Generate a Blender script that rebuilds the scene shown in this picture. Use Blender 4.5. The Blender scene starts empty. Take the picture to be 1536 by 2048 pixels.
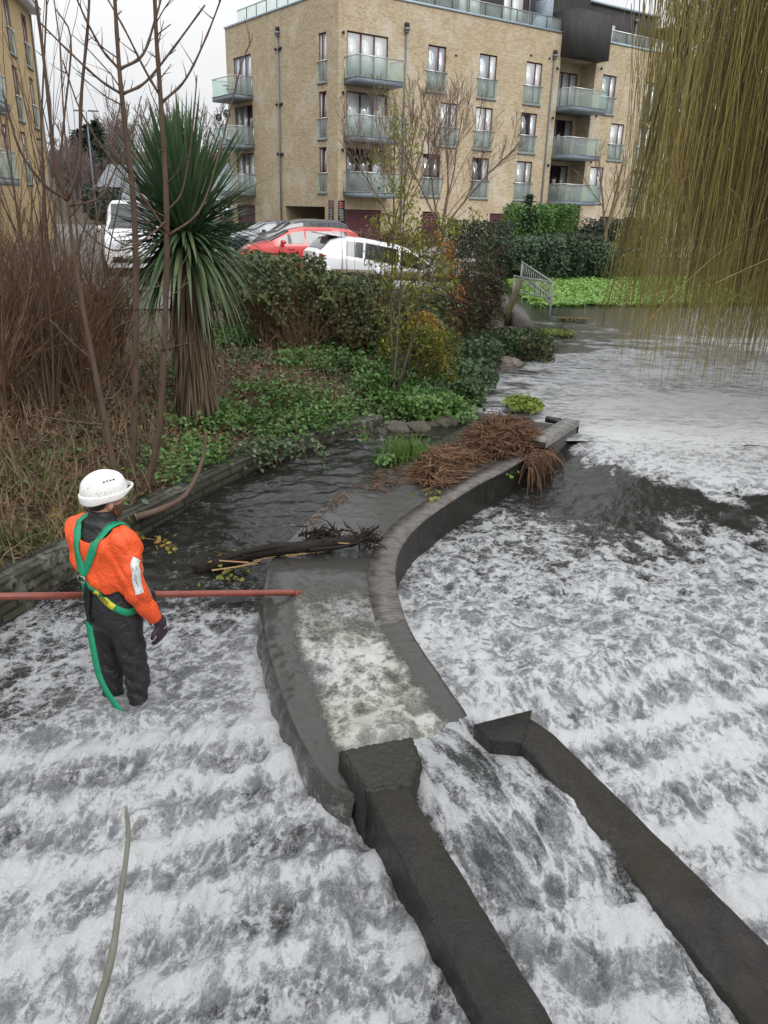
import bpy, bmesh, math, random
import numpy as np
from math import radians as RAD, sin, cos, pi
from mathutils import Vector, Matrix
SC = bpy.context.scene
COL = SC.collection
# ------------------------------------------------------------------ camera, sky, sun, exposure
H = 2.85
PITCH, ROLL, FPX = RAD(21.4), RAD(1.6), 1538.0
_F = np.array([0, cos(PITCH), -sin(PITCH)]); _r0 = np.array([1., 0, 0]); _u0 = np.array([0, sin(PITCH), cos(PITCH)])
_R = cos(ROLL) * _r0 + sin(ROLL) * _u0
_U = -sin(ROLL) * _r0 + cos(ROLL) * _u0
CAMP = np.array([0, 0, H])
cam_d = bpy.data.cameras.new('camera'); cam = bpy.data.objects.new('camera', cam_d); COL.objects.link(cam)
cam_d.sensor_fit = 'VERTICAL'; cam_d.sensor_height = 36; cam_d.sensor_width = 27
cam_d.lens = FPX / 2048 * 36; cam_d.clip_start = 0.05; cam_d.clip_end = 3000
cam.matrix_world = Matrix(((_R[0], _U[0], -_F[0], 0), (_R[1], _U[1], -_F[1], 0), (_R[2], _U[2], -_F[2], H), (0, 0, 0, 1)))
SC.camera = cam
SUN_EL, SUN_AZ = RAD(42), RAD(150)
w = bpy.data.worlds.new('World'); SC.world = w; w.use_nodes = True
nt = w.node_tree; nt.nodes.clear()
def _n(t, **k):
    n = nt.nodes.new(t)
    for a, b in k.items(): setattr(n, a, b)
    return n
sky = _n('ShaderNodeTexSky', sky_type='NISHITA', sun_disc=False, sun_elevation=SUN_EL, sun_rotation=SUN_AZ, dust_density=6.0, air_density=1.0)
hsv = _n('ShaderNodeHueSaturation'); hsv.inputs['Saturation'].default_value = 0.12
tcw = _n('ShaderNodeTexCoord'); mpw = _n('ShaderNodeMapping'); mpw.inputs['Scale'].default_value = (1, 1, 3.2)
nzw = _n('ShaderNodeTexNoise'); nzw.inputs['Scale'].default_value = 1.7; nzw.inputs['Detail'].default_value = 5; nzw.inputs['Roughness'].default_value = .5
rmp = _n('ShaderNodeValToRGB'); rmp.color_ramp.elements[0].position = .34; rmp.color_ramp.elements[0].color = (6.1, 6.45, 7.15, 1)
rmp.color_ramp.elements[1].position = .62; rmp.color_ramp.elements[1].color = (9.2, 9.3, 9.45, 1)
mxw = _n('ShaderNodeMix', data_type='RGBA'); mxw.inputs[0].default_value = 0.86      # the cloud deck hides most of the clear sky
bg = _n('ShaderNodeBackground'); bg.inputs['Strength'].default_value = 0.1
out = _n('ShaderNodeOutputWorld')
# an overcast sky is brighter overhead than at the horizon
spw = _n('ShaderNodeSeparateXYZ'); mrw = _n('ShaderNodeMapRange'); mlw = _n('ShaderNodeVectorMath', operation='SCALE')
for i_, v_ in ((1, .15), (2, 1.0), (3, .93), (4, 2.25)): mrw.inputs[i_].default_value = v_
L = nt.links.new
L(sky.outputs[0], hsv.inputs['Color']); L(tcw.outputs['Generated'], mpw.inputs[0]); L(mpw.outputs[0], nzw.inputs['Vector'])
L(nzw.outputs[0], rmp.inputs[0]); L(hsv.outputs[0], mxw.inputs[6]); L(rmp.outputs[0], mxw.inputs[7]); L(mxw.outputs[2], mlw.inputs[0]); L(tcw.outputs['Generated'], spw.inputs[0]); L(spw.outputs[2], mrw.inputs[0]); L(mrw.outputs[0], mlw.inputs['Scale']); L(mlw.outputs[0], bg.inputs[0]); L(bg.outputs[0], out.inputs[0])
sd = bpy.data.lights.new('sun', 'SUN'); sun = bpy.data.objects.new('sun', sd); COL.objects.link(sun)
sd.energy = 0.8; sd.angle = RAD(25); sd.color = (1, .97, .93)
sdir = Vector((sin(SUN_AZ) * cos(SUN_EL), cos(SUN_AZ) * cos(SUN_EL), sin(SUN_EL)))
sun.rotation_euler = sdir.to_track_quat('Z', 'Y').to_euler()
SC.view_settings.view_transform = 'Standard'; SC.view_settings.look = 'None'
SC.view_settings.exposure = 0.24; SC.view_settings.gamma = 1.0
SC.cycles.max_bounces = 6; SC.cycles.transparent_max_bounces = 12; SC.cycles.caustics_reflective = False; SC.cycles.caustics_refractive = False
SC.cycles.use_denoising = True
# ------------------------------------------------------------------ pixel helpers (photo pixels -> real points)
def ray(x, y): return FPX * _F + (x - 768) * _R - (y - 1024) * _U
def onz(x, y, z):
    d = ray(x, y); return CAMP + d * (z - H) / d[2]
def ony(x, y, Y):
    d = ray(x, y); return CAMP + d * Y / d[1]
def onpl(x, y, p0, n):
    d = ray(x, y); return CAMP + d * (np.dot(np.asarray(p0) - CAMP, n) / np.dot(d, n))
# ------------------------------------------------------------------ object helpers
def tag(o, label=None, cat=None, group=None, kind=None):
    if label: o['label'] = label
    if cat: o['category'] = cat
    if group: o['group'] = group
    if kind: o['kind'] = kind
    return o
def empty(name, loc=(0, 0, 0), label=None, cat=None, group=None, rz=0):
    o = bpy.data.objects.new(name, None); COL.objects.link(o); o.location = loc; o.rotation_euler = (0, 0, rz); o.empty_display_size = .1
    return tag(o, label, cat, group)
def mk(name, V, Fs, mat, parent=None, smooth=False, attrs=None):
    """V (n,3) array, Fs: array (m,k) or list of arrays/lists -> ONE mesh object; coordinates are in the parent's space"""
    me = bpy.data.meshes.new(name)
    V = np.asarray(V, dtype=np.float32).reshape(-1, 3)
    if isinstance(Fs, np.ndarray): Fs = [Fs]
    if len(Fs) and not isinstance(Fs[0], np.ndarray): 
        d = {}
        for f in Fs: d.setdefault(len(f), []).append(f)
        Fs = [np.array(v) for v in d.values()]
    Fs = [f for f in Fs if len(f)]
    tot = np.concatenate([np.full(len(f), f.shape[1]) for f in Fs]) if Fs else np.zeros(0, int)
    idx = np.concatenate([f.ravel() for f in Fs]) if Fs else np.zeros(0, int)
    me.vertices.add(len(V)); me.vertices.foreach_set('co', V.ravel())
    me.loops.add(len(idx)); me.loops.foreach_set('vertex_index', idx.astype(np.int32))
    me.polygons.add(len(tot)); st = np.concatenate([[0], np.cumsum(tot)[:-1]]) if len(tot) else tot
    me.polygons.foreach_set('loop_start', st.astype(np.int32))
    if smooth: me.polygons.foreach_set('use_smooth', np.ones(len(tot), bool))
    me.update(calc_edges=True)
    for k, a in (attrs or {}).items():
        a = np.asarray(a, dtype=np.float32)
        if a.ndim == 1: at = me.attributes.new(k, 'FLOAT', 'POINT'); at.data.foreach_set('value', a)
        else: at = me.attributes.new(k, 'FLOAT_VECTOR', 'POINT'); at.data.foreach_set('vector', a.ravel())
    if mat: me.materials.append(mat)
    o = bpy.data.objects.new(name, me); COL.objects.link(o)
    if parent: o.parent = parent
    return o
class MB:
    """collects shapes, links them as one mesh"""
    def __init__(s): s.V = []; s.F = []; s.n = 0
    def add(s, V, F):
        V = np.asarray(V, float).reshape(-1, 3)
        for f in F: s.F.append([i + s.n for i in f])
        s.V.append(V); s.n += len(V); return s
    def box(s, a, b, M=None):
        (x0, y0, z0), (x1, y1, z1) = a, b
        V = np.array([(x0, y0, z0), (x1, y0, z0), (x1, y1, z0), (x0, y1, z0), (x0, y0, z1), (x1, y0, z1), (x1, y1, z1), (x0, y1, z1)])
        if M is not None: V = M(V)
        return s.add(V, [(0, 3, 2, 1), (4, 5, 6, 7), (0, 1, 5, 4), (1, 2, 6, 5), (2, 3, 7, 6), (3, 0, 4, 7)])
    def bar(s, p, q, wd, ht=None, up=(0, 0, 1)):
        p, q = np.array(p, float), np.array(q, float); ht = ht or wd
        t = (q - p) / np.linalg.norm(q - p); u = np.array(up, float)
        if abs(t @ u) > .98: u = np.array([0, 1., 0])
        sd_ = np.cross(t, u); sd_ /= np.linalg.norm(sd_); u = np.cross(sd_, t)
        c = [(-1, -1), (1, -1), (1, 1), (-1, 1)]
        V = [e + sd_ * a * wd / 2 + u * b * ht / 2 for e in (p, q) for a, b in c]
        return s.add(V, [(3, 2, 1, 0), (4, 5, 6, 7), (0, 1, 5, 4), (1, 2, 6, 5), (2, 3, 7, 6), (3, 0, 4, 7)])
    def tube(s, P, r, n=8, cap=True):
        V, F = tube_arr(np.asarray(P, float), r, n); F = [list(f) for f in F]
        if cap: F += [list(range(n))[::-1], [len(V) - n + i for i in range(n)]]
        return s.add(V, F)
    def build(s, name, mat, parent=None, smooth=False):
        return mk(name, np.concatenate(s.V), s.F, mat, parent, smooth)
def frames(P):
    T = np.gradient(P, axis=0); T /= np.linalg.norm(T, axis=1, keepdims=True) + 1e-9
    ref = np.tile([0., 0, 1], (len(P), 1)); bad = abs(T[:, 2]) > .9; 
    if bad.mean() > .5: ref[:] = (1, 0, 0)
    else: ref[bad] = (0.3, 1, 0.1)
    N = np.cross(T, ref); N /= np.linalg.norm(N, axis=1, keepdims=True) + 1e-9
    for i in range(1, len(N)):
        if N[i] @ N[i - 1] < 0: N[i] *= -1
    B = np.cross(T, N); return T, N, B
def tube_arr(P, r, n=8):
    T, N, B = frames(P); r = np.broadcast_to(np.asarray(r, float), (len(P),)); a = np.arange(n) * 2 * pi / n
    V = (P[:, None] + (N[:, None] * np.cos(a)[None, :, None] + B[:, None] * np.sin(a)[None, :, None]) * r[:, None, None]).reshape(-1, 3)
    i = np.arange(len(P) - 1)[:, None] * n; k = np.arange(n)[None]; k2 = (k + 1) % n
    F = np.stack([i + k, i + k2, i + n + k2, i + n + k], -1).reshape(-1, 4); return V, F
def spline(P, m):
    """Catmull-Rom through the points, m samples"""
    P = np.asarray(P, float); n = len(P); Q = np.vstack([2 * P[0] - P[1], P, 2 * P[-1] - P[-2]])
    t = np.linspace(0, n - 1 - 1e-9, m); i = t.astype(int); f = (t - i)[:, None]
    a, b, c, d = Q[i], Q[i + 1], Q[i + 2], Q[i + 3]
    return .5 * (2 * b + (c - a) * f + (2 * a - 5 * b + 4 * c - d) * f ** 2 + (3 * b - a - 3 * c + d) * f ** 3)
def join_tubes(lst, n=4):
    """lst of (P, radii) -> V,F arrays"""
    Vs, Fs, k = [], [], 0
    for P, r in lst:
        V, F = tube_arr(P, r, n); Vs.append(V); Fs.append(F + k); k += len(V)
    return np.concatenate(Vs), np.concatenate(Fs)
def hash2(i, j, s):
    h = (i.astype(np.int64) * 374761393 + j.astype(np.int64) * 668265263 + s * 1442695041) & 0x7fffffff
    h = ((h ^ (h >> 13)) * 1274126177) & 0x7fffffff; return ((h ^ (h >> 16)) & 0xffff) / 65535.0
def vnoise(x, y, s=0):
    x, y = np.asarray(x, float), np.asarray(y, float); i, j = np.floor(x), np.floor(y); f, g = x - i, y - j
    f = f * f * f * (f * (f * 6 - 15) + 10); g = g * g * g * (g * (g * 6 - 15) + 10)
    a, b, c, d = hash2(i, j, s), hash2(i + 1, j, s), hash2(i, j + 1, s), hash2(i + 1, j + 1, s)
    return (a * (1 - f) + b * f) * (1 - g) + (c * (1 - f) + d * f) * g
def fbm(x, y, o=4, s=0, g=.5):
    t, a, n = 0, 1, 0
    for k in range(o):
        t = t + a * vnoise(x * 2 ** k + 17.3 * k, y * 2 ** k - 9.1 * k, s + k); n += a; a *= g
    return t / n
def sstep(a, b, x): t = np.clip((x - a) / (b - a), 0, 1); return t * t * (3 - 2 * t)
def seg_dist(x, y, P):
    """distance to a polyline, signed + on its left side"""
    best = np.full(np.shape(x), 1e9); sg = np.ones(np.shape(x))
    for (ax, ay), (bx, by) in zip(P[:-1], P[1:]):
        dx, dy = bx - ax, by - ay; t = np.clip(((x - ax) * dx + (y - ay) * dy) / (dx * dx + dy * dy), 0, 1)
        d = np.hypot(x - ax - t * dx, y - ay - t * dy); m = d < best - 1e-9
        best = np.where(m, d, best); sg = np.where(m, np.sign(dx * (y - ay) - dy * (x - ax)), sg)
    return best * np.where(sg == 0, 1, sg)
def inpoly(x, y, P):
    c = np.zeros(np.shape(x), bool)
    for (ax, ay), (bx, by) in zip(P, P[1:] + P[:1]):
        m = ((ay > y) != (by > y)) & (x < (bx - ax) * (y - ay) / (by - ay + 1e-12) + ax); c ^= m
    return c
def grid_faces(nx, ny):
    i = np.arange(ny - 1)[:, None] * nx; j = np.arange(nx - 1)[None]
    return np.stack([i + j, i + j + 1, i + nx + j + 1, i + nx + j], -1).reshape(-1, 4)
def dup(o, parent=None):
    c = o.copy(); COL.objects.link(c); c.parent = parent
    for ch in list(o.children): dup(ch, c)
    return c
# ------------------------------------------------------------------ material helpers
class NT:
    def __init__(s, name):
        s.m = bpy.data.materials.new(name); s.m.use_nodes = True; s.t = s.m.node_tree
        s.p = s.t.nodes['Principled BSDF']; s.out = s.t.nodes['Material Output']
    def n(s, t, ins=None, **k):
        n = s.t.nodes.new(t)
        for a, b in k.items(): setattr(n, a, b)
        for a, b in (ins or {}).items(): s.set(n.inputs[a], b)
        return n
    def set(s, i, v):
        if isinstance(v, bpy.types.NodeSocket): s.t.links.new(v, i)
        elif isinstance(v, bpy.types.Node): s.t.links.new(v.outputs[0], i)
        else: i.default_value = v
    def coord(s, sc=(1, 1, 1), kind='Object', rot=(0, 0, 0)):
        c = s.n('ShaderNodeTexCoord'); return s.n('ShaderNodeMapping', {0: c.outputs[kind], 2: rot, 3: sc}).outputs[0]
    def attr(s, nm, k=0): return s.n('ShaderNodeAttribute', attribute_name=nm).outputs['Vector' if k == 'v' else 'Fac']
    def noise(s, v, sc, det=4, ro=.55, dist=0): return s.n('ShaderNodeTexNoise', {'Vector': v, 'Scale': sc, 'Detail': det, 'Roughness': ro, 'Distortion': dist}).outputs[0]
    def vor(s, v, sc, feat='F1', out=0, rnd=1): return s.n('ShaderNodeTexVoronoi', {'Vector': v, 'Scale': sc, 'Randomness': rnd}, feature=feat).outputs[out]
    def ramp(s, f, stops, interp='LINEAR'):
        r = s.n('ShaderNodeValToRGB', {0: f}); cr = r.color_ramp; cr.interpolation = interp
        while len(cr.elements) < len(stops): cr.elements.new(.5)
        for e, (p, c) in zip(cr.elements, stops): e.position = p; e.color = (c, c, c, 1) if np.isscalar(c) else (*c, 1)
        return r.outputs[0]
    def mix(s, f, a, b, mode='MIX'):
        n = s.n('ShaderNodeMix', data_type='RGBA', blend_type=mode); s.set(n.inputs[0], f)
        for i, v in ((6, a), (7, b)):
            if isinstance(v, tuple): v = (*v, 1)
            s.set(n.inputs[i], v)
        return n.outputs[2]
    def math(s, op, a, b=0, c=0, clamp=False):
        n = s.n('ShaderNodeMath', operation=op, use_clamp=clamp)
        for i, v in enumerate((a, b, c)): s.set(n.inputs[i], v)
        return n.outputs[0]
    def vmath(s, op, a, b=(0, 0, 0)):
        n = s.n('ShaderNodeVectorMath', operation=op); s.set(n.inputs[0], a); s.set(n.inputs[3 if op == 'SCALE' else 1], b); return n.outputs[0]
    def maprange(s, v, a, b, c=0, d=1): return s.n('ShaderNodeMapRange', {0: v, 1: a, 2: b, 3: c, 4: d}, interpolation_type='SMOOTHSTEP').outputs[0]
    def bump(s, h, st=.3, d=.02): s.set(s.p.inputs['Normal'], s.n('ShaderNodeBump', {'Strength': st, 'Distance': d, 'Height': h}).outputs[0])
    def col(s, c): s.set(s.p.inputs['Base Color'], (*c, 1) if isinstance(c, tuple) else c); return s
    def rough(s, r): s.set(s.p.inputs['Roughness'], r); return s
    def island(s): return s.n('ShaderNodeNewGeometry').outputs['Random Per Island']
def simple(name, c, ro=.6, metal=0, var=.25, sc=6, bump=.0):
    """a plain paint or metal with faint uneven wear"""
    m = NT(name); v = m.coord(); n = m.noise(v, sc, 5)
    a = tuple(min(1, x * (1 + var)) for x in c); b = tuple(x * (1 - var) for x in c)
    m.col(m.ramp(n, [(.3, b), (.7, a)])); m.rough(m.math('ADD', m.math('MULTIPLY', n, .2), ro - .1)); m.p.inputs['Metallic'].default_value = metal
    if bump: m.bump(m.noise(v, sc * 6, 4), bump, .01)
    return m.m
def leafmat(name, cols, ro=.5, trans=.25, clump=2.2):
    """leaf colours vary leaf by leaf"""
    m = NT(name); k = len(cols); f_ = m.math('ADD', m.math('MULTIPLY', m.island(), .6), m.math('MULTIPLY_ADD', m.noise(m.coord(), clump, 3, .6), 1.5, -.55), clamp=True); c = m.ramp(f_, [(i / max(1, k - 1), x) for i, x in enumerate(cols)])
    m.col(c).rough(ro); m.p.inputs['Specular IOR Level'].default_value = .35
    if trans:
        tr = m.n('ShaderNodeBsdfTranslucent', {0: c}); ms = m.n('ShaderNodeMixShader', {0: trans}); m.t.links.new(m.p.outputs[0], ms.inputs[1]); m.t.links.new(tr.outputs[0], ms.inputs[2]); m.t.links.new(ms.outputs[0], m.out.inputs[0])
    return m.m
def barkmat(name, a, b, sc=20):
    m = NT(name); v = m.coord((1, 1, .25)); n = m.noise(v, sc, 5, .65); i = m.island()
    c = m.mix(m.math('MULTIPLY', i, .6), m.ramp(n, [(.3, a), (.7, b)]), b); m.col(c).rough(.8); m.p.inputs['Specular IOR Level'].default_value = .25; m.bump(n, .4, .01); return m.m
rng = np.random.default_rng(7)
# ================================================================== TERRAIN, WATER, WEIR
LB = [(-6.5, -6), (-4.55, -.6), (-3.9, .8), (-3.2, 2.8), (-2.57, 4.62), (-2.0, 6.1), (-1.64, 7.0), (-1.22, 7.9), (-.76, 8.6), (-.2, 9.2), (.17, 9.29), (.62, 9.6), (1.0, 9.95), (1.3, 10.7), (1.34, 13.2), (2.06, 14.2), (2.97, 16.4), (3.75, 19.5), (4.3, 24), (4.55, 32.6), (6.5, 34.3), (11.8, 36.7), (20, 39.5), (60, 55), (140, 85)]
RB = [(7.5, -6), (7.6, 6), (8.6, 12), (12, 20), (18, 28), (34, 38), (60, 49), (140, 78)]
PL = [(-.09, 2.83), (-.225, 2.92), (-.33, 3.1), (-.52, 3.56), (-.71, 4.18), (-.81, 4.71), (-.85, 5.27), (-.73, 5.85), (-.58, 6.44), (-.25, 7.21), (.16, 7.82), (.78, 9.06), (1.25, 9.9)]
PR = [(.54, 3.3), (.42, 3.63), (.33, 3.9), (.22, 4.24), (.14, 4.63), (.10, 5.09), (.13, 5.54), (.27, 6.01), (.51, 6.5), (.95, 7.23), (1.19, 7.56), (1.61, 8.22), (1.93, 8.74), (2.45, 9.6)]
CREST = [(9, 6.7), (6, 6.95), (3.94, 7.5), (3.34, 7.75), (2.91, 8.07), (2.45, 8.7), (2.3, 9.6)]
RIVER = LB + RB[::-1]
def land_z(x, y):
    d = seg_dist(x, y, LB); dr = seg_dist(x, y, RB)
    dl = abs(d); walled = y < 9.25
    z1 = .41 + .34 * sstep(.1, 3.0, dl) + .10 * (fbm(x * 1.3, y * 1.3, 4, 3) - .5) * sstep(.2, 1.2, dl) * (1 - sstep(6, 9, dl) * .9)
    z2 = .22 + .53 * sstep(0, 1.6, dl) + .16 * (fbm(x * .9, y * .9, 4, 5) - .5) * (1 - sstep(2.5, 5, dl))
    z = np.where(walled, z1, z2)
    zr = .25 + .9 * sstep(0, 2.5, abs(dr)) + .1 * fbm(x, y, 3, 9)
    z = np.where(abs(dr) < dl, zr, z)
    ramp = np.clip(.80 - .153 * (x + 1.2), .2, .8); k = sstep(17.6, 18.6, y) * sstep(25, 23.5, y) * sstep(-2.0, -1.2, x) * sstep(-.1, .2, dl); z = z * (1 - k) + ramp * k
    z = np.where(y > 70, .75 + 16 * sstep(90, 230, y + .25 * x) , z)
    return z
def make_ground():
    def ax(a, b, st, lo, hi, g=1.18):
        c = list(np.arange(a, b, st)); s = st; v = b
        while v < hi: c.append(v); s *= g; v += s
        s = st; v = a
        while v > lo: s *= g; v -= s; c.insert(0, v)
        return np.array(c)
    xs = ax(-6, 4.7, .09, -700, 700); ys = ax(.2, 17, .1, -60, 900)
    X, Y = np.meshgrid(xs, ys); Z = land_z(X, Y)
    ins = inpoly(X, Y, RIVER); dl = abs(seg_dist(X, Y, LB)); 
    Z = np.where(ins, np.where(Y > 9.3, .1 - 1.6 * sstep(0, .7, dl), -1.5), Z)
    wall_zone = (~ins) & (Y < 9.25) & (dl < .16); Z = np.where(wall_zone, -1.5, Z)
    m = NT('earth'); v = m.coord(); n = m.noise(v, 1.2, 6, .6); n2 = m.noise(v, 22, 5, .7); n3 = m.vor(v, 55, out=1)
    c = m.ramp(n2, [(.3, (.022, .014, .008)), (.5, (.06, .038, .02)), (.7, (.12, .085, .05))]); c = m.mix(m.maprange(n, .48, .62), c, m.ramp(n2, [(.35, (.02, .03, .01)), (.65, (.06, .075, .025))]))
    c = m.mix(.25, c, n3, 'OVERLAY'); m.col(c).rough(.9); m.bump(n2, .6, .03)
    o = mk('ground', np.stack([X, Y, Z], -1).reshape(-1, 3), grid_faces(len(xs), len(ys)), m.m, None, True); tag(o, kind='structure')
make_ground()
# car park
m = NT('asphalt'); v = m.coord(); n = m.noise(v, .5, 5); g = m.noise(v, 60, 3, .7)
m.col(m.mix(m.math('MULTIPLY', g, .5), m.ramp(n, [(.3, (.07, .07, .072)), (.7, (.12, .118, .112))]), (.16, .155, .15))).rough(.75); m.bump(g, .2, .01); M_ASPH = m.m
m = NT('paving'); v = m.coord(); b = m.n('ShaderNodeTexBrick', {'Vector': v, 'Color1': (.34, .31, .27, 1), 'Color2': (.27, .25, .22, 1), 'Mortar': (.16, .15, .13, 1), 'Scale': 1.0, 'Mortar Size': .008, 'Brick Width': .2, 'Row Height': .1})
m.col(m.mix(m.maprange(m.noise(v, .6, 5), .35, .7), b.outputs[0], (.2, .19, .165))).rough(.8); M_PAVE = m.m
cp = [(-30, 16.5), (-5.5, 16.5), (-1.8, 17.6), (-1.4, 18.2), (-1.4, 24.9), (2.9, 25.4), (3.2, 34.5), (-1.5, 46), (-12.5, 62), (-16, 80), (-40, 80), (-40, 30)]
o = mk('car_park', [(x, y, .79) for x, y in cp] , [list(range(len(cp)))], M_ASPH); tag(o, kind='structure')
fp = [(-1.5, 46.2), (3.4, 36), (9, 40), (16, 46), (30, 58), (36, 72), (-3.3, 50.0)]
o = mk('pavement', [(x, y, .80) for x, y in fp], [list(range(len(fp)))], M_PAVE); tag(o, kind='structure')
# ------------------------------------------------------------------ water
def watermat(name, dark=(.013, .0125, .010), grey=(.145, .152, .165), white=(.385, .39, .392), sc=6.5, webs=.3, cream=0, fine=1.0, amp=1.0, ripple=.35, big=1.0, soft=0.0):
    """dark water under foam: filaments, patches and froth at several sizes, more of them where the 'foam' attribute is high"""
    m = NT(name); co = m.attr('flow', 'v'); f = m.attr('foam'); ob = m.coord()
    def warp(v, k, a, det=3):
        wp = m.n('ShaderNodeTexNoise', {'Vector': v, 'Scale': k, 'Detail': det, 'Roughness': .6}); s_ = m.n('ShaderNodeVectorMath', operation='SCALE'); m.set(s_.inputs[0], m.vmath('SUBTRACT', wp.outputs['Color'], (.5, .5, .5))); s_.inputs[3].default_value = a; return m.vmath('ADD', v, s_.outputs[0])
    wv = warp(co, 3.2, .16); wf = warp(wv, 13, .03, 2); hf = m.maprange(f, .25, .65)
    n = m.noise(wv, sc * .8, 5, .6, .3); n2 = m.noise(wf, sc * 3.4, 5, .66, .2); n3 = m.noise(ob, 62, 5, .72, .4)
    def ridge(v, k, det, pw, ro=.55): x = m.noise(v, k, det, ro, .2); x = m.math('ABSOLUTE', m.math('MULTIPLY_ADD', x, 2, -1)); return m.math('POWER', m.math('SUBTRACT', 1, m.math('MULTIPLY', x, 2.4), clamp=True), pw)
    r1 = ridge(wf, sc * .9, 3, 2.4); r2 = ridge(wf, sc * 2.6, 4, 2.0, .6)
    t = m.math('MULTIPLY_ADD', m.math('SUBTRACT', n, .5), m.math('MULTIPLY_ADD', hf, -.60 * amp * big, 1.15 * amp * big), f)
    t = m.math('MULTIPLY_ADD', m.math('SUBTRACT', n2, .5), m.math('MULTIPLY_ADD', hf, .15 * amp, .85 * amp), t)
    t = m.math('MULTIPLY_ADD', m.math('SUBTRACT', n3, .5), m.math('MULTIPLY_ADD', hf, -.25, 1.0 * fine), t)
    lw = m.math('MULTIPLY', m.maprange(f, .02, .35), webs); t = m.math('MULTIPLY_ADD', r1, lw, t); t = m.math('MULTIPLY_ADD', r2, m.math('MULTIPLY', lw, .75), t)
    bn = m.noise(ob, 120, 3, .75); t = m.math('MULTIPLY_ADD', m.math('SUBTRACT', bn, .5), m.math('MULTIPLY_ADD', m.maprange(f, .05, .6), .50, .15), t)
    cov = m.maprange(t, .30 - soft * .4, m.math('MULTIPLY_ADD', hf, .55, .66 + soft))
    base = m.mix(m.math('MULTIPLY', m.maprange(t, -.15, .5), hf), m.mix(m.math('MULTIPLY', hf, .45), dark, grey), grey)
    wh = m.mix(m.maprange(t, .55, 1.3), tuple(x * .74 for x in white), tuple(x * 1.12 for x in white))
    if cream: wh = m.mix(m.math('MULTIPLY', m.maprange(n, .40, .62, 1, 0), cream), wh, (.30, .29, .205))
    m.col(m.mix(cov, base, wh)); m.rough(m.math('MULTIPLY_ADD', cov, .6, .06)); m.p.inputs['IOR'].default_value = 1.33
    froth = m.math('MULTIPLY', m.math('ADD', m.math('MULTIPLY', cov, .5), m.math('MULTIPLY', n2, .7)), m.math('MULTIPLY_ADD', hf, .8, .2)); hb = m.math('ADD', froth, m.math('MULTIPLY', m.noise(wv, sc * 2.2, 3, .5), ripple)); hb = m.math('MULTIPLY_ADD', n3, m.math('MULTIPLY', cov, .45), hb); m.bump(hb, .8, .03)
    return m.m
def axis(a, b, f):
    v = [a]
    while v[-1] < b: v.append(v[-1] + f(v[-1]))
    return np.array(v)
def stair(q, q0, st, drop, n=9):
    """height of water running down n steps; also the phase inside the step"""
    k = np.clip((q0 - q) / st, 0, n); i = np.floor(k); f = k - i
    return -drop * (i + sstep(.0, .62, f)) * (k > 0) , np.where(k > 0, f, 0), k
def chan_z(x, y):
    z = np.interp(y, [3.6, 3.9, 4.6, 5.5, 6.6, 8.0, 12], [.11, .11, .14, .20, .26, .30, .30])
    q = y - .17 * x + .05 * np.sin(x * 2.1) + .17 * (fbm(x * 1.5, y * .9, 3, 44) - .5) * 2
    s, ph, k = stair(q, 3.98, .37, .055); nw = sstep(-1.3, -.25, x); return z + s * (1 - .62 * nw) + .11 * nw * sstep(5.0, 4.0, y), q, ph, k
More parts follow.
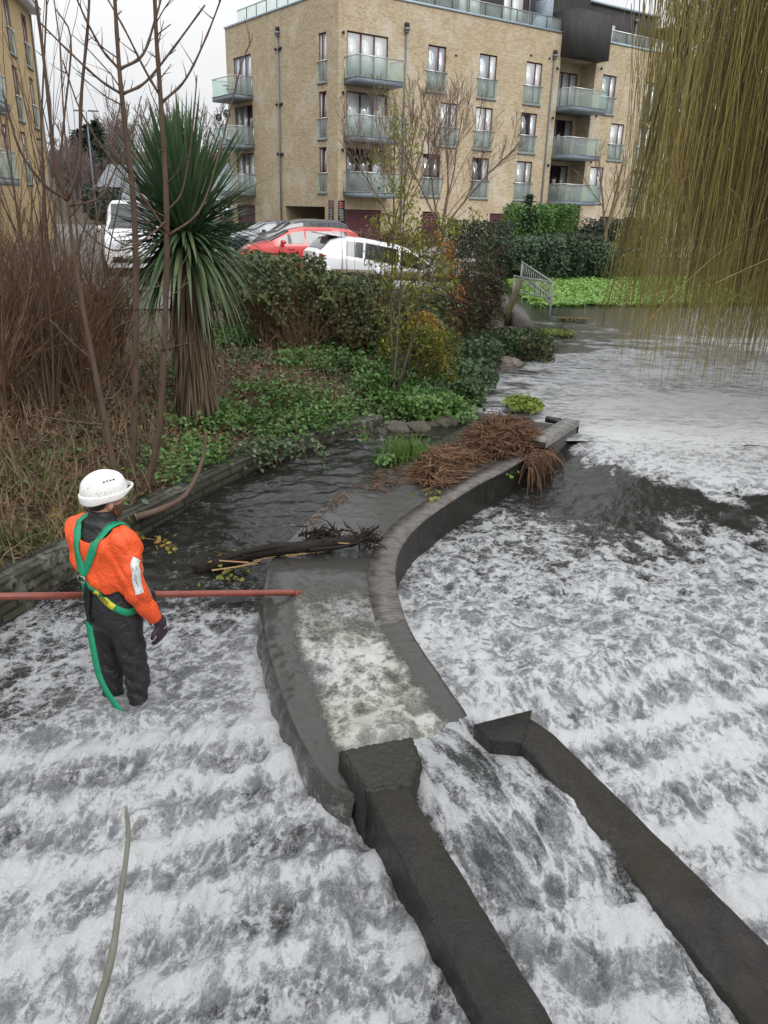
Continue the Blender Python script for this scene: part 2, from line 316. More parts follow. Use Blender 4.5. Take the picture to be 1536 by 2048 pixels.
def channel():
    xs = np.arange(-4.6, 1.25, .0145); ys = axis(.8, 9.05, lambda y: .0105 + .0032 * max(0, y - 2))
    X, Y = np.meshgrid(xs, ys); Z, Q, PH, K = chan_z(X, Y); rough = sstep(.0, 1.2, K)
    calm = 1 - rough
    a = Y * .9 + X * .35                                                        # along the channel
    rip = (fbm(X * 3 + Y * 1.2, Y * 6 - X * 2, 5, 1, .58) - .5)
    up = sstep(4.3, 6.0, Y)
    Z = Z + rip * (.024 * calm + .02) + up * .016 * (fbm(X * 2.2 - Y * 1.3, Y * 2.4 + X * 1.6, 4, 12, .6) - .5)
    fx = fbm(X * 6, Y * 3.2 - .5 * X, 5, 21, .62) - .5; fy = fbm(X * 16, Y * 9, 4, 25, .6) - .5
    rid = 1 - abs(fbm(X * 4.2, Y * 2.6, 4, 31, .6) * 2 - 1)
    Z = Z + rough * (.095 * fx + .045 * fy + .055 * (rid - .6) + .035 * np.exp(-((PH - .62) / .2) ** 2) * (K > 0))
    Z = Z + .045 * np.exp(-(((X + 1.50) / .20) ** 2 + ((Y - 3.70) / .16) ** 2)) * (.6 + 1.2 * fx + 1.2 * (fbm(X * 9, Y * 9, 3, 60) - .3))
    foam = .11 + .20 * sstep(5.4, 4.2, Y) + .16 * (fbm(X * .9, Y * .9, 3, 8) - .5)
    foam = foam + .16 * sstep(-1.75, -1.0, X) * sstep(4.9, 4.1, Y) * sstep(3.2, 3.6, Y)
    pat = fbm(X * 2.3, Q * 1.1, 3, 50); foam = foam * calm + rough * (.68 + .30 * np.exp(-((PH - .72) / .22) ** 2) - .15 * np.exp(-((PH - .22) / .24) ** 2) - .18 * sstep(.45, .66, pat) + .35 * (fbm(X * 1.7 + 5, Y * 1.4, 3, 55) - .5) + .55 * fx + .4 * fy) + .25 * sstep(.0, .35, K) * sstep(1.4, .5, K)
    ed = np.interp(Y, [p[1] for p in PL], [p[0] for p in PL]) - X
    foam += .4 * sstep(.30, .03, ed) * sstep(2.5, 3.2, Y) * sstep(5.0, 4.3, Y)
    foam = np.where(rough > .5, np.maximum(foam, .34), foam) + .30 * np.exp(-(((X + 1.52) / .26) ** 2 + ((Y - 3.74) / .2) ** 2))
    flow = np.stack([X * 1.0, 3.98 + (Y - .17 * X - 3.98) * (1 - .34 * rough), Z * .8], -1)
    keep = ~((X > np.interp(Y, [p[1] for p in PL], [p[0] for p in PL]) + .3) & (Y > 2.95))
    F = grid_faces(len(xs), len(ys)); kf = keep.ravel(); F = F[kf[F].all(1)]
    o = mk('channel_water', np.stack([X, Y, Z], -1).reshape(-1, 3), F, watermat('channel_foam_water', webs=.36, ripple=.18), None, True, dict(foam=foam.ravel(), flow=flow.reshape(-1, 3)))
    tag(o, kind='structure')
channel()
def crest_d(x, y): return seg_dist(x, y, CREST)
def pool_z(x, y):
    dc = crest_d(x, y)                                                          # + on the upstream side or below, sorted out with the sign
    dn = dc
    z = .30 - .27 * sstep(-.25, 1.25, dn)
    q = y - .33 * x + .06 * np.sin(x * 1.9 + .5) + .30 * (fbm(x * 1.4, y * .9, 3, 64) - .5)
    s, ph, k = stair(q, 4.15, .40, .075); return z + s, dn, q, ph, k
def foam_up(x, y):
    """foam drifting on the river above the crest"""
    return .10 + .40 * sstep(17.5, 9.8, y) * sstep(1.4, 2.9, x - .14 * (y - 9)) + .24 * sstep(21, 12, y) * sstep(.17, .30, x / y) + .95 * (fbm(x * .6, y * .95, 4, 110, .6) - .5) * sstep(24, 15, y)
def pool():
    xs = axis(.0, 9.0, lambda x: .0155 + .02 * max(0, x - 3.2)); ys = axis(.8, 9.05, lambda y: .011 + .0036 * max(0, y - 2.2))
    X, Y = np.meshgrid(xs, ys); Z, DN, Q, PH, K = pool_z(X, Y); rough = sstep(-.1, 1.2, K)
    mid = sstep(6.6, 5.4, Q) * (1 - rough)
    dn0 = sstep(.1, 1.0, DN)
    fx = fbm(X * 5 + Y, Y * 3.2 - X, 5, 71, .6) - .5; fy = fbm(X * 14, Y * 9, 4, 75, .6) - .5; rid = 1 - abs(fbm(X * 3.6 + .4 * Y, Y * 3.2, 4, 81, .58) * 2 - 1)
    Z = Z + .05 * dn0 * (fbm(X * 2.4 - Y, Y * 3.4 + X, 5, 78, .6) - .5) + .02 * fx
    Z = Z + rough * (.085 * fx + .04 * fy + .05 * (rid - .6) + .03 * np.exp(-((PH - .62) / .2) ** 2)) + mid * (.06 * fx + .05 * (rid - .6))
    foam = .17 * dn0 + .05 * sstep(.6, 2.0, DN) + .30 * sstep(5.9, 4.4, Q) * (1 - rough) + .26 * (fbm(X * .9, Y * .9, 3, 90) - .5) * dn0
    pat = fbm(X * 2.1, Q * 1.1, 3, 93); foam = foam * (1 - rough) + rough * (.68 + .30 * np.exp(-((PH - .72) / .22) ** 2) - .14 * np.exp(-((PH - .2) / .24) ** 2) - .18 * sstep(.48, .68, pat) + .32 * (fbm(X * 1.5, Y * 1.3, 3, 92) - .5) + .5 * fx + .35 * fy) + mid * .6 * fx
    dj = DN + .5 * (fbm(X * 2.6, Y * 2.6, 4, 97, .6) - .5); foam = foam * sstep(-.2, .4, dj) + foam_up(X, Y) * sstep(.4, -.2, dj)
    foam = np.where(rough > .5, np.maximum(foam, .36), foam)
    ed = X - np.interp(Y, [p[1] for p in PR], [p[0] for p in PR]); foam += .28 * sstep(.8, .05, ed) * sstep(7.0, 5.2, Y) * sstep(3.0, 3.6, Y) * (1 - .6 * rough)
    flow = np.stack([X + .25 * Y, 4.15 + (Y - .33 * X - 4.15) * (1 - .34 * rough), Z * .8], -1)
    keep = ~((X < np.interp(Y, [p[1] for p in PR], [p[0] for p in PR]) - .25) & (Y > 3.4))
    F = grid_faces(len(xs), len(ys)); kf = keep.ravel(); F = F[kf[F].all(1)]
    o = mk('pool_water', np.stack([X, Y, Z], -1).reshape(-1, 3), F, watermat('pool_foam_water', dark=(.022, .021, .019), white=(.43, .435, .435), webs=.42, sc=5.6, ripple=.5), None, True, dict(foam=foam.ravel(), flow=flow.reshape(-1, 3)))
    tag(o, kind='structure')
pool()
def river():
    xs = axis(-.6, 60, lambda x: .05 + .02 * max(0, x - 5)); ys = axis(9.05, 60, lambda y: .045 + .006 * (y - 9) + .03 * max(0, y - 24))
    X, Y = np.meshgrid(xs, ys); Z = np.where(X > 2.2, pool_z(X, Y)[0] * 0 + .30, .30)
    Z = Z + (fbm(X * 2.0, Y * 3.4 + X * .6, 5, 101, .55) - .5) * (.014 + .04 * sstep(15, 9, Y)) * sstep(27, 18, Y)
    foam = foam_up(X, Y)
    foam = np.where(Y > 21.5, foam * .3 - .12, foam)
    k_ = sstep(9, 12, Y); flow = np.stack([X * (1 - .4 * k_) + .25 * Y * (1 - k_), Y * (1 + .3 * k_) - .33 * X * (1 - k_) + .3 * X * k_, Z], -1)
    o = mk('river_water', np.stack([X, Y, Z], -1).reshape(-1, 3), grid_faces(len(xs), len(ys)), watermat('river_foam_water', dark=(.022, .0205, .016), sc=5.4, webs=.42, ripple=.45, white=(.46, .465, .465)), None, True, dict(foam=foam.ravel(), flow=flow.reshape(-1, 3)))
    tag(o, kind='structure')
river()
# ------------------------------------------------------------------ the weir: concrete body, coping, film of water
def resamp(P, n):
    P = np.asarray(P, float); P = spline(P, 400); s = np.concatenate([[0], np.cumsum(np.linalg.norm(np.diff(P, axis=0), axis=1))]); t = np.linspace(0, s[-1], n)
    return np.stack([np.interp(t, s, P[:, k]) for k in range(P.shape[1])], -1), t
def wetstone(name, a=(.018, .017, .015), b=(.075, .068, .058), sc=9, moss=(.02, .028, .008), mossy=.3, ro=.22, streak=True):
    m = NT(name); v = m.coord(); n = m.noise(v, sc, 7, .65); st = m.noise(m.coord((14, 14, 1.2)), 2, 5, .6); big = m.noise(v, 1.7, 4)
    c = m.ramp(n, [(.28, a), (.72, b)])
    if streak: c = m.mix(m.math('MULTIPLY', m.maprange(st, .45, .7), .55), c, a)
    c = m.mix(m.math('MULTIPLY', m.maprange(big, .45, .65), mossy), c, moss); m.col(c); m.rough(m.math('MULTIPLY_ADD', n, .5, ro - .1)); m.bump(m.math('ADD', n, m.noise(v, 70, 3)), .6, .012); return m.m
M_WET = wetstone('wet_dark_concrete'); M_MOSS = wetstone('mossy_wet_stone', (.005, .005, .0045), (.034, .027, .022), 22, (.012, .016, .004), .5, .45)
def coping_mat(name, a, b, n=.075, ro=.2):
    m = NT(name); uv = m.attr('uvm', 'v'); b_ = m.n('ShaderNodeTexBrick', {'Vector': uv, 'Color1': (*a, 1), 'Color2': (*b, 1), 'Mortar': (*[x * .62 for x in a], 1), 'Scale': 1., 'Mortar Size': .004, 'Brick Width': n, 'Row Height': .6, 'Mortar Smooth': .6}, offset=0)
    nn = m.noise(m.coord(), 11, 6, .65); c = m.mix(m.maprange(nn, .35, .7), b_.outputs[0], tuple(x * .35 for x in a)); rp = m.noise(m.coord((1, 1, 1)), 45, 4, .6, 1.2)
    m.col(c).rough(m.math('MULTIPLY_ADD', rp, .25, ro - .1)); m.bump(m.math('ADD', m.math('MULTIPLY', b_.outputs[1], -1), rp), .45, .012); return m.m
NS = 220
pl, tl = resamp(PL, NS); pr, tr_ = resamp([(.585, 3.17)] + PR, NS)
def inward(P):  # unit normals pointing left of travel
    T = np.gradient(P, axis=0); T /= np.linalg.norm(T, axis=1, keepdims=True); return np.stack([-T[:, 1], T[:, 0]], -1)
nl, nr_ = inward(pl), inward(pr)
CW = .205
pc = pr + nr_ * CW                                                               # inner edge of the coping
weir = empty('weir_wall', (0, 5, 0), 'low curved concrete weir wall with a brick-edge coping, water sliding over its flat top', 'weir')
WO = np.array([0, 5, 0.])
def strip(cols, name, mat, parent, off=WO, smooth=True, uv=None, extra=None):
    """cols: list of (n,3) arrays side by side -> one surface"""
    A = np.stack(cols, 1); ny, nx = A.shape[:2]; at = dict(extra or {})
    if uv is not None: at['uvm'] = uv
    return mk(name, A.reshape(-1, 3) - off, grid_faces(nx, ny), mat, parent, smooth, at)
def z3(P, z): return np.column_stack([P, np.broadcast_to(z, len(P))])
jit = .006 * (fbm(tl * 9, tl * 0, 4, 3) - .5)
strip([z3(pl - nl * 0.00, -1.2), z3(pl, .20), z3(pl - nl * .03, .275), z3(pl - nl * .09, .31), z3(.5 * (pl + pc), .315), z3(pc, .315), z3(pc, -1.2)], 'weir_body', M_WET, weir)
jr = .010 * (fbm(tr_ * 14, tr_ * 0, 3, 6) - .5)
uvc = np.stack([np.stack([tr_, 0 * tr_ + .02, 0 * tr_], -1), np.stack([tr_, 0 * tr_ + .02, 0 * tr_], -1), np.stack([tr_, 0 * tr_ + .1, 0 * tr_], -1), np.stack([tr_, 0 * tr_ + .18, 0 * tr_], -1), np.stack([tr_, 0 * tr_ + .18, 0 * tr_], -1)], 1).reshape(-1, 3)
dpc = -.035 * sstep(4.7, 4.0, pr[:, 1])
strip([z3(pc, .28), z3(pc, .353 + dpc), z3(.5 * (pc + pr), .359 + dpc + jr * .4), z3(pr - nr_ * -.012, .355 + jr * .4 + dpc), z3(pr, .345 + dpc)], 'coping', coping_mat('wet_brick_coping', (.15, .13, .118), (.132, .116, .104), .034, .13), weir, uv=uvc)
strip([z3(pr, .345 + dpc), z3(pr + nr_ * (.012 + jr[:, None]), .26), z3(pr + nr_ * .004, .0), z3(pr, -1.2)], 'weir_face', wetstone('black_wet_weir_face', (.006, .006, .0055), (.030, .029, .026), 8, (.012, .018, .005), .4, .3), weir)
def film():
    t = np.linspace(0, 1, 420); n = 120
    a = np.stack([np.interp(t, np.linspace(0, 1, NS), pl[:, k]) for k in (0, 1)], -1); b = np.stack([np.interp(t, np.linspace(0, 1, NS), pr[:, k]) for k in (0, 1)], -1)
    na = np.stack([np.interp(t, np.linspace(0, 1, NS), nl[:, k]) for k in (0, 1)], -1)
    cols, foam = [], []
    zb = chan_z(a[:, 0], a[:, 1])[0]
    fall = sstep(5.6, 4.6, a[:, 1])
    ragged = .035 * (fbm(t * 60, t * 0, 4, 9) - .3)
    for k, u in enumerate(np.linspace(0, 1, 16)):                                 # the curtain down the left edge
        zz = zb - .06 + (.338 - zb + .06) * u ** .75; off = (.035 * fall + ragged * fall * (1 - u)) * (1 - u ** 3) + .004
        P = a + na * off[:, None]; bump_ = .012 * (fbm(t * 130, zz * 6, 3, 14) - .5)
        cols.append(np.column_stack([P + na * bump_[:, None], zz])); foam.append(.02 + fall * (.12 + .35 * (fbm(t * 90, zz * 3, 3, 5) - .45)) * (1 - u * .6) + .08 * fall * (1 - u) ** 3)
    for s in np.linspace(0.004, 1, n):
        P = a * (1 - s) + b * s; x, y = P[:, 0], P[:, 1]
        sn = s + .34 * (fbm(x * 2.4, y * 2.4, 3, 39) - .5); tb = sstep(4.5, 3.5, y + .5 * (fbm(x * 2.2, y * 2.2, 2, 35) - .5)) * sstep(.10, .42, sn) * sstep(.84, .60, sn)         # white churning part before the chute
        z = .343 + .008 * (1 - np.exp(-(s / .06) ** 2)) - .004 - .012 * sstep(.97, 1.0, s) - .07 * sstep(.055, 0, t) * sstep(.25, .5, s) + .0022 * (fbm(x * 9, y * 13, 4, 33) - .5) * (1 + 6 * sstep(5.4, 4.4, y))
        z = z + tb * (.05 * (fbm(x * 4.5, y * 5.5, 4, 36, .6) - .42)) + .03 * np.exp(-((y - 3.28 - .12 * x) / .09) ** 2) * tb
        cols.append(np.column_stack([P, z]))
        f = .0 + .20 * sstep(5.3, 4.6, y) * sstep(.05, .3, s) * sstep(.92, .75, s) + .15 * tb - .06 * sstep(.25, .05, s) + .10 * sstep(3.7, 3.3, y) + .8 * tb * (fbm(x * 3.2, y * 3.2, 3, 38) - .45)
        foam.append(f)
    A = np.stack(cols, 1); V = A.reshape(-1, 3); fo = np.stack(foam, 1).ravel()
    m = watermat('weir_film_water', dark=(.052, .050, .045), grey=(.165, .165, .135), white=(.43, .435, .42), sc=3.4, webs=.66, cream=.5, ripple=.10, fine=1.5, big=.6, soft=.35)
    flow = V * np.array([1, .8, 1.2])
    o = mk('weir_water', V, grid_faces(A.shape[1], A.shape[0]), m, None, True, dict(foam=fo, flow=flow)); tag(o, kind='structure')
film()
# end wall at the tip of the weir
def prism(mb, P, z0, z1, bev=.015):
    n = len(P); P = np.array(P, float); c = P.mean(0); Q = P + (c - P) / np.linalg.norm(c - P, axis=1, keepdims=True) * bev
    V = np.vstack([z3(P, z0), z3(P, z1 - bev), z3(Q, z1)]); F = [tuple(2 * n + i for i in range(n))]
    for i in range(n):
        j = (i + 1) % n; F += [(i, j, n + j, n + i), (n + i, n + j, 2 * n + j, 2 * n + i)]
    mb.add(V, F)
def bricks(name, c1, c2, mo, bw=.225, rh=.075, wash=None, ro=.85, dirt=.35, uv='uvm', dsc=1.3, ms=.008):
    m = NT(name); co = m.attr(uv, 'v') if uv else m.coord()
    b = m.n('ShaderNodeTexBrick', {'Vector': co, 'Color1': (*c1, 1), 'Color2': (*c2, 1), 'Mortar': (*mo, 1), 'Scale': 1., 'Mortar Size': ms, 'Brick Width': bw, 'Row Height': rh, 'Bias': .0, 'Mortar Smooth': .3})
    v = m.coord(); n = m.noise(v, dsc, 6, .65); n2 = m.noise(v, 9, 5, .7)
    c = m.mix(m.math('MULTIPLY', m.maprange(n2, .4, .7), dirt), b.outputs[0], tuple(x * .45 for x in c1))
    if wash: c = m.mix(m.math('MULTIPLY', m.maprange(n, .47, .66), m.maprange(m.noise(co, 14, 4, .7), .42, .6)), c, wash)
    m.col(c).rough(ro); m.bump(m.math('ADD', m.math('MULTIPLY', b.outputs[1], -1), m.math('MULTIPLY', n2, .25)), .22, .008); return m.m
def vwall(P, z0, z1, name, mat, parent=None, off=(0, 0, 0), n=60, nz=10, amp=.012, seed=1, thick=.3, side=1, topamp=.02):
    """a wall along a plan curve with uneven face, top and back"""
    c, t = resamp(P, n); nn = inward(c) * side; zs = np.linspace(0, 1, nz); rows, uv = [], []
    top = z1 + topamp * (fbm(t * 2.5, t * 0, 3, seed) - .5) * 2
    for k in zs:
        z = z0 + (top - z0) * k; f = c - nn * (amp * (fbm(t * 7, z * 14, 4, seed) - .5) * 2)[:, None]
        rows.append(np.column_stack([f, z])); uv.append(np.column_stack([t, z, 0 * t]))
    rows.append(np.column_stack([c + nn * thick, top + .01])); uv.append(np.column_stack([t, top + thick, 0 * t])); rows.append(np.column_stack([c + nn * thick, np.full(n, z0)])); uv.append(np.column_stack([t, top + thick + .5, 0 * t]))
    A = np.stack(rows, 1); U = np.stack(uv, 1); V = A.reshape(-1, 3) - np.array(off); F = grid_faces(A.shape[1], n).tolist(); w_ = A.shape[1]
    F.append(list(range(w_))); F.append([(n - 1) * w_ + i for i in range(w_)][::-1])
    return mk(name, V, F, mat, parent, False, dict(uvm=U.reshape(-1, 3)))
rw = vwall([(-4.55, -.6), (-3.9, .8), (-3.2, 2.8), (-2.57, 4.62), (-2.0, 6.1), (-1.64, 7.0), (-1.22, 7.9), (-.76, 8.6), (-.2, 9.2), (-.05, 9.35)], -1.2, .45, 'retaining_wall', bricks('mossy_stone_courses', (.055, .052, .032), (.032, .034, .018), (.008, .008, .006), .30, .072, (.14, .14, .11), .8, .7, dsc=2.2, ms=.016), n=260, nz=26, amp=.022, thick=.2)
tag(rw, 'long mossy retaining wall of thin stone courses along the left bank', 'wall')
tipA, tipB = np.array([1.80, 8.36]), np.array([2.42, 9.42]); dt = (tipB - tipA) / np.linalg.norm(tipB - tipA); ntp = np.array([-dt[1], dt[0]])
tw = empty('end_wall', (2.1, 8.9, 0), 'short grey brick wall at the far tip of the weir, capped with bricks on edge', 'wall')
TO = np.array([2.1, 8.9, 0])
M_GBR = bricks('grey_wet_brick', (.10, .10, .095), (.065, .065, .062), (.03, .03, .028), .225, .075, None, .6, .5)
o1 = vwall([tipA + ntp * .02, .5 * (tipA + tipB) + ntp * .02, tipB + ntp * .02 - dt * .02], -.8, .40, 'wall_body', M_GBR, tw, TO, 24, 8, .004, 3, .17, 1, .0)
L_ = np.linalg.norm(tipB - tipA); ts = np.linspace(0, L_, 30); P0 = tipA + dt * ts[:, None]
uvt = np.stack([np.stack([ts, 0 * ts + k, 0 * ts], -1) for k in (.02, .03, .1, .17, .18)], 1).reshape(-1, 3)
strip([z3(P0, .395), z3(P0 + ntp * .003, .462), z3(P0 + ntp * .105, .468), z3(P0 + ntp * .207, .462), z3(P0 + ntp * .21, .395)], 'coping', coping_mat('grey_brick_coping', (.24, .23, .215), (.17, .165, .155), .075, .45), tw, TO, False, uvt)
mb = MB(); mb.add(np.array([(*(p), z) for p in (tipB, tipB + ntp * .21) for z in (-.8, .462)]), [(0, 1, 3, 2)]); mb.add(np.array([(*(p), z) for p in (tipA, tipA + ntp * .21) for z in (-.8, .462)]), [(0, 2, 3, 1)])
mb.V = [v - TO for v in mb.V]; mb.build('wall_end', M_WET, tw)
mb = MB(); q = np.array([*(tipB + ntp * .30 - dt * .1), .44]); tt = np.array([*ntp, 0]); mb.tube([q - tt * .09, q - tt * .085, q + tt * .1, q + tt * .105], [.03, .042, .042, .03], 14)
o = mb.build('drain_pipe', simple('black_pipe_plastic', (.012, .013, .015), .4)); tag(o, 'short black pipe stub on the far tip of the weir wall', 'pipe')
# chute walls: their tops slope down with the water
WSL = .27
def wall_top(P, z0, y0): return z0 - WSL * np.clip(y0 - np.asarray(P)[..., 1], 0, 9)
def trace(L_, z0, y0):
    n_ = np.array([0, -WSL, 1.]); Q = [tuple(onpl(x, y, (0, y0, z0), n_)[:2]) for x, y in L_]; Q = [q for q in Q]; d = np.array(Q[-1]) - np.array(Q[-3]); return Q + [tuple(np.array(Q[-1]) + d * k) for k in (1.0, 2.2)]
mid3 = lambda a, b: [a, tuple((np.array(a) + b) / 2), b]
CL_OUT = trace(mid3((733, 1584), (967, 2048)), .45, 2.74); CL_IN = trace(mid3((817, 1572), (1112, 2048)), .45, 2.74)
CR_IN = trace(mid3((1042, 1485), (1505, 2048)), .42, 3.2); CR_OUT = trace(mid3((1063, 1421), (1536, 1886)), .42, 3.2)
def chute_wall(A, B, z, label, cap, capz, mat, o0, y0=2.74):
    e = empty('chute_wall', o0, label, 'wall'); n = 150; o0 = np.array(o0, float)
    a, ta = resamp(A, n); b, tb_ = resamp(B, n)
    f = lambda s, sd_: .006 * (fbm(ta * 22, ta * 0 + s, 4, sd_) - .5) * 2
    d = (b - a) / np.linalg.norm(b - a, axis=1, keepdims=True); za = wall_top(a, z, y0) + .010 * (fbm(ta * 9, ta * 0, 4, 4) - .5); zb_ = wall_top(b, z, y0) + .010 * (fbm(ta * 9, ta * 0 + 3, 4, 4) - .5); zm = .5 * (za + zb_)
    rows = [z3(a, za - 1.6)] + [z3(a + d * f(k, 5)[:, None], za - k_) for k, k_ in enumerate((.9, .6, .45, .3, .2, .12, .05))] + [z3(a + d * (.004 + f(8, 5))[:, None], za - .008), z3(a + d * (.014 + f(12, 5))[:, None], za)] + [z3(a + (b - a) * u, zm + .008 * (fbm(ta * 14, ta * 0 + 9 * u, 4, 8) - .5)) for u in (.3, .5, .7)] + [z3(b - d * (.014 + f(13, 5))[:, None], zb_), z3(b - d * (.004 + f(9, 6))[:, None], zb_ - .008)] + [z3(b + d * f(k + 20, 5)[:, None], zb_ - k_) for k, k_ in enumerate((.06, .25, .5, .8))] + [z3(b, zb_ - 1.6)]
    A_ = np.stack(rows, 1); w_ = A_.shape[1]; F = grid_faces(w_, n).tolist() + [list(range(w_)), [(n - 1) * w_ + i for i in range(w_)][::-1]]
    uv = np.stack([np.column_stack([ta, zm if 1 else ta, r_[:, 2] - zm]) for r_ in rows], 1).reshape(-1, 3)
    mk('wall_body', A_.reshape(-1, 3) - o0, F, mat, e, False, dict(uvm=uv))
    if cap:
        m_ = MB(); prism(m_, cap, -1.2, capz, .02); m_.V = [v - o0 for v in m_.V]; oc = m_.build('end_block', M_MOSS, e)
        s = oc.modifiers.new('s', 'SUBSURF'); s.subdivision_type = 'SIMPLE'; s.levels = s.render_levels = 5
        tx = bpy.data.textures.new('lump', 'CLOUDS'); tx.noise_scale = .022; tx.noise_depth = 5; dm = oc.modifiers.new('d', 'DISPLACE'); dm.texture = tx; dm.strength = .024; dm.mid_level = .5
    return e
def slabmat(name, a, b, jn=.55):
    m = NT(name); uv = m.attr('uvm', 'v'); v = m.coord(); n = m.noise(v, 7, 7, .68); n2 = m.noise(v, 2.2, 4); w_ = m.n('ShaderNodeTexWave', {'Vector': uv, 'Scale': jn, 'Distortion': .4}, wave_profile='SAW')
    sep = m.n('ShaderNodeSeparateXYZ', {0: uv}); top = m.maprange(m.math('ADD', sep.outputs[2], m.math('MULTIPLY', n, .10)), .0, .055)
    c = m.mix(top, m.ramp(n, [(.3, (.007, .0065, .006)), (.7, (.035, .032, .027))]), m.ramp(n, [(.25, a), (.75, b)])); c = m.mix(m.math('MULTIPLY', m.maprange(w_.outputs[1], .0, .03, 1, 0), .8), c, (.01, .01, .009))
    c = m.mix(m.math('MULTIPLY', m.maprange(n2, .5, .62), .55), c, (.022, .018, .007)); wet = m.noise(v, 55, 4, .7); m.col(m.mix(m.maprange(wet, .5, .72), c, m.mix(.45, c, (.006, .0055, .005)))).rough(m.math('MULTIPLY_ADD', m.maprange(m.math('ADD', m.math('MULTIPLY', wet, .4), m.math('MULTIPLY', m.noise(v, 5, 4), .6)), .42, .6), .5, .12)); m.p.inputs['Specular IOR Level'].default_value = .35; m.bump(m.math('ADD', m.math('MULTIPLY', n, 1.5), m.noise(v, 60, 5, .7)), .8, .015); return m.m
chute_wall(CL_OUT, CL_IN, .45, 'dark wet chute wall nearest the man, with a black mossy block at its head', [(-.185, 2.985), (.17, 3.11), (.21, 2.95), (.155, 2.77), (-.045, 2.715)], .462, slabmat('wet_slab_olive', (.005, .0045, .004), (.029, .025, .020)), (.3, 2.0, 0))
chute_wall(CR_OUT[:], CR_IN[:], .42, 'flat topped concrete chute wall on the side away from the man, beside the wide foaming pool', None, 0, slabmat('wet_slab_grey', (.006, .005, .004), (.036, .030, .024)), (1.2, 2.2, 0), 3.2)
mb = MB(); prism(mb, [(.49, 3.265), (.81, 3.402), (.716, 3.128), (.56, 3.145)], -1.2, .422, .006); mb.V = [v - np.array([1.2, 2.2, 0]) for v in mb.V]
o = mb.build('end_block', bpy.data.objects['wall_body.002'].data.materials[0], bpy.data.objects['chute_wall.001'])
def chute():
    n, k = 260, 90; t = np.linspace(0, 1, n); a, _ = resamp([(.02, 3.22)] + CL_IN, n); b, _ = resamp([(.50, 3.46)] + CR_IN, n)
    cols, foam = [], []
    for s in np.linspace(-.06, 1.03, k):
        P = a * (1 - s) + b * s; x, y = P[:, 0], P[:, 1]; d = np.clip(3.1 - y, 0, 3); en = sstep(.0, .35, d)
        z = .336 - .015 * sstep(.02, .35, d) - WSL * np.clip(d - .25, 0, 9) - .02 * sstep(.2, .6, d) + - .05 * sstep(.5, 1.2, d) + .07 * en * (s - .5) - .03 * en + en * (.05 * np.sin(d * 7 + s * 5) * (1 - s) * .5 + .10 * (fbm(x * 4.5 + y * .5, y * 2.2, 4, 140, .6) - .5) + .045 * (fbm(x * 13, y * 7, 4, 143, .6) - .5))
        cols.append(np.column_stack([P, z])); foam.append(.34 + .0 * en + .9 * (fbm(x * 5 - y * 1.4, y * 1.5, 3, 146) - .5) * en + .10 * sstep(.6, 1.4, d) - .30 * np.exp(-((s - .06) / .10) ** 2) * sstep(1.2, .4, d))
    A = np.stack(cols, 1); V = A.reshape(-1, 3); c_, s_ = cos(-.4), sin(-.4)
    al = V[:, 1] * cos(.42) - V[:, 0] * sin(.42); ac = V[:, 0] * cos(.42) + V[:, 1] * sin(.42)
    V = V
    o = mk('chute_water', V, grid_faces(k, n), watermat('chute_foam_water', dark=(.014, .0155, .014), grey=(.055, .062, .064), sc=4.6, webs=.42), None, True, dict(foam=np.stack(foam, 1).ravel(), flow=np.stack([ac, al * .36, V[:, 2]], -1))); tag(o, kind='structure')
chute()
# ================================================================== BUILDINGS
M_BRICK = bricks('yellow_stock_brick', (.54, .43, .27), (.37, .28, .16), (.56, .50, .41), .24, .085, (.66, .61, .53), .85, .22, dsc=.6)
M_BRICK2 = bricks('golden_stock_brick', (.56, .41, .20), (.47, .33, .15), (.48, .39, .27), .225, .075, None, .85, .2)
M_FRAME = simple('burgundy_frame_paint', (.085, .022, .026), .4, 0, .15)
M_STEEL = simple('stainless_rail', (.62, .63, .63), .3, .8, .08)
M_SLAB = simple('grey_blue_fascia', (.20, .235, .27), .5, 0, .12)
M_PIPE = simple('grey_downpipe', (.19, .21, .225), .45, 0, .15)
M_DARKM = simple('dark_metal', (.02, .02, .022), .45)
M_COPE = simple('pale_blue_metal_coping', (.36, .44, .48), .4, .2, .1)
def guardmat():
    m = NT('green_tinted_glass'); tr = m.n('ShaderNodeBsdfTransparent', {0: (.90, .955, .935, 1)}); m.col((.80, .87, .85)).rough(.06)
    ms = m.n('ShaderNodeMixShader', {0: .15}); m.t.links.new(tr.outputs[0], ms.inputs[1]); m.t.links.new(m.p.outputs[0], ms.inputs[2]); m.t.links.new(ms.outputs[0], m.out.inputs[0]); return m.m
M_GUARD = guardmat()
def panemat(name, base, fold=0.0, ref=.25):
    m = NT(name); v = m.coord((1, 1, .001)); n = m.noise(v, 13, 3); m.col(m.mix(m.maprange(n, .3, .7), tuple(x * (.84 if fold else .94) for x in base), base)).rough(.06)  # fold: shading of curtain folds painted as vertical stripes in the base colour
    m.p.inputs['Coat Weight'].default_value = .15; m.p.inputs['Coat Roughness'].default_value = .02; m.p.inputs['Specular IOR Level'].default_value = .5
    gl = m.n('ShaderNodeBsdfGlossy', {0: (.85, .9, .92, 1), 1: .03}); ms = m.n('ShaderNodeMixShader', {0: ref}); m.t.links.new(m.p.outputs[0], ms.inputs[1]); m.t.links.new(gl.outputs[0], ms.inputs[2]); m.t.links.new(ms.outputs[0], m.out.inputs[0]); return m.m
P_CURT = panemat('pane_with_net_curtain', (.60, .62, .61), .1, .07); P_SKY = panemat('pane_reflecting_sky', (.40, .44, .46), 0, .22); P_DARK = panemat('pane_dark_room', (.022, .024, .024), 0, .16); P_MID = panemat('pane_half_drawn', (.34, .38, .38), .1, .08)  # P_SKY: reflected sky painted into the pale base colour, beside the gloss
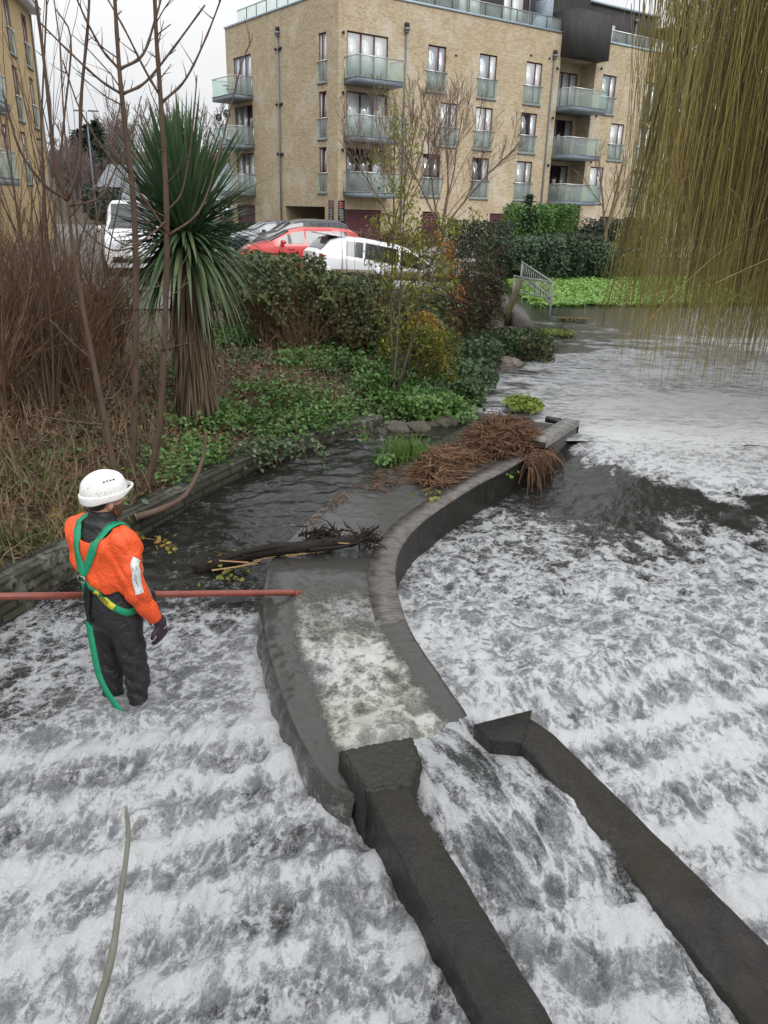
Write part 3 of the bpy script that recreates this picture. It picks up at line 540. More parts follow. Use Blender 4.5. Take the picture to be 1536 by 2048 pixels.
PM = dict(c=P_CURT, s=P_SKY, d=P_DARK, m=P_MID)
def slatmat(name, a, n=8):
    m = NT(name); v = m.coord(); w_ = m.n('ShaderNodeTexWave', {'Vector': v, 'Scale': 1.9, 'Distortion': 0}, bands_direction='Z'); m.col(m.mix(m.math('MULTIPLY', w_.outputs[1], .5), a, tuple(x * .45 for x in a))).rough(.5); m.bump(w_.outputs[1], .6, .02); return m.m
M_SHUT = slatmat('burgundy_roller_shutter', (.105, .024, .036))
def timber():
    m = NT('weathered_black_timber'); v = m.coord((9, 9, .35)); n = m.noise(v, 3, 5, .6); w_ = m.noise(m.coord((30, 30, .02)), 1, 2); m.col(m.ramp(n, [(.3, (.018, .016, .015)), (.62, (.055, .05, .047)), (.8, (.16, .15, .145))])).rough(.75); m.bump(w_, .5, .02); return m.m
M_TIMB = timber()
class Facade:
    """a vertical wall plane: a metres along, z up, o metres out from the wall"""
    def __init__(s, org, d, nrm, root): s.o = np.array([*org, 0.]); s.d = np.array([*d, 0.]); s.n = np.array([*nrm, 0.]); s.root = root; s.ro = np.array(root.location)
    def M(s, V): V = np.asarray(V, float); return s.o + V[:, :1] * s.d + V[:, 1:2] * s.n + V[:, 2:] * np.array([0, 0, 1.]) - s.ro
    def a(s, x, y, out=0): p = onpl(x, y, s.o + s.n * out, s.n); return float((p - s.o) @ s.d), float(p[2])
    def box(s, mb, a0, a1, o0, o1, z0, z1): return mb.box((a0, o0, z0), (a1, o1, z1), s.M)
    def wall(s, a0, a1, z0, z1, holes, mat, dep=.14, name='wall'):
        A = sorted({a0, a1, *[h[0] for h in holes], *[h[1] for h in holes]}); Z = sorted({z0, z1, *[h[2] for h in holes], *[h[3] for h in holes]}); V, F, U = [], [], []
        def quad(P, uv): k = len(V); V.extend(P); U.extend(uv); F.append([k, k + 1, k + 2, k + 3])
        for i in range(len(A) - 1):
            for j in range(len(Z) - 1):
                ca, cz = (A[i] + A[i + 1]) / 2, (Z[j] + Z[j + 1]) / 2
                if any(h[0] < ca < h[1] and h[2] < cz < h[3] for h in holes): continue
                p = [(A[i], Z[j]), (A[i + 1], Z[j]), (A[i + 1], Z[j + 1]), (A[i], Z[j + 1])]; quad([(a, 0, z) for a, z in p], [(a, z, 0) for a, z in p])
        for h in holes:
            d_ = h[4] if len(h) > 4 else dep; c = [(h[0], h[2]), (h[1], h[2]), (h[1], h[3]), (h[0], h[3])]
            for k in range(4):
                (a, z), (b, y) = c[k], c[(k + 1) % 4]; vert = a == b
                quad([(a, 0, z), (a, -d_, z), (b, -d_, y), (b, 0, y)], [(a, z, 0), (a + (d_ if vert else 0), z + (0 if vert else d_), 0), (b + (d_ if vert else 0), y + (0 if vert else d_), 0), (b, y, 0)])
        return mk(name, s.M(V), F, mat, s.root, False, dict(uvm=np.array(U)))
    def window(s, a0, a1, z0, z1, pane='c', split=(.6,), guard=True, o=-.06, name='window', fr=.075, tilt=False):
        mb = MB(); w_ = a1 - a0; xs = [a0] + [a0 + w_ * k for k in split] + [a1]
        s.box(mb, a0, a0 + fr, o - .06, o, z0, z1); s.box(mb, a1 - fr, a1, o - .06, o, z0, z1); s.box(mb, a0 + fr, a1 - fr, o - .06, o, z1 - fr, z1); s.box(mb, a0 + fr, a1 - fr, o - .06, o, z0, z0 + fr)
        for x in xs[1:-1]: s.box(mb, x - fr * .7, x + fr * .7, o - .06, o + .01, z0 + fr, z1 - fr)
        fo = mb.build(name, M_FRAME, s.root)
        for i in range(len(xs) - 1):
            b = MB(); pm = pane[i % len(pane)]; g = 0
            s.box(b, xs[i] + fr * .5, xs[i + 1] - fr * .5, o - .05, o - .012, z0 + fr * .5, z1 - fr * .5); b.build('pane', PM[pm], fo)
        if guard:
            b = MB(); s.box(b, a0 - .10, a1 + .10, .06, .075, z0 - .08, z0 + .98); b.build('glass_guard', M_GUARD, fo)
            b = MB(); s.box(b, a0 - .16, a1 + .16, .04, .10, z0 + 1.0, z0 + 1.055); s.box(b, a0 - .10, a1 + .10, .0, .06, z0 + .99, z0 + 1.03); b.build('handrail', M_STEEL, fo)
            b = MB(); s.box(b, a0 - .10, a1 + .10, .0, .09, z0 - .15, z0 - .08); [s.box(b, x - .02, x + .02, .0, .1, z0 - .20, z0 - .06) for x in (a0, (a0 + a1) / 2, a1)]; b.build('sill_bracket', M_SLAB, fo)
        return fo
    def balcony(s, a0, a1, z, dep=1.4, gh=1.05, o0=0.0):
        mb = MB(); s.box(mb, a0, a1, o0, dep, z - .30, z - .03); s.box(mb, a0 - .03, a1 + .03, o0, dep + .03, z - .03, z); sl = mb.build('balcony', M_SLAB, s.root)
        for g in ((a0 + .02, a1 - .02, dep - .05, dep - .03), (a0 + .02, a0 + .04, o0 + .02, dep - .05), (a1 - .04, a1 - .02, o0 + .02, dep - .05)):
            b = MB(); s.box(b, g[0], g[1], g[2], g[3], z, z + gh); b.build('glass_guard', M_GUARD, sl)
        b = MB(); s.box(b, a0 - .01, a1 + .01, dep - .07, dep - .01, z + gh, z + gh + .045); s.box(b, a0, a0 + .05, o0, dep - .07, z + gh, z + gh + .04); s.box(b, a1 - .05, a1, o0, dep - .07, z + gh, z + gh + .04)
        for x in (a0 + .03, a1 - .03): s.box(b, x - .02, x + .02, o0 + .0, o0 + .04, z, z + gh)
        b.build('handrail', M_STEEL, sl); return sl
    def pipe(s, a, z0, z1, r=.055, o=.09, hopper=True):
        b = MB(); P = s.M([(a, o, z0), (a, o, (z0 + z1) / 2), (a, o, z1)]); b.tube(P, r, 8); po = b.build('downpipe', M_PIPE, s.root)
        b = MB(); s.box(b, a - .14, a + .14, .01, .24, z1, z1 + .16); s.box(b, a - .10, a + .10, .02, .20, z1 - .12, z1); b.build('hopper', M_PIPE, po)
        b = MB(); s.box(b, a - .11, a + .11, .0, .2, z1 + .16, z1 + .40); b.build('outlet', M_DARKM, po)
        return po
    def lamp(s, a, z):
        b = MB(); b.tube(s.M([(a, .0, z), (a, .12, z), (a, .13, z - .12)]), [.05, .06, .06], 8); return b.build('wall_lamp', M_DARKM, s.root)
# ---------------- the main block
c0 = np.array([-3.309, 50.0]); uR = np.array([.825, .565]); vL = np.array([-.601, .799]); nR = np.array([.565, -.825]); nL = np.array([-.799, -.601])
G = .75
apt = empty('apartment_building', (c0[0], c0[1], G), 'large yellow brick apartment block with glass balconies and a dark timber top floor', 'building')
R_ = Facade(c0, uR, nR, apt); L_f = Facade(c0, vL, nL, apt)
FL = (3.85, 6.85, 9.85); HD = (6.27, 9.26, 12.27); TOP = 14.2
wins = [  # px left, px right, px y of head, floor, panes
    (857, 893, 92, 2, 'ss'), (960, 995, 110, 2, 'sc'), (1053.5, 1085.5, 124, 2, 'cc'), (881, 915.5, 206, 1, 'cc'), (952.5, 986, 215, 1, 'cc'), (1043.5, 1074.5, 226, 1, 'ds'), (846, 881.5, 306, 0, 'dd'), (945.5, 978.5, 315, 0, 'dm'), (1034, 1065, 322, 0, 'mm'),
    (1206.5, 1234, 149, 2, 'ms'), (1291.5, 1316.5, 162, 2, 'ms'), (1223, 1249, 247, 1, 'cc'), (1278, 1302, 253, 1, 'mc'), (1182, 1207.5, 334, 0, 'cm'), (1264, 1288.5, 340, 0, 'dm')]
holes, wl = [], []
for x0, x1, y, f, p in wins:
    a0, a1 = R_.a(x0, y)[0], R_.a(x1, y + 4)[0]; holes.append((a0, a1, FL[f], HD[f])); wl.append((a0, a1, FL[f], HD[f], p))
dA, dB = .56, 3.39
for f in range(3): holes.append((dA, dB, FL[f], HD[f]))
BAY = (17.5, 21.0)
holes.append((BAY[0], BAY[1], G, 12.85, 1.3))
gar = [(686, 762, 418), (845, 878, 423), (980, 1008, 428), (1024, 1049, 429), (1200, 1226, 435), (1248, 1275, 436)]
gl = []
for x0, x1, y in gar: a0, a1 = R_.a(x0, y)[0], R_.a(x1, y)[0]; gl.append((a0, a1)); holes.append((a0, a1, G, 2.86))
R_.wall(0, 34, G - .3, TOP, holes, M_BRICK)
for wdw in wl: R_.window(*wdw)
for f, p in ((2, 'ccc'), (1, 'csc'), (0, 'dds')): R_.window(dA, dB, FL[f], HD[f], p, (.34, .66), False, name='balcony_door')
for f in range(3): R_.balcony(.38, 3.55, FL[f]); R_.lamp(.28, FL[f] + 2.3)
def shutter(F, a0, a1, z0, z1, o=-.10):
    n = max(8, int((z1 - z0) / .09)); V, Fc = [], []
    for i in range(n):
        za, zb = z0 + (z1 - z0) * i / n, z0 + (z1 - z0) * (i + 1) / n; zm = (za + zb) / 2; k = len(V)
        V += [(a0, o - .03, za), (a1, o - .03, za), (a1, o, zm), (a0, o, zm), (a1, o - .03, zb), (a0, o - .03, zb)]; Fc += [[k, k + 1, k + 2, k + 3], [k + 3, k + 2, k + 4, k + 5]]
    return mk('roller_shutter', F.M(V), Fc, M_SHUT, F.root)
for a0, a1 in gl: shutter(R_, a0, a1, G, 2.86)
# recessed bay
BK = Facade(c0 - nR * 1.3, uR, nR, apt)
BK.wall(BAY[0], BAY[1], G, 12.85, [(BAY[0] + .15, BAY[1] - .35, FL[f], HD[f]) for f in range(3)] + [(BAY[0] + .1, BAY[1] - .3, G, 2.86)], M_BRICK, name='bay_wall')
for f, p in ((2, 'cccc'), (1, 'dsdm'), (0, 'dddm')): BK.window(BAY[0] + .15, BAY[1] - .35, FL[f], HD[f], p, (.25, .5, .75), False, name='balcony_door')
shutter(BK, BAY[0] + .1, BAY[1] - .3, G, 2.86)
for f in range(3): R_.balcony(17.52, 20.98, FL[f], 1.4, 1.05, -1.28); R_.lamp(21.5, FL[f] + 2.75); R_.lamp(17.2, FL[f] + 2.3)
R_.pipe(R_.a(812, 60)[0], G, 12.75); R_.pipe(16.85, G, 12.75)
mb = MB()
for x, y in ((912, 111), (1062, 111), (1099, 117), (965, 303)): a, z = R_.a(x, y); R_.box(mb, a - .1, a + .1, .0, .02, z - .05, z + .05)
mb.build('air_vent', M_DARKM, apt)
# left face
nwA, nwB = 1.28, 2.12
holesL = [(nwA, nwB, FL[f], HD[f] + .05) for f in range(3)] + [(10.6, 13.25, FL[f], HD[f] + .05) for f in range(3)] + [(10.7, 13.5, G, 2.95), (1.45, 6.35, G, 2.97, 5.0)]
L_f.wall(0, 14.3, G - .3, TOP, holesL, M_BRICK)
for f, p in ((2, 'sc'), (1, 'ds'), (0, 'dm')): L_f.window(nwA, nwB, FL[f], HD[f] + .05, p, (.62,), True)
for f, p in ((2, 'ssm'), (1, 'dsm'), (0, 'csc')): L_f.window(10.6, 13.25, FL[f], HD[f] + .05, p, (.34, .66), False, name='balcony_door'); L_f.balcony(10.5, 13.75, FL[f], 1.45)
shutter(L_f, 10.7, 13.5, G, 2.95)
lp = L_f.pipe(L_f.a(557, 62)[0], G, 12.9)
for z in (12.1, 9.0, 6.1):
    b = MB(); a = L_f.a(557, 62)[0]; L_f.box(b, a - .32, a + .32, .02, .12, z - .04, z + .04); L_f.box(b, a - .34, a - .2, .0, .16, z - .06, z + .09); L_f.box(b, a + .2, a + .34, .0, .16, z - .06, z + .09); b.build('bracket', M_DARKM, lp)
# passage through the block
M_YEL = simple('warm_painted_passage', (.62, .45, .16), .7); 
mb = MB(); L_f.box(mb, 1.45, 6.35, -5.06, -5.0, G, 2.97); mb.build('passage_wall', M_YEL, apt)
mb = MB(); L_f.box(mb, 1.5, 2.5, -1.0, -.9, G, 2.95); mb.build('passage_door', M_DARKM, apt)
M_WOOD = simple('brown_timber_post', (.10, .06, .03), .6)
mb = MB(); [L_f.box(mb, a, a + .16, -3.1, -2.95, G, 2.5) for a in (3.6, 4.6, 5.5)]; L_f.box(mb, 3.4, 5.8, -3.12, -2.93, 2.5, 2.66); mb.build('timber_frame', M_WOOD, apt)
# notice boards on the corner
M_BLK = simple('black_notice_board', (.012, .013, .016), .35); M_RED = simple('red_lettering', (.5, .12, .11), .6); M_WHT = simple('pale_lettering', (.48, .50, .52), .6)
def board(F, a0, a1, z0, z1):
    b = MB(); F.box(b, a0, a1, .01, .04, z0, z1); bo = b.build('notice_board', M_BLK, apt); w_ = a1 - a0; rr = random.Random(3)
    b = MB(); [F.box(b, a0 + w_ * .2, a1 - w_ * .2, .04, .045, z1 - k - .07, z1 - k) for k in (.10, .22, .34)]; b.build('red_text_line', M_RED, bo)
    b = MB(); z = z1 - .52
    while z > z0 + .12: F.box(b, a0 + w_ * (.08 + .12 * rr.random()), a1 - w_ * (.08 + .2 * rr.random()), .04, .045, z - .03, z); z -= .085
    b.build('pale_text_line', M_WHT, bo)
board(L_f, .45, .98, 2.05, 3.35); board(R_, .02 + .0, .46, 2.05, 3.35)
# coping, roof, penthouse
mb = MB(); R_.box(mb, -.04, 17.45, -.3, .06, TOP, TOP + .12); R_.box(mb, 21.0, 34.05, -.3, .06, TOP, TOP + .12); L_f.box(mb, .07, 14.35, -.3, .06, TOP + .002, TOP + .122); mb.build('coping', M_COPE, apt)
cs = [c0, c0 + uR * 34, c0 + uR * 34 - nR * 13, c0 + vL * 14.3 - nL * 13, c0 + vL * 14.3]
rv = np.array([[p[0], p[1], TOP - .02] for p in cs]) - np.array(apt.location); mk('flat_roof', rv, [[0, 1, 2, 3, 4]], M_ASPH, apt)
bv = [[*(p - np.array(apt.location)[:2]), z - G] for p in cs[1:] for z in (G - .3, TOP)]; mk('rear_wall', bv, [[0, 2, 3, 1], [2, 4, 5, 3], [4, 6, 7, 5]], M_BRICK2, apt)
PS = Facade(c0 - nR * 2.2, uR, nR, apt)
hz = []
for x0, x1, y in ((919, 964, -6), (1007, 1049, 12)): hz.append((PS.a(x0, y)[0], PS.a(x1, y)[0], TOP + .05, 16.75))
PS.wall(3.2, 22.2, TOP, 18.0, hz, M_TIMB, .1, 'penthouse_wall')
for h in hz: PS.window(*h, 'cc', (.4,), False)
zB = PS.a(1300, 33)[1]
mb = MB(); PS.box(mb, 22.2, 29.4, -6, -.004, TOP, zB); PS.box(mb, 3.2, 22.2, -8, -.11, TOP + .0, 17.96); mb.build('penthouse_block', M_TIMB, apt)
mb = MB(); PS.box(mb, 22.1, 29.7, -6.2, .15, zB, zB + .14); PS.box(mb, 3.0, 22.1, -8.2, .15, 18.0, 18.15); mb.build('roof_edge', M_COPE, apt)
wb = PS.window(23.4, 25.0, TOP + .1, zB - 1.0, 'cc', (.5,), False, o=.02)
mb = MB(); PS.box(mb, 29.4, 33.0, -3.5, 1.2, 16.1, 16.3); [PS.box(mb, a, a + .12, -.5, -.38, TOP, 16.1) for a in (31.2, 32.7)]; mb.build('terrace_canopy', simple('canopy_timber', (.12, .085, .05), .7), apt)
mb = MB(); P = PS.M([(11.2 + 5.0, .1, TOP), (16.2, .1, TOP + 3.4)]); mb.tube(PS.M([(16.2, .1, TOP), (16.2, .1, 16), (16.2, .1, 17.4)]), .05, 8); PS.box(mb, 16.05, 16.35, .0, .22, 17.4, 17.6); mb.tube(PS.M([(27.1, .1, TOP), (27.1, .1, 15.4), (27.1, .1, zB - .6)]), .05, 8); PS.box(mb, 26.95, 27.25, .0, .22, zB - .6, zB - .4); mb.build('terrace_downpipe', M_PIPE, apt)
mb = MB()
for a, z in ((15.6, 17.25), (17.0, 17.0)): PS.box(mb, a, a + .13, .01, .09, z, z + .3)
mb.build('terrace_light', simple('terrace_light_box', (.45, .38, .2), .5), apt)
# timber box over the bay
mb = MB(); prof = [(17.42, -1.3), (17.42, .55), (17.85, 1.05), (21.05, 1.05), (21.05, -1.3)]; V = [(a, o, z) for z in (12.86, 15.55) for a, o in prof]; n = 5
mb.add(R_.M(V), [list(range(n))[::-1]] + [[i, (i + 1) % n, n + (i + 1) % n, n + i] for i in range(n)] + [[0 + n, 1 + n, 2 + n, 3 + n, 4 + n]]); mb.build('timber_bay', M_TIMB, apt)
# glass balustrade of the roof terrace
def balus(F, a0, a1, name='roof_balustrade', st=1.35, o=-.12):
    b = MB(); F.box(b, a0, a1, o - .03, o + .03, TOP + .82, TOP + .87); ro = b.build(name, M_STEEL, apt); n = max(1, round((a1 - a0) / st)); 
    for i in range(n):
        b = MB(); x0, x1 = a0 + (a1 - a0) * i / n + .02, a0 + (a1 - a0) * (i + 1) / n - .02; F.box(b, x0, x1, o - .008, o + .008, TOP + .12, TOP + .82); b.build('glass_guard', M_GUARD, ro)
        b = MB(); F.box(b, x0 - .04, x0 - .0, o - .02, o + .02, TOP + .1, TOP + .84); b.build('post', M_DARKM, ro)
balus(R_, .1, 17.35); balus(R_, 21.1, 33.8); balus(L_f, .35, 12.6)
mb = MB(); R_.box(mb, 16.6, 16.65, -2.0, -.3, TOP, 16.25); mb.build('privacy_screen', simple('frosted_screen', (.30, .36, .42), .3), apt)
# things on the terrace and the balconies
a = R_.a(1085, 55, -1.1)[0]
V, F = [], []
for i in range(9):
    for j in range(17): t, p = pi * j / 16, pi / 2 * i / 8; V.append((a + 1.0 * cos(t) * cos(p), -1.2 + .75 * sin(p), TOP + 1.15 * sin(t) * cos(p * .9)))
tent = empty('pop_up_tent', tuple(R_.M([(a, -1.2, TOP)])[0] + R_.ro), 'small round blue-grey pop-up tent on the roof terrace behind the glass', 'tent')
mk('tent_fabric', R_.M(V) + R_.ro - np.array(tent.location), grid_faces(17, 9), simple('tent_grey_blue', (.16, .185, .24), .6), tent, True)
mb = MB(); mb.tube(R_.M([(a + 1.01 * cos(t), -1.2, TOP + 1.16 * sin(t)) for t in np.linspace(0, pi, 20)]) + R_.ro - np.array(tent.location), .025, 6); mb.build('tent_hoop', M_DARKM, tent)
def bistro_chair(p, rz, label):
    e = empty('folding_chair', p, label, 'chair', None, rz); m_ = simple('dark_chair_metal', (.16, .17, .17), .5)
    mb = MB(); mb.box((-.2, -.2, .43), (.2, .2, .46)); mb.build('seat', m_, e); mb = MB(); mb.bar((-.2, -.2, .46), (-.2, -.34, .9), .03); mb.bar((.2, -.2, .46), (.2, -.34, .9), .03); mb.bar((-.2, -.33, .86), (.2, -.33, .86), .03, .1); mb.build('backrest', m_, e)
    for sx in (-.19, .19): mb = MB(); mb.bar((sx, -.22, .45), (sx, .24, 0), .03); mb.build('leg', m_, e); mb = MB(); mb.bar((sx, .2, .45), (sx, -.26, 0), .03); mb.build('leg', m_, e)
def bistro_table(p, label):
    e = empty('bistro_table', p, label, 'table'); m_ = simple('pale_table_metal', (.42, .43, .42), .4)
    mb = MB(); mb.tube([(0, 0, .70), (0, 0, .705), (0, 0, .725), (0, 0, .73)], [.30, .31, .31, .30], 18); mb.build('tabletop', m_, e)
    for k in range(3): mb = MB(); t = k * 2.09; mb.bar((.03 * cos(t), .03 * sin(t), .70), (-.24 * cos(t), -.24 * sin(t), 0), .03); mb.build('leg', m_, e)
wp = lambda F, a, o, z: tuple(F.M([(a, o, z)])[0] + F.ro)
bistro_chair(wp(R_, 18.2, .5, FL[0]), .9, 'folding chair leaning back on the lowest balcony of the recessed bay'); bistro_table(wp(R_, 19.3, .55, FL[0]), 'small folding table on the lowest balcony of the recessed bay')
bistro_table(wp(R_, 19.9, .5, FL[1]), 'small round table on the middle balcony of the recessed bay')
bistro_chair(wp(L_f, 12.2, .8, FL[2]), 2.2, 'dark chair on the top balcony at the left end of the block'); bistro_table(wp(L_f, 12.9, .7, FL[2]), 'small round table on the top balcony at the left end of the block')
M_TOPI = leafmat('topiary_leaf', [(.012, .03, .012), (.025, .05, .02)], .6, 0)
def leafball(n, r, sz, seed=0, squash=1, shell=.25):
    g = np.random.default_rng(seed); d = g.normal(size=(n, 3)); d /= np.linalg.norm(d, axis=1, keepdims=True); rr = r * (1 - shell * g.random(n) ** 2); return leaves(d * rr[:, None] * np.array([1, 1, squash]), sz, seed + 1, nrm=d)
def leaves(P, sz, seed=0, nrm=None, asp=.55, tilt=.9, curl=.25, svar=.4, ddir=None):
    """kite-shaped folded leaves at points P"""
    g = np.random.default_rng(seed); n = len(P); N = g.normal(size=(n, 3)) * tilt + (nrm if nrm is not None else np.array([0, 0, 1.])); N /= np.linalg.norm(N, axis=1, keepdims=True)
    D = g.normal(size=(n, 3)) if ddir is None else ddir + g.normal(size=(n, 3)) * .35; D -= (D * N).sum(1, keepdims=True) * N; D /= np.linalg.norm(D, axis=1, keepdims=True) + 1e-9; S = np.cross(N, D)
    s = (np.asarray(sz) * (1 - svar / 2 + svar * g.random(n)))[:, None]; w_ = s * asp / 2
    a = P; b = P + D * s * .45 + S * w_ + N * s * curl * .4; c = P + D * s - N * s * curl * .5; d = P + D * s * .45 - S * w_ + N * s * curl * .4
    V = np.stack([a, b, c, d], 1).reshape(-1, 3); k = np.arange(n)[:, None] * 4; F = np.concatenate([k + np.array([[0, 1, 2]]), k + np.array([[0, 2, 3]])]); return V, F
for k, (aa, oo, zz, r) in enumerate(((12.0, 1.25, 1.9, .26), (13.4, 1.2, 1.75, .22))):
    V, F = leafball(500, r, .07, k); e = empty('topiary_ball', wp(L_f, aa, oo, FL[1]), ['topiary ball on a stem, larger one on the middle left-end balcony', 'topiary ball on a stem, smaller one at the balcony end on the middle floor'][k], 'plant'); mk('foliage', V + np.array([0, 0, zz]), F, M_TOPI, e); mb = MB(); mb.tube([(0, 0, 0), (0, 0, 1), (0, 0, zz)], .02, 6); mb.build('stem', M_WOOD, e); mb = MB(); mb.tube([(0, 0, 0.0), (0, 0, .02), (0, 0, .3), (0, 0, .31)], [.12, .13, .17, .17], 12); mb.build('pot', M_DARKM, e)
# ---------------- the block on the left edge
lb0 = np.array([-20.6, 50.0]); dv = np.array([sin(RAD(12.5)), -cos(RAD(12.5))]); nv = np.array([cos(RAD(12.5)), sin(RAD(12.5))])
lb = empty('apartment_building', (lb0[0], lb0[1], G), 'golden brick apartment block cut off by the left edge, with white eaves', 'building')
LBF = Facade(lb0, dv, nv, lb)
hl = []; spec = []
for t0, t1, kinds in ((1.3, 2.5, 'cmdd'), (5.3, 6.5, 'cdmd'), (9.3, 10.5, 'cdmd')):
    for f in range(3): hl.append((t0, t1, FL[f] - .2 + .1, HD[f] - .1)); spec.append(kinds[f])
LBF.wall(0, 34, G - .3, 12.6, hl + [(12.5, 16, 3.6, 11.6, 1.2)], M_BRICK2)
for h, p in zip(hl, spec): LBF.window(*h, p, (.5,), True)
mb = MB(); LBF.box(mb, 12.5, 16, -1.26, -1.2, 3.6, 11.6); mb.build('bay_wall', M_BRICK2, lb)
for z in (3.75, 6.75, 9.75): LBF.balcony(12.55, 15.95, z, .9, 1.05, -1.15)
mb = MB(); LBF.box(mb, -.35, 34, -.2, .55, 12.6, 12.9); mb.build('eaves', simple('white_eaves', (.75, .76, .77), .5, 0, .06), lb)
V = [(-.5, .6, 12.9), (34, .6, 12.9), (34, -6, 15.5), (-.5, -6, 15.5), (-.5, -12.6, 12.9), (34, -12.6, 12.9)]; mk('roof', LBF.M(V), [[0, 1, 2, 3], [3, 2, 5, 4], [0, 3, 4]], simple('dark_slate', (.06, .062, .068), .6), lb)
V = [(0, 0, G - .3), (0, -12, G - .3), (0, -12, 12.6), (0, 0, 12.6)]; mk('end_wall', LBF.M(V), [[0, 1, 2, 3]], M_BRICK2, lb, attrs=dict(uvm=np.array([(0, 0, 0), (12, 0, 0), (12, 12, 0), (0, 12, 0)])))
mb = MB(); mb.tube(LBF.M([(.25, .08, G), (.25, .08, 6), (.25, .08, 12.5)]), .05, 8); mb.build('downpipe', M_PIPE, lb)
# ---------------- houses beyond the car park
M_SLATE = bricks('grey_slates', (.20, .21, .23), (.15, .16, .175), (.09, .09, .1), .35, .22, None, .6, .2, uv=None); M_REND = simple('pale_render', (.62, .62, .60), .8); M_BRBR = simple('brown_brick', (.16, .10, .07), .8)
def house(p, w_, d, h, rh, rz, wm, label):
    e = empty('house', (*p, G), label, 'house', None, rz); b = MB(); b.box((-w_ / 2, 0, 0), (w_ / 2, d, h)); b.add([(-w_ / 2, 0, h), (-w_ / 2, d, h), (-w_ / 2, d / 2, h + rh), (w_ / 2, 0, h), (w_ / 2, d, h), (w_ / 2, d / 2, h + rh)], [(0, 2, 1), (3, 4, 5)]); b.build('wall', wm, e)
    x0, x1 = -w_ / 2 - .4, w_ / 2 + .4; q = .3; s = rh / (d / 2)
    b = MB(); b.add([(x0, -q, h - q * s + .06), (x1, -q, h - q * s + .06), (x1, d / 2, h + rh + .06), (x0, d / 2, h + rh + .06), (x0, d + q, h - q * s + .06), (x1, d + q, h - q * s + .06)], [(0, 1, 2, 3), (3, 2, 5, 4)]); ro = b.build('roof', M_SLATE, e)
    b = MB(); b.box((w_ * .25, d / 2 - .4, h + rh - .8), (w_ * .25 + .9, d / 2 + .4, h + rh + .9)); b.build('chimney', M_BRBR, ro)
    for k in range(3):
        x = -w_ / 2 + w_ * (k + .5) / 3; b = MB(); b.box((x - .6, -.03, h * .35), (x + .6, .03, h * .75)); wo = b.build('window', M_REND, e); b = MB(); b.box((x - .5, -.05, h * .38), (x + .5, -.03, h * .72)); b.build('pane', P_DARK, wo)
house((-25.5, 92), 9, 8, 2.6, 2.6, .05, M_REND, 'low pale house with a grey slate roof beyond the car park')
house((-19.0, 84), 7, 7, 2.9, 3.4, .55, M_BRBR, 'brown brick house with a steep grey slate roof behind the palm')
house((-31.5, 100), 8, 8, 4.0, 2.5, -.1, M_BRBR, 'brown house with a dark roof farthest to the left beyond the car park')
e = empty('lantern_hut', (-19.6, 76, G), 'white hut with a small pyramid roof light beyond the car park', 'hut'); mb = MB(); mb.box((-2.8, 0, 0), (2.8, 4, 2.6)); mb.build('wall', M_REND, e)
mb = MB(); mb.add([(-3, -.2, 2.6), (3, -.2, 2.6), (3, 4.2, 2.6), (-3, 4.2, 2.6), (0, 2, 4.2)], [(0, 1, 4), (1, 2, 4), (2, 3, 4), (3, 0, 4)]); mb.build('roof', simple('pale_blue_roof', (.55, .6, .65), .4), e)
# ================================================================== PLANTS
def strap(P, wd, nrm, fold=.35):
    """a strap leaf along P: 3 verts across, V-folded"""
    T, _, _ = frames(P); S = np.cross(T, nrm); S /= np.linalg.norm(S, axis=1, keepdims=True) + 1e-9; N = np.cross(S, T); w_ = np.asarray(wd)[:, None]
    V = np.stack([P - S * w_ / 2 + N * w_ * fold * .5, P, P + S * w_ / 2 + N * w_ * fold * .5], 1).reshape(-1, 3); n = len(P); i = np.arange(n - 1)[:, None] * 3
    F = np.concatenate([i + np.array([[0, 1, 4, 3]]), i + np.array([[1, 2, 5, 4]])]); return V, F
def cat(lst):
    V, F, k = [], [], 0
    for v, f in lst: V.append(v); F.append(f + k); k += len(v)
    return np.concatenate(V), np.concatenate(F)
def straps(specs, mat, name, parent): V, F = cat(specs); return mk(name, V, F, mat, parent, True)
# ---------------- the palm-like cabbage tree
PALM = np.array([-2.16, 8.55, .56])
palm = empty('cabbage_palm', tuple(PALM), 'spiky cabbage palm, green sword leaves above a skirt of dead brown ones', 'palm')
palm.scale = (.88, .88, 1)
g = np.random.default_rng(11); hub = np.array([0, 0, 1.98]); up, dn, dead = [], [], []
for i in range(760):
    az = g.random() * 2 * pi; k = i / 760; el = RAD(88 - 118 * k ** 1.15 + g.normal() * 7); ln = (1.26 + .10 * g.normal()) * (1.0 if el > .75 else .76)
    d = np.array([cos(az) * cos(el), sin(az) * cos(el), sin(el)]); o = np.array([cos(az), sin(az), 0]); t = np.linspace(0, 1, 9)[:, None]
    sag = (.05 + .10 * g.random()) * (cos(el) ** 2) + (.55 * max(0, .35 - el) if el < .35 else 0)
    P = hub + np.array([0, 0, .25 * (g.random() - .6)]) + d * t * ln * (.95 if el > .9 else 1.0) + np.array([0, 0, -1.]) * sag * t ** 2.2 * ln - o * (.45 * max(0, .2 - el)) * t ** 2 * ln * .6
    wd = .046 * np.array([.5, .8, .95, 1, 1, .9, .72, .42, .04]); N = np.tile(np.cross(np.cross(d, [0, 0, 1.]) + 1e-4, d), (9, 1)); (up if el > .0 else dn).append(strap(P, wd, N))
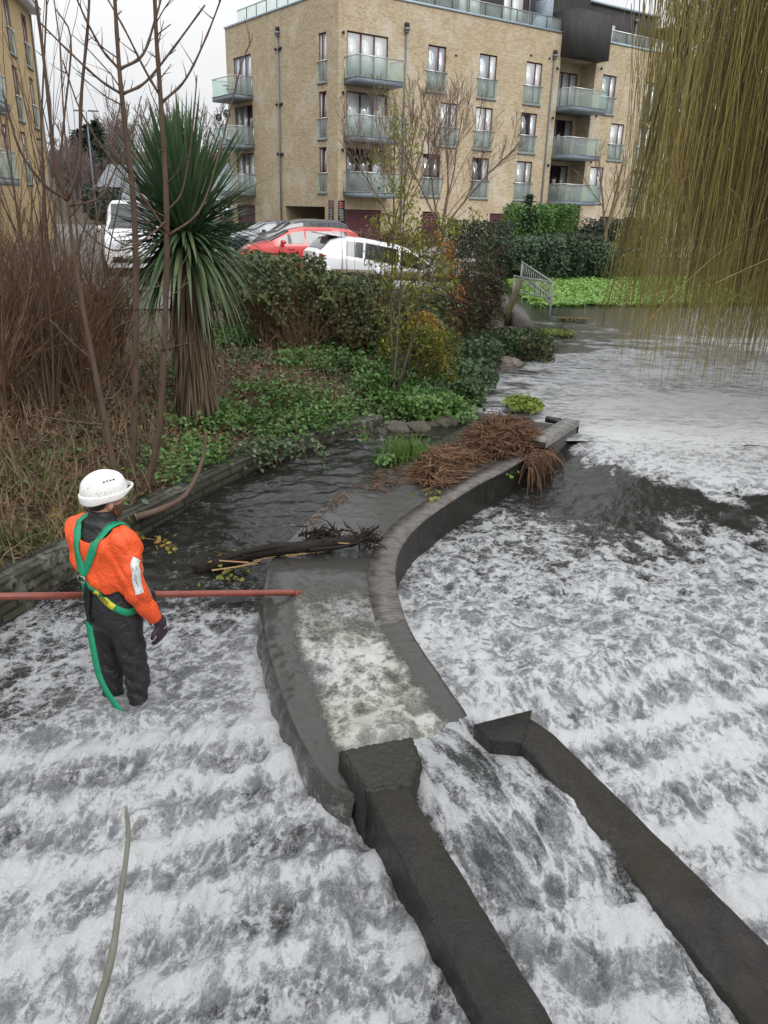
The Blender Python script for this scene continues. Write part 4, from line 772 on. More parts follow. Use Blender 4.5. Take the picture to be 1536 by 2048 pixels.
for i in range(620):
    az = g.random() * 2 * pi; z0 = 1.75 - 1.15 * g.random() ** 1.4; ln = .5 + .55 * g.random(); o = np.array([cos(az), sin(az), 0]); t = np.linspace(0, 1, 7)[:, None]; r0, r1 = .08, .20 + .08 * g.random() + .08 * (1.75 - z0) * .4
    P = np.array([0, 0, z0]) + o * (r0 + (r1 - r0) * t ** .6) + np.array([0, 0, -1]) * ln * t + g.normal(size=3) * .012 * t; P[:, 2] = np.maximum(P[:, 2], .03 + .03 * g.random()); wd = .030 * np.array([.7, 1, 1, .9, .8, .55, .1]) * (.7 + .5 * g.random())
    dead.append(strap(P, wd, np.tile(o + g.normal(size=3) * .4, (7, 1)), .5))
M_PL = leafmat('palm_leaf', [(0.02875, 0.06613, 0.03163), (0.05031, 0.1035, 0.046), (0.07906, 0.1365, 0.06037), (0.1437, 0.1796, 0.08625)], .38, .15); M_PL2 = leafmat('drooping_palm_leaf', [(0.0338, 0.0676, 0.0312), (0.065, 0.1105, 0.0468), (0.117, 0.156, 0.0715), (0.208, 0.208, 0.104)], .4, .15); M_PD = leafmat('dead_palm_leaf', [(.055, .035, .02), (.10, .068, .04), (.17, .12, .075), (.07, .045, .028)], .8, .08)
straps(up, M_PL, 'green_leaves', palm); straps(dn, M_PL2, 'drooping_leaves', palm); straps(dead, M_PD, 'dead_leaf_skirt', palm)
mb = MB(); mb.tube(np.array([(0, 0, -.1), (.02, 0, .5), (0, .02, 1.2), (0, 0, 2.0)]), [.15, .11, .09, .09], 10); mb.build('trunk', barkmat('palm_bark', (.05, .035, .025), (.12, .09, .06)), palm, True)
# ---------------- twigs and bare trees
def grow(P0, d, ln, r, lev, g, out, nk=5, spread=.6, wig=.10, grav=0.0, upb=.25, sub=(.45, .75), rr=.55, start=.25):
    n = max(4, int(ln / .09) if ln < 1 else 10); n = min(n, 12); P = [np.array(P0, float)]; d = np.array(d, float) / np.linalg.norm(d)
    for i in range(n - 1): d = d + g.normal(size=3) * wig + np.array([0, 0, upb * .08 - grav * .1]); d /= np.linalg.norm(d); P.append(P[-1] + d * ln / (n - 1))
    P = np.array(P); out.append((P, np.linspace(r, r * .45 if lev else r * .25, n)))
    if lev <= 0: return
    for k in range(nk):
        t = start + (1 - start) * (k + g.random()) / nk; i = min(n - 2, int(t * (n - 1))); T = P[i + 1] - P[i]; T /= np.linalg.norm(T); q = g.normal(size=3); q -= (q @ T) * T; q /= np.linalg.norm(q)
        grow(P[i], T * cos(spread) + q * sin(spread) + np.array([0, 0, upb]), ln * (sub[0] + (sub[1] - sub[0]) * g.random()) * (1 - .45 * t), r * rr * (1 - .4 * t), lev - 1, g, out, nk, spread, wig, grav, upb, sub, rr, start)
M_TWIG = barkmat('reddish_brown_bark', (.050, .031, .021), (.125, .084, .060)); M_TWIGD = barkmat('dead_stem_bark', (.070, .038, .022), (.20, .12, .072)); M_TREEB = barkmat('red_grey_bark', (.12, .085, .065), (.22, .165, .13)); M_BARK = barkmat('grey_brown_bark', (.05, .04, .03), (.13, .11, .085)); M_BGREY = barkmat('grey_twigs', (.10, .085, .075), (.19, .165, .15))
def px(pts, Y):
    Y = np.broadcast_to(Y, (len(pts),)); return np.array([ony(x, y, yy) for (x, y), yy in zip(pts, Y)])
def sapling(label, stem, Y, r, arms, seed):
    """stem and arms traced where they stand, with their own depth; short side twigs and buds grown on them"""
    g = np.random.default_rng(seed); S = px(stem, Y); base = S[0].copy(); e = empty('bare_sapling', tuple(base), label, 'sapling', 'bare saplings above the retaining wall')
    P = spline(S, 40); mb = MB(); mb.tube(P - base, np.linspace(r, r * .38, 40) * (1 + .12 * (np.arange(40) % 5 == 0)), 8); mb.build('stem', M_TWIG, e, True); tw = []
    for pts, ya, yb, ra in arms:
        A = spline(px(pts, np.linspace(ya, yb, len(pts))), 18); mb = MB(); mb.tube(A - base, np.linspace(ra, ra * .5, 18) * (1 + .25 * (np.arange(18) % 4 == 0)), 6); mb.build('branch', M_TWIG, e, True)
        for i in range(2, 17, 2):
            if g.random() < .6: d = g.normal(size=3); d[2] = abs(d[2]) + .4; grow(A[i], d, .05 + .16 * g.random(), .0045, 0, g, tw)
    for i in range(6, 39):
        for _ in range(1 if i > 14 else 2):
            d = g.normal(size=3); d[2] = abs(d[2]) * .7 + .25
            if g.random() < .5: grow(P[i], d, .06 + .5 * g.random() ** 2, .006, 1, g, tw, 2)
    V, F = join_tubes(tw, 4); mk('twig', V - base, F, M_TWIG, e)['kind'] = 'stuff'
sapling('tall bare sapling in front of the palm crown, forking high against the sky', [(287, 1000), (318, 860), (330, 640), (333, 420), (322, 210), (312, 60), (306, -120)], [6.55, 6.5, 6.45, 6.4, 6.35, 6.3, 6.3], .030,
        [([(328, 205), (290, 140), (250, 60), (205, -20)], 6.35, 6.2, .010), ([(326, 203), (370, 160), (410, 80), (445, -10)], 6.35, 6.5, .011), ([(336, 420), (365, 380), (385, 260), (394, 150)], 6.4, 6.5, .008), ([(338, 470), (400, 420), (440, 300), (480, 140), (505, 75)], 6.4, 6.9, .010), ([(334, 465), (290, 400), (230, 330), (165, 230), (125, 120)], 6.4, 6.0, .009), ([(322, 700), (360, 690), (390, 685)], 6.45, 6.3, .007), ([(334, 440), (300, 470), (250, 490), (190, 440)], 6.4, 6.1, .008)], 1)
sapling('straight bare sapling, middle one of three, with paired arms against the sky', [(262, 985), (268, 860), (272, 640), (268, 420), (250, 250), (238, 130), (226, -60)], [6.75, 6.7, 6.7, 6.65, 6.6, 6.6, 6.6], .034,
        [([(243, 188), (200, 160), (140, 105), (75, 40)], 6.6, 6.4, .011), ([(245, 188), (290, 165), (340, 105), (410, 10)], 6.6, 6.8, .013), ([(238, 138), (205, 100), (175, 45), (150, -10)], 6.6, 6.5, .011), ([(240, 138), (285, 110), (310, 40), (330, -30)], 6.6, 6.8, .012), ([(268, 495), (225, 500), (180, 470), (140, 420)], 6.65, 6.4, .008), ([(270, 620), (300, 580), (345, 560), (380, 500)], 6.65, 6.8, .007)], 2)
sapling('bare sapling leaning left with a candelabra of arms in front of the white van', [(240, 1000), (212, 850), (178, 680), (150, 520), (134, 400)], [6.5, 6.5, 6.5, 6.5, 6.5], .032,
        [([(134, 400), (110, 330), (95, 180), (72, 0), (60, -60)], 6.5, 6.3, .016), ([(134, 398), (158, 330), (162, 200), (175, 60), (180, -40)], 6.5, 6.6, .016), ([(136, 400), (90, 370), (40, 300), (5, 180)], 6.5, 6.1, .012), ([(140, 412), (200, 395), (230, 340), (270, 250)], 6.5, 6.7, .010), ([(134, 402), (120, 340), (128, 240), (142, 80), (112, 18)], 6.5, 6.6, .010), ([(185, 720), (150, 690), (100, 640)], 6.5, 6.3, .009), ([(200, 800), (240, 780), (300, 640), (380, 560)], 6.5, 6.8, .008), ([(220, 850), (160, 845), (60, 830)], 6.5, 6.3, .010)], 3)
mb = MB(); P = spline(px([(272, 1035), (330, 1015), (375, 985), (405, 920), (412, 862)], [5.9, 6.05, 6.25, 6.5, 6.6]), 24); mb.tube(P, np.linspace(.030, .013, 24), 9); o = mb.build('cut_branch', M_TWIG, None, True); tag(o, 'thick curved bare branch lying along the wall top with a pale sawn end', 'branch')
mb = MB(); mb.tube([P[0], P[0] + (P[0] - P[1]) * .04], [.0345, .033], 9); mb.build('sawn_end', simple('sawn_wood', (.30, .20, .11), .8), o)
def shrub(name, base, label, group, n, hgt, sprd, seed, mat, lean=(0, 0), r=.009, lev=2, cat_='shrub', nk=4, wig=.12, spread=.55, upb=.3):
    g = np.random.default_rng(seed); e = empty(name, tuple(base), label, cat_, group); st, tw = [], []
    for i in range(n):
        a = g.random() * 2 * pi; q = g.random() ** .6; d = np.array([cos(a) * q * sprd + lean[0], sin(a) * q * sprd + lean[1], 1.0]); o = []; grow(np.array([cos(a), sin(a), 0]) * .16 * g.random(), d, hgt * (.55 + .5 * g.random()), r * (.7 + .6 * g.random()), lev, g, o, nk, spread, wig, 0, upb); st.append(o[0]); tw += o[1:]
    V, F = join_tubes(st, 5); mk('stem', V, F, mat, e, True)
    if tw: V, F = join_tubes(tw, 3); mk('twig', V, F, mat, e)
    return e
TH = [(-4.9, 8.3, 3.0), (-4.2, 7.9, 2.5), (-3.9, 9.0, 2.6), (-5.6, 9.4, 3.4), (-3.45, 8.5, 2.0), (-4.7, 10.2, 3.0), (-6.4, 10.6, 3.6), (-3.75, 10.4, 2.2), (-5.3, 7.6, 2.7), (-5.2, 11.6, 2.6), (-4.3, 12.2, 2.2)]
THL = ['dense brown leafless shrub at the left edge, filling the gap under the left block', 'brown leafless shrub left of the saplings, its many stems fanning from one stool', 'twiggy brown shrub between the stool and the white van', 'tall brown shrub rising before the left apartment block', 'low twiggy shrub right behind the saplings, left of the palm skirt', 'brown thicket shrub behind the stool at the left', 'farthest tall brown shrub at the left edge of the thicket', 'thin brown shrub below the front of the white van', 'nearest brown shrub at the left edge, over the dead grass', 'brown shrub at the back of the thicket, against the car park', 'rearmost twiggy shrub between the palm and the white van']
for i, ((x, y, h), lb_) in enumerate(zip(TH, THL)): shrub('leafless_shrub', (x, y, float(land_z(np.array([x]), np.array([y]))[0]) - .03), lb_, 'leafless shrubs of the left thicket', 25, h * .70, .40, 40 + i, M_TWIGD, (.05, 0), .014 if h > 2.2 else .011, 2, nk=6)
for i, (x, y) in enumerate([(-4.4, 8.6), (-5.0, 9.0), (-3.7, 8.2), (-5.4, 8.4), (-4.0, 9.6)]): shrub('whip_shrub', (x, y, .6), ['tall bare whips rising over the stool shrub into the sky', 'tall bare whips before the far end of the left block', 'tall bare whips left of the leaning sapling', 'tall bare whips at the left edge before the balconies', 'tall bare whips rising in front of the hill trees'][i], 'tall whips over the thicket', 9, 4.3, .20, 240 + i, M_TWIG, (.02, 0), .013, 1, nk=5, wig=.05, spread=.45)
def gz(x, y): return float(land_z(np.array([float(x)]), np.array([float(y)]))[0])
# ---------------- ground cover on the bank
def scatter(n, f, seed, xr=(-7, 4), yr=(3, 18)):
    g = np.random.default_rng(seed); x = xr[0] + (xr[1] - xr[0]) * g.random(n); y = yr[0] + (yr[1] - yr[0]) * g.random(n); m = (~inpoly(x, y, RIVER)) & (seg_dist(x, y, LB) > .18 * (1 if True else 1)) if False else ~inpoly(x, y, RIVER)
    m &= abs(seg_dist(x, y, LB)) > .12; p = f(x, y); m &= g.random(n) < p; x, y = x[m], y[m]; return np.stack([x, y, land_z(x, y)], -1)
M_NET = leafmat('nettle_leaf', [(0.039, 0.08775, 0.0234), (0.06825, 0.1463, 0.0351), (0.117, 0.2242, 0.0585), (0.195, 0.312, 0.0975)], .5, .3); M_IVY = leafmat('bramble_leaf', [(0.027, 0.054, 0.02363), (0.05063, 0.09281, 0.03712), (0.08438, 0.135, 0.05906), (0.1519, 0.1856, 0.1013)], .42, .2)
M_LIT = leafmat('dead_leaf', [(0.05915, 0.0338, 0.01859), (0.1352, 0.08112, 0.04394), (0.2535, 0.169, 0.1014), (0.1014, 0.0507, 0.03042)], .85, .1); M_GRS = leafmat('grass_blade', [(.03, .05, .012), (.06, .085, .02), (.11, .12, .035), (.16, .14, .06)], .5, .3); M_STRAW = leafmat('dead_grass_blade', [(.09, .055, .03), (.16, .105, .06), (.23, .165, .10), (.07, .04, .024)], .85, .15)
grn = lambda x, y: sstep(-2.9, -1.7, x + .12 * (y - 9)) * sstep(.44, .55, fbm(x * 1.5, y * 1.5, 3, 301))
def tufted(P, per, spread, h, sz, seed):
    g = np.random.default_rng(seed); Q = np.repeat(P, per, 0); Q = Q + np.column_stack([g.normal(size=(len(Q), 2)) * spread, (g.random(len(Q)) ** .8) * h * np.repeat(.5 + g.random(len(P)), per)]); return leaves(Q, sz, seed + 1, asp=.62, tilt=.6)
P = scatter(4200, lambda x, y: grn(x, y) * sstep(16, 12, y), 31, (-3, 3.5), (6, 15)); V, F = tufted(P, 26, .075, .20, .062, 32); o = mk('nettle_ground_cover', V, F, M_NET); tag(o, 'low bright green nettles and weeds covering the bank', 'ground cover', kind='stuff')
P = scatter(1500, lambda x, y: .25 + .5 * grn(x, y), 35, (-3.4, 3.5), (6, 17)); V, F = tufted(P, 14, .10, .12, .07, 36); o = mk('creeping_ivy', V, F, M_IVY); tag(o, 'dark creeping bramble and ivy leaves low on the bank', 'ground cover', kind='stuff')
P = scatter(26000, lambda x, y: np.ones_like(x) * sstep(14, 9, y), 41, (-6, 3), (3, 14)); g = np.random.default_rng(5); P[:, 2] += .015 + .03 * g.random(len(P)); V, F = leaves(P, .075, 42, asp=.45, tilt=.45, curl=.5); o = mk('leaf_litter', V, F, M_LIT); tag(o, 'brown dead leaves and plant litter under the bushes', 'leaf litter', kind='stuff')
def blades(P, ln, seed, wd=.007, lean=.7, m=4):
    g = np.random.default_rng(seed); n = len(P); a = g.random(n) * 2 * pi; l = ln * (.5 + g.random(n)); le = lean * g.random(n); t = np.linspace(0, 1, m); o = np.stack([np.cos(a), np.sin(a), 0 * a], -1); s = np.stack([-np.sin(a), np.cos(a), 0 * a], -1)
    C = P[:, None] + (o[:, None] * (le[:, None, None] * t[None, :, None] ** 1.6) + np.array([0, 0, 1.]) * (t * (1 - .45 * le[:, None] * t))[:, :, None]) * l[:, None, None]
    w_ = wd * np.array([1, .9, .6, .08])[:m]; V = np.stack([C - s[:, None] * w_[None, :, None], C + s[:, None] * w_[None, :, None]], 2).reshape(-1, 3)
    k = np.arange(n)[:, None, None] * 2 * m; i = np.arange(m - 1)[None, :, None] * 2; F = (k + i + np.array([0, 1, 3, 2])).reshape(-1, 4); return V, F
gl_ = lambda x, y: sstep(-2.0, -2.6, x + .25 * (y - 5)) * sstep(7.3, 6.0, y)
P = scatter(9000, lambda x, y: gl_(x, y) * sstep(.35, .55, fbm(x * 1.6, y * 1.6, 3, 12)), 51, (-5, -1.5), (2.5, 7.5)); V, F = blades(P, .22, 52, .006, 1.1); o = mk('bank_grass', V, F, M_GRS); tag(o, 'long green grass drooping over the wall at the left', 'grass', kind='stuff')
P = scatter(16000, lambda x, y: sstep(-1.7, -2.6, x + .15 * (y - 7)) * sstep(4.5, 6, y) * sstep(12, 9, y) * .9 + .12, 55, (-6.5, 1.5), (3.5, 12)); V, F = blades(P, .30, 56, .0055, 1.3); o = mk('dead_grass', V, F, M_STRAW); tag(o, 'tangle of dead brown grass and stalks on the left bank', 'dead grass', kind='stuff')
tw = []; g = np.random.default_rng(61)
for q in scatter(520, lambda x, y: np.ones_like(x), 62, (-5.5, 2.5), (5, 13)): grow(q + [0, 0, .02], np.array([g.normal(), g.normal(), .35 + .3 * g.normal()]), .25 + .7 * g.random(), .004 + .004 * g.random(), 1, g, tw, 3, .5, .2, .6)
V, F = join_tubes(tw, 3); o = mk('fallen_twigs', V, F, M_TWIGD); tag(o, 'dead bramble canes and fallen twigs lying over the bank', 'twigs', kind='stuff')
def hanging(cx, cy, n, ln, seed, label, mat, rad=.25, z=.46):
    """a plant that hangs down over the wall"""
    g = np.random.default_rng(seed); e = empty('hanging_bramble', (cx, cy, z), label, 'bramble'); pts, st = [], []
    d = np.array([.75, -.66, 0])
    for i in range(n):
        a = np.array([g.normal() * rad, g.normal() * rad * .8, .05 * g.random()]); l = ln * (.4 + .8 * g.random()); t = np.linspace(0, 1, 7)[:, None]; C = a + d * (.12 + .2 * g.random()) * np.sqrt(t) + np.array([0, 0, 1]) * (.14 * t - l * t ** 1.8); st.append((C, np.full(7, .003))); m_ = 16; tt = g.random(m_); pts.append(np.stack([np.interp(tt, t[:, 0], C[:, k]) for k in range(3)], -1) + g.normal(size=(m_, 3)) * .03)
    V, F = join_tubes(st, 3); mk('stem', V, F, M_TWIGD, e); V, F = leaves(np.concatenate(pts), .055, seed, asp=.65, tilt=.9); mk('foliage', V, F, mat, e)
hanging(-1.36, 7.85, 40, .34, 71, 'green bramble spilling over the middle of the retaining wall down to the water', M_IVY); hanging(-.98, 8.5, 18, .12, 72, 'small bramble tuft on the wall top right of the larger spilling bramble', M_NET, .3); hanging(-2.85, 4.2, 22, .3, 73, 'leafy weeds hanging over the wall by the red pole at the left edge', M_NET, .15); hanging(-2.35, 5.6, 16, .12, 74, 'small yellowish leaves on the wall top behind the man', leafmat('yellowish_leaf', [(.10, .10, .02), (.17, .15, .03), (.24, .18, .04)], .5, .3), .12)
def twig_spray(name, pts, label, mat, nl, sz, seed, catn):
    P = spline(np.array(pts), 14); e = empty(name, tuple(P[0]), label, catn); mb = MB(); mb.tube(P - P[0], np.linspace(.005, .002, 14), 5); mb.build('stem', M_TWIGD, e); g = np.random.default_rng(seed); t = g.random(nl) ** .6; Q = np.stack([np.interp(t, np.linspace(0, 1, 14), P[:, k]) for k in range(3)], -1) - P[0] + g.normal(size=(nl, 3)) * .02; V, F = leaves(Q, sz, seed, asp=.9, tilt=.5, curl=.1); mk('foliage', V, F, mat, e)
M_YL = leafmat('autumn_yellow_leaf', [(.14, .15, .02), (.22, .20, .03), (.33, .25, .04), (.30, .15, .03)], .5, .3)
twig_spray('leafy_twig', px([(262, 1075), (300, 1078), (330, 1085), (350, 1092)], [5.3, 5.2, 5.1, 5.05]), 'twig with round yellow-green leaves reaching over the water right of the orange jacket', M_YL, 26, .045, 5, 'twig')
# ---------------- bushes made of canes and leaves
def bush(name, c, rad, label, catn, nl, sz, mat, nst, seed, stemmat=M_TWIGD, group=None, lev=2, low=0.0, shell=.55, hgt=None, lumps=6, holes=.42, asp=.6, r=.007):
    """stems from the ground and leaf clumps through an uneven volume"""
    g = np.random.default_rng(seed); e = empty(name, tuple(c), label, catn, group); rad = np.array(rad, float)
    L_ = [(np.array([g.normal() * .45, g.normal() * .45, .35 + .45 * g.random()]), .38 + .3 * g.random()) for _ in range(lumps)]; pts, nr = [], []
    while sum(map(len, pts)) < nl:
        k = 4000; q = np.column_stack([g.uniform(-1, 1, (k, 2)), g.uniform(low, 1.05, k)]); best = np.full(k, 9.)
        for lc, lr in L_: best = np.minimum(best, np.linalg.norm((q - lc) * [1, 1, .9], axis=1) / lr)
        n3 = fbm(q[:, 0] * 2.5 + q[:, 2] * 1.7 + seed, q[:, 1] * 2.5 - q[:, 2] * 2.2, 3, seed); ok = (best < 1) & (g.random(k) < sstep(1 - shell - .5, 1, best) * .9 + .1) & (n3 > holes); pts.append(q[ok]); nr.append(q[ok] - [0, 0, .4])
    q = np.concatenate(pts)[:nl]; nrm = np.concatenate(nr)[:nl]; V, F = leaves(q * rad, sz, seed, nrm=nrm, asp=asp, tilt=.7); mk('foliage', V, F, mat, e)
    if nst:
        st = []
        for i in range(nst): a = g.random() * 2 * pi; s = .5 * g.random(); grow(np.array([cos(a) * s * rad[0], sin(a) * s * rad[1], -.02]), [cos(a) * .5 * rad[0] / rad[2], sin(a) * .5 * rad[1] / rad[2], 1], rad[2] * (.5 + .45 * g.random()), r, lev, g, st, 4, .6, .14, .2)
        V, F = join_tubes(st, 3); mk('stem', V, F, stemmat, e)
    return e
BG = 'bramble bushes along the middle of the bank'
M_BRM = leafmat('bramble_bush_leaf', [(.10, .062, .034), (.045, .062, .026), (.06, .09, .035), (.10, .125, .045), (.15, .155, .06), (.15, .10, .045)], .42, .2)
for i, (x, y, rx, ry, rz, lb_, nl) in enumerate([(-1.75, 12.6, .85, .8, 1.38, 'bramble bush right beside the palm leaves, dark stems bare below', 5200), (-.75, 12.6, .95, .9, 1.12, 'largest bramble bush in the middle of the bank, below the white car', 6200), (.1, 12.4, .8, .8, .88, 'bramble bush between the largest one and the yellow sapling', 4800), (-2.6, 14.2, .9, .8, 1.35, 'bramble bush behind the palm crown, before the dark cars', 3500)]):
    bush('bramble_bush', (x, y, gz(x, y) - .05), (rx, ry, rz), lb_, 'bramble', nl, .075, M_BRM, 110, 80 + i, M_TWIGD, BG, 2, .34, .7, holes=.50, r=.008, lumps=9)
M_BRL = leafmat('bright_bramble_leaf', [(.06, .10, .03), (.10, .14, .04), (.15, .17, .05), (.16, .10, .03)], .45, .3)
for ob_ in [o_ for o_ in bpy.data.objects if o_.name.startswith('bramble_bush')]:
    g = np.random.default_rng(len(ob_.name) + int(ob_.location[0] * 10) % 7); cn, lf = [], []
    for k in range(26):
        a = g.random() * 2 * pi; q = .55 * g.random(); l = .5 + .5 * g.random(); t = np.linspace(0, 1, 9)[:, None]; o_ = np.array([cos(a), sin(a), 0]); P_ = np.array([cos(a) * q, sin(a) * q, .55 + .45 * g.random()]) + o_ * l * .7 * t + np.array([0, 0, 1.]) * (.75 * t - (.4 + .5 * g.random()) * t ** 2) * l; cn.append((P_, np.linspace(.006, .003, 9))); tt = g.random(14); lf.append(np.stack([np.interp(tt, t[:, 0], P_[:, c_]) for c_ in range(3)], -1) + g.normal(size=(14, 3)) * .04)
    V, F = join_tubes(cn, 4); mk('arching_cane', V, F, M_TWIGD, ob_)['kind'] = 'stuff'; V, F = leaves(np.concatenate(lf), .085, 3, asp=.7, tilt=.8); mk('cane_leaves', V, F, M_BRL, ob_)
# dark dead canes under the brambles
for i, (x, y, h, lb_) in enumerate([(-1.3, 11.9, 1.0, 'dead brown canes at the foot of the bramble bush beside the palm'), (-.4, 12.0, 1.1, 'dead brown canes at the foot of the largest bramble bush'), (.55, 11.9, .9, 'dead brown canes left of the yellow sapling stem')]): shrub('dead_canes', (x, y, gz(x, y) - .03), lb_, 'dead canes under the brambles', 40, h, .9, 90 + i, M_TWIGD, (0, 0), .006, 1, 'canes', 5)
tall = []; g = np.random.default_rng(97)
for i in range(16): x = -1.4 + 1.9 * g.random(); grow((x, 12.6 + .6 * g.random(), 1.4), [g.normal() * .06, 0, 1], .9 + .7 * g.random(), .006, 0, g, tall, wig=.03)
V, F = join_tubes(tall, 3); o = mk('upright_stalks', V, F, M_TWIGD); tag(o, 'thin upright dead stalks standing above the bramble bushes', 'stalks', kind='stuff')
# ---------------- yellow-leaved sapling
def droop_leaves(tips, n, ln, sz, seed, sp=.10):
    g = np.random.default_rng(seed); pts = []
    for q in tips: t = g.random(n); pts.append(q + np.column_stack([g.normal(size=(n, 2)) * sp * .5, -t * ln]))
    return leaves(np.concatenate(pts), sz, seed, asp=.38, tilt=1.0, ddir=np.array([0, 0, -1.]))
ys = empty('yellow_sapling', (.18, 10.25, gz(.18, 10.25) - .03), 'slender sapling with yellow-green leaves clothing its upright stems, in front of the white car', 'sapling'); YO = np.array([.18, 10.25, gz(.18, 10.25) - .03]); st = []; g = np.random.default_rng(5)
for pts, Y in (([(785, 800), (797, 640), (806, 470), (812, 250)], 10.25), ([(790, 800), (782, 640), (786, 480), (790, 200)], 10.3), ([(790, 790), (830, 660), (850, 560), (905, 440)], 10.4)): st.append((spline(px(pts, Y), 16) - YO, np.linspace(.022, .005, 16)))
stems = [s[0] for s in st]; tw = []
for s in stems:
    for i in range(4, 16): 
        for _ in range(3): grow(s[i], [g.normal(), g.normal(), .6], .12 + .3 * g.random(), .004, 1, g, tw, 2)
V, F = join_tubes(st, 6); mk('stem', V, F, M_BARK, ys, True); V, F = join_tubes(tw, 3); mk('twig', V, F, M_BARK, ys)
tips = np.array([p[0][-1] for p in tw]); hz_ = tips[:, 2]; m_ = (g.random(len(tips)) < np.where(abs(hz_ - 2.15) < .42, 1.0, np.where(hz_ > 2.5, .45, .35))); V, F = droop_leaves(tips[m_], 11, .20, .06, 7, .16); M_YG = leafmat('yellow_green_leaf', [(.09, .12, .018), (.16, .18, .025), (.25, .24, .04), (.30, .27, .06)], .5, .35); mk('foliage', V, F, M_YG, ys)
yb = [ony(x, y, Y) for x, y, Y in [(780, 620, 10.8), (820, 640, 10.9), (760, 660, 10.8), (800, 690, 10.6), (840, 610, 11), (750, 620, 10.9), (860, 680, 11.0), (775, 720, 10.5), (830, 710, 10.7), (810, 600, 10.8)]]
b_ = bush('yellow_shrub', (.35, 10.9, gz(.35, 10.9)), (.62, .5, .78), 'low yellowing shrub at the foot of the slender sapling', 'shrub', 1900, .07, leafmat('yellowing_shrub_leaf', [(.05, .08, .014), (.10, .13, .02), (.18, .18, .03), (.28, .22, .04)], .5, .3), 25, 120, M_BARK, None, 1, .1, .7, holes=.42, asp=.4)
e = empty('orange_leaf_spray', tuple(ony(845, 640, 11.2)), 'arching spray of orange-yellow feathery leaves right of the yellow shrub', 'foliage'); q0 = ony(845, 640, 11.2); A = spline(px([(800, 660), (840, 618), (872, 640), (885, 700)], [11.1, 11.2, 11.2, 11.1]), 14) - q0; V, F = join_tubes([(A, np.linspace(.008, .003, 14))], 4); mk('stem', V, F, M_BARK, e); V, F = droop_leaves(np.repeat(A[3:], 3, 0), 16, .24, .065, 9, .10); mk('foliage', V, F, leafmat('orange_yellow_leaf', [(.34, .20, .03), (.42, .26, .04), (.30, .22, .04)], .5, .35), e)
e = empty('orange_leaf_spray', tuple(ony(900, 500, 14.5)), 'hanging orange-brown leaf sprays in the dark bush left of the white railing', 'foliage'); q0 = ony(900, 500, 14.5); A = px([(880, 455), (900, 480), (912, 520), (900, 490), (922, 560), (925, 590)], 14.5) - q0; V, F = droop_leaves(np.repeat(A, 3, 0), 18, .3, .08, 10, .10); mk('foliage', V, F, leafmat('orange_brown_leaf', [(.36, .14, .04), (.42, .20, .06), (.30, .12, .04)], .5, .3), e); V, F = join_tubes([(spline(A[:5], 12), np.full(12, .004))], 3); mk('stem', V, F, M_BARK, e)
# ---------------- dark bush (buddleia) and ivy bank up to the point
M_BUD = leafmat('dull_olive_leaf', [(.045, .05, .022), (.07, .075, .035), (.10, .10, .055), (.10, .065, .036)], .6, .15); M_SEED = leafmat('dead_seed_head', [(.022, .014, .010), (.05, .032, .02)], .9, 0)
bud = []
for i, (x, y, r, h, lb_) in enumerate([(1.25, 15.6, .95, 2.0, 'tall dark buddleia with drooping brown seed heads, left of the white railing'), (1.7, 16.0, .55, 1.3, 'lower dark buddleia beside the leaning post and the white railing'), (.9, 14.4, .75, 1.0, 'dull brown twiggy bush behind the orange-yellow spray')]):
    e = bush('buddleia_bush', (x, y, gz(x, y) - .1), (r, r * .8, h), lb_, 'bush', [2500, 1500, 1100][i], .085, M_BUD, 60, 130 + i, M_TWIGD, 'dark bushes toward the point', 2, .1, .8, holes=.44, asp=.35, lumps=10); g = np.random.default_rng(i); sd_ = []
    for k in range(60): a = g.random() * 2 * pi; s = .4 + .6 * g.random(); b0 = np.array([cos(a) * s * r, sin(a) * s * r * .8, h * (.45 + .55 * g.random())]); t = np.linspace(0, 1, 6)[:, None]; o_ = np.array([cos(a), sin(a), 0]); sd_.append((b0 + o_ * .2 * t + np.array([0, 0, 1]) * (.10 * t - .22 * t ** 2), np.array([.006, .014, .018, .016, .01, .003])))
    for sd1 in sd_: V, F = tube_arr(*sd1, 4); mk('seed_head', V, F, M_SEED, e, True)
for i, (x, y, r, h, lb_, m_) in enumerate([(1.75, 13.9, .75, .75, 'ivy and bramble mound over the pale rubble at the water edge', M_IVY), (2.35, 15.0, .8, .72, 'ivy mound on the point, hanging to the water', M_BRM), (2.9, 16.1, .5, .55, 'bright green leafy clump at the tip of the point', M_NET), (1.0, 12.1, .7, .7, 'dark ivy mound below the yellow shrub', M_IVY), (.95, 11.0, .55, .5, 'glossy ivy clump hanging over the bank near the reeds', M_IVY), (.35, 10.2, .6, .42, 'low ivy clump on the bank above the flat rocks', M_NET)]):
    bush('ivy_mound', (x, y, gz(x, y) - .2), (r, r * .9, h), lb_, 'ivy', 3200, .08, m_, 14, 150 + i, M_TWIGD, 'ivy mounds along the water edge', 1, -.15, .75, holes=.36, asp=.75)
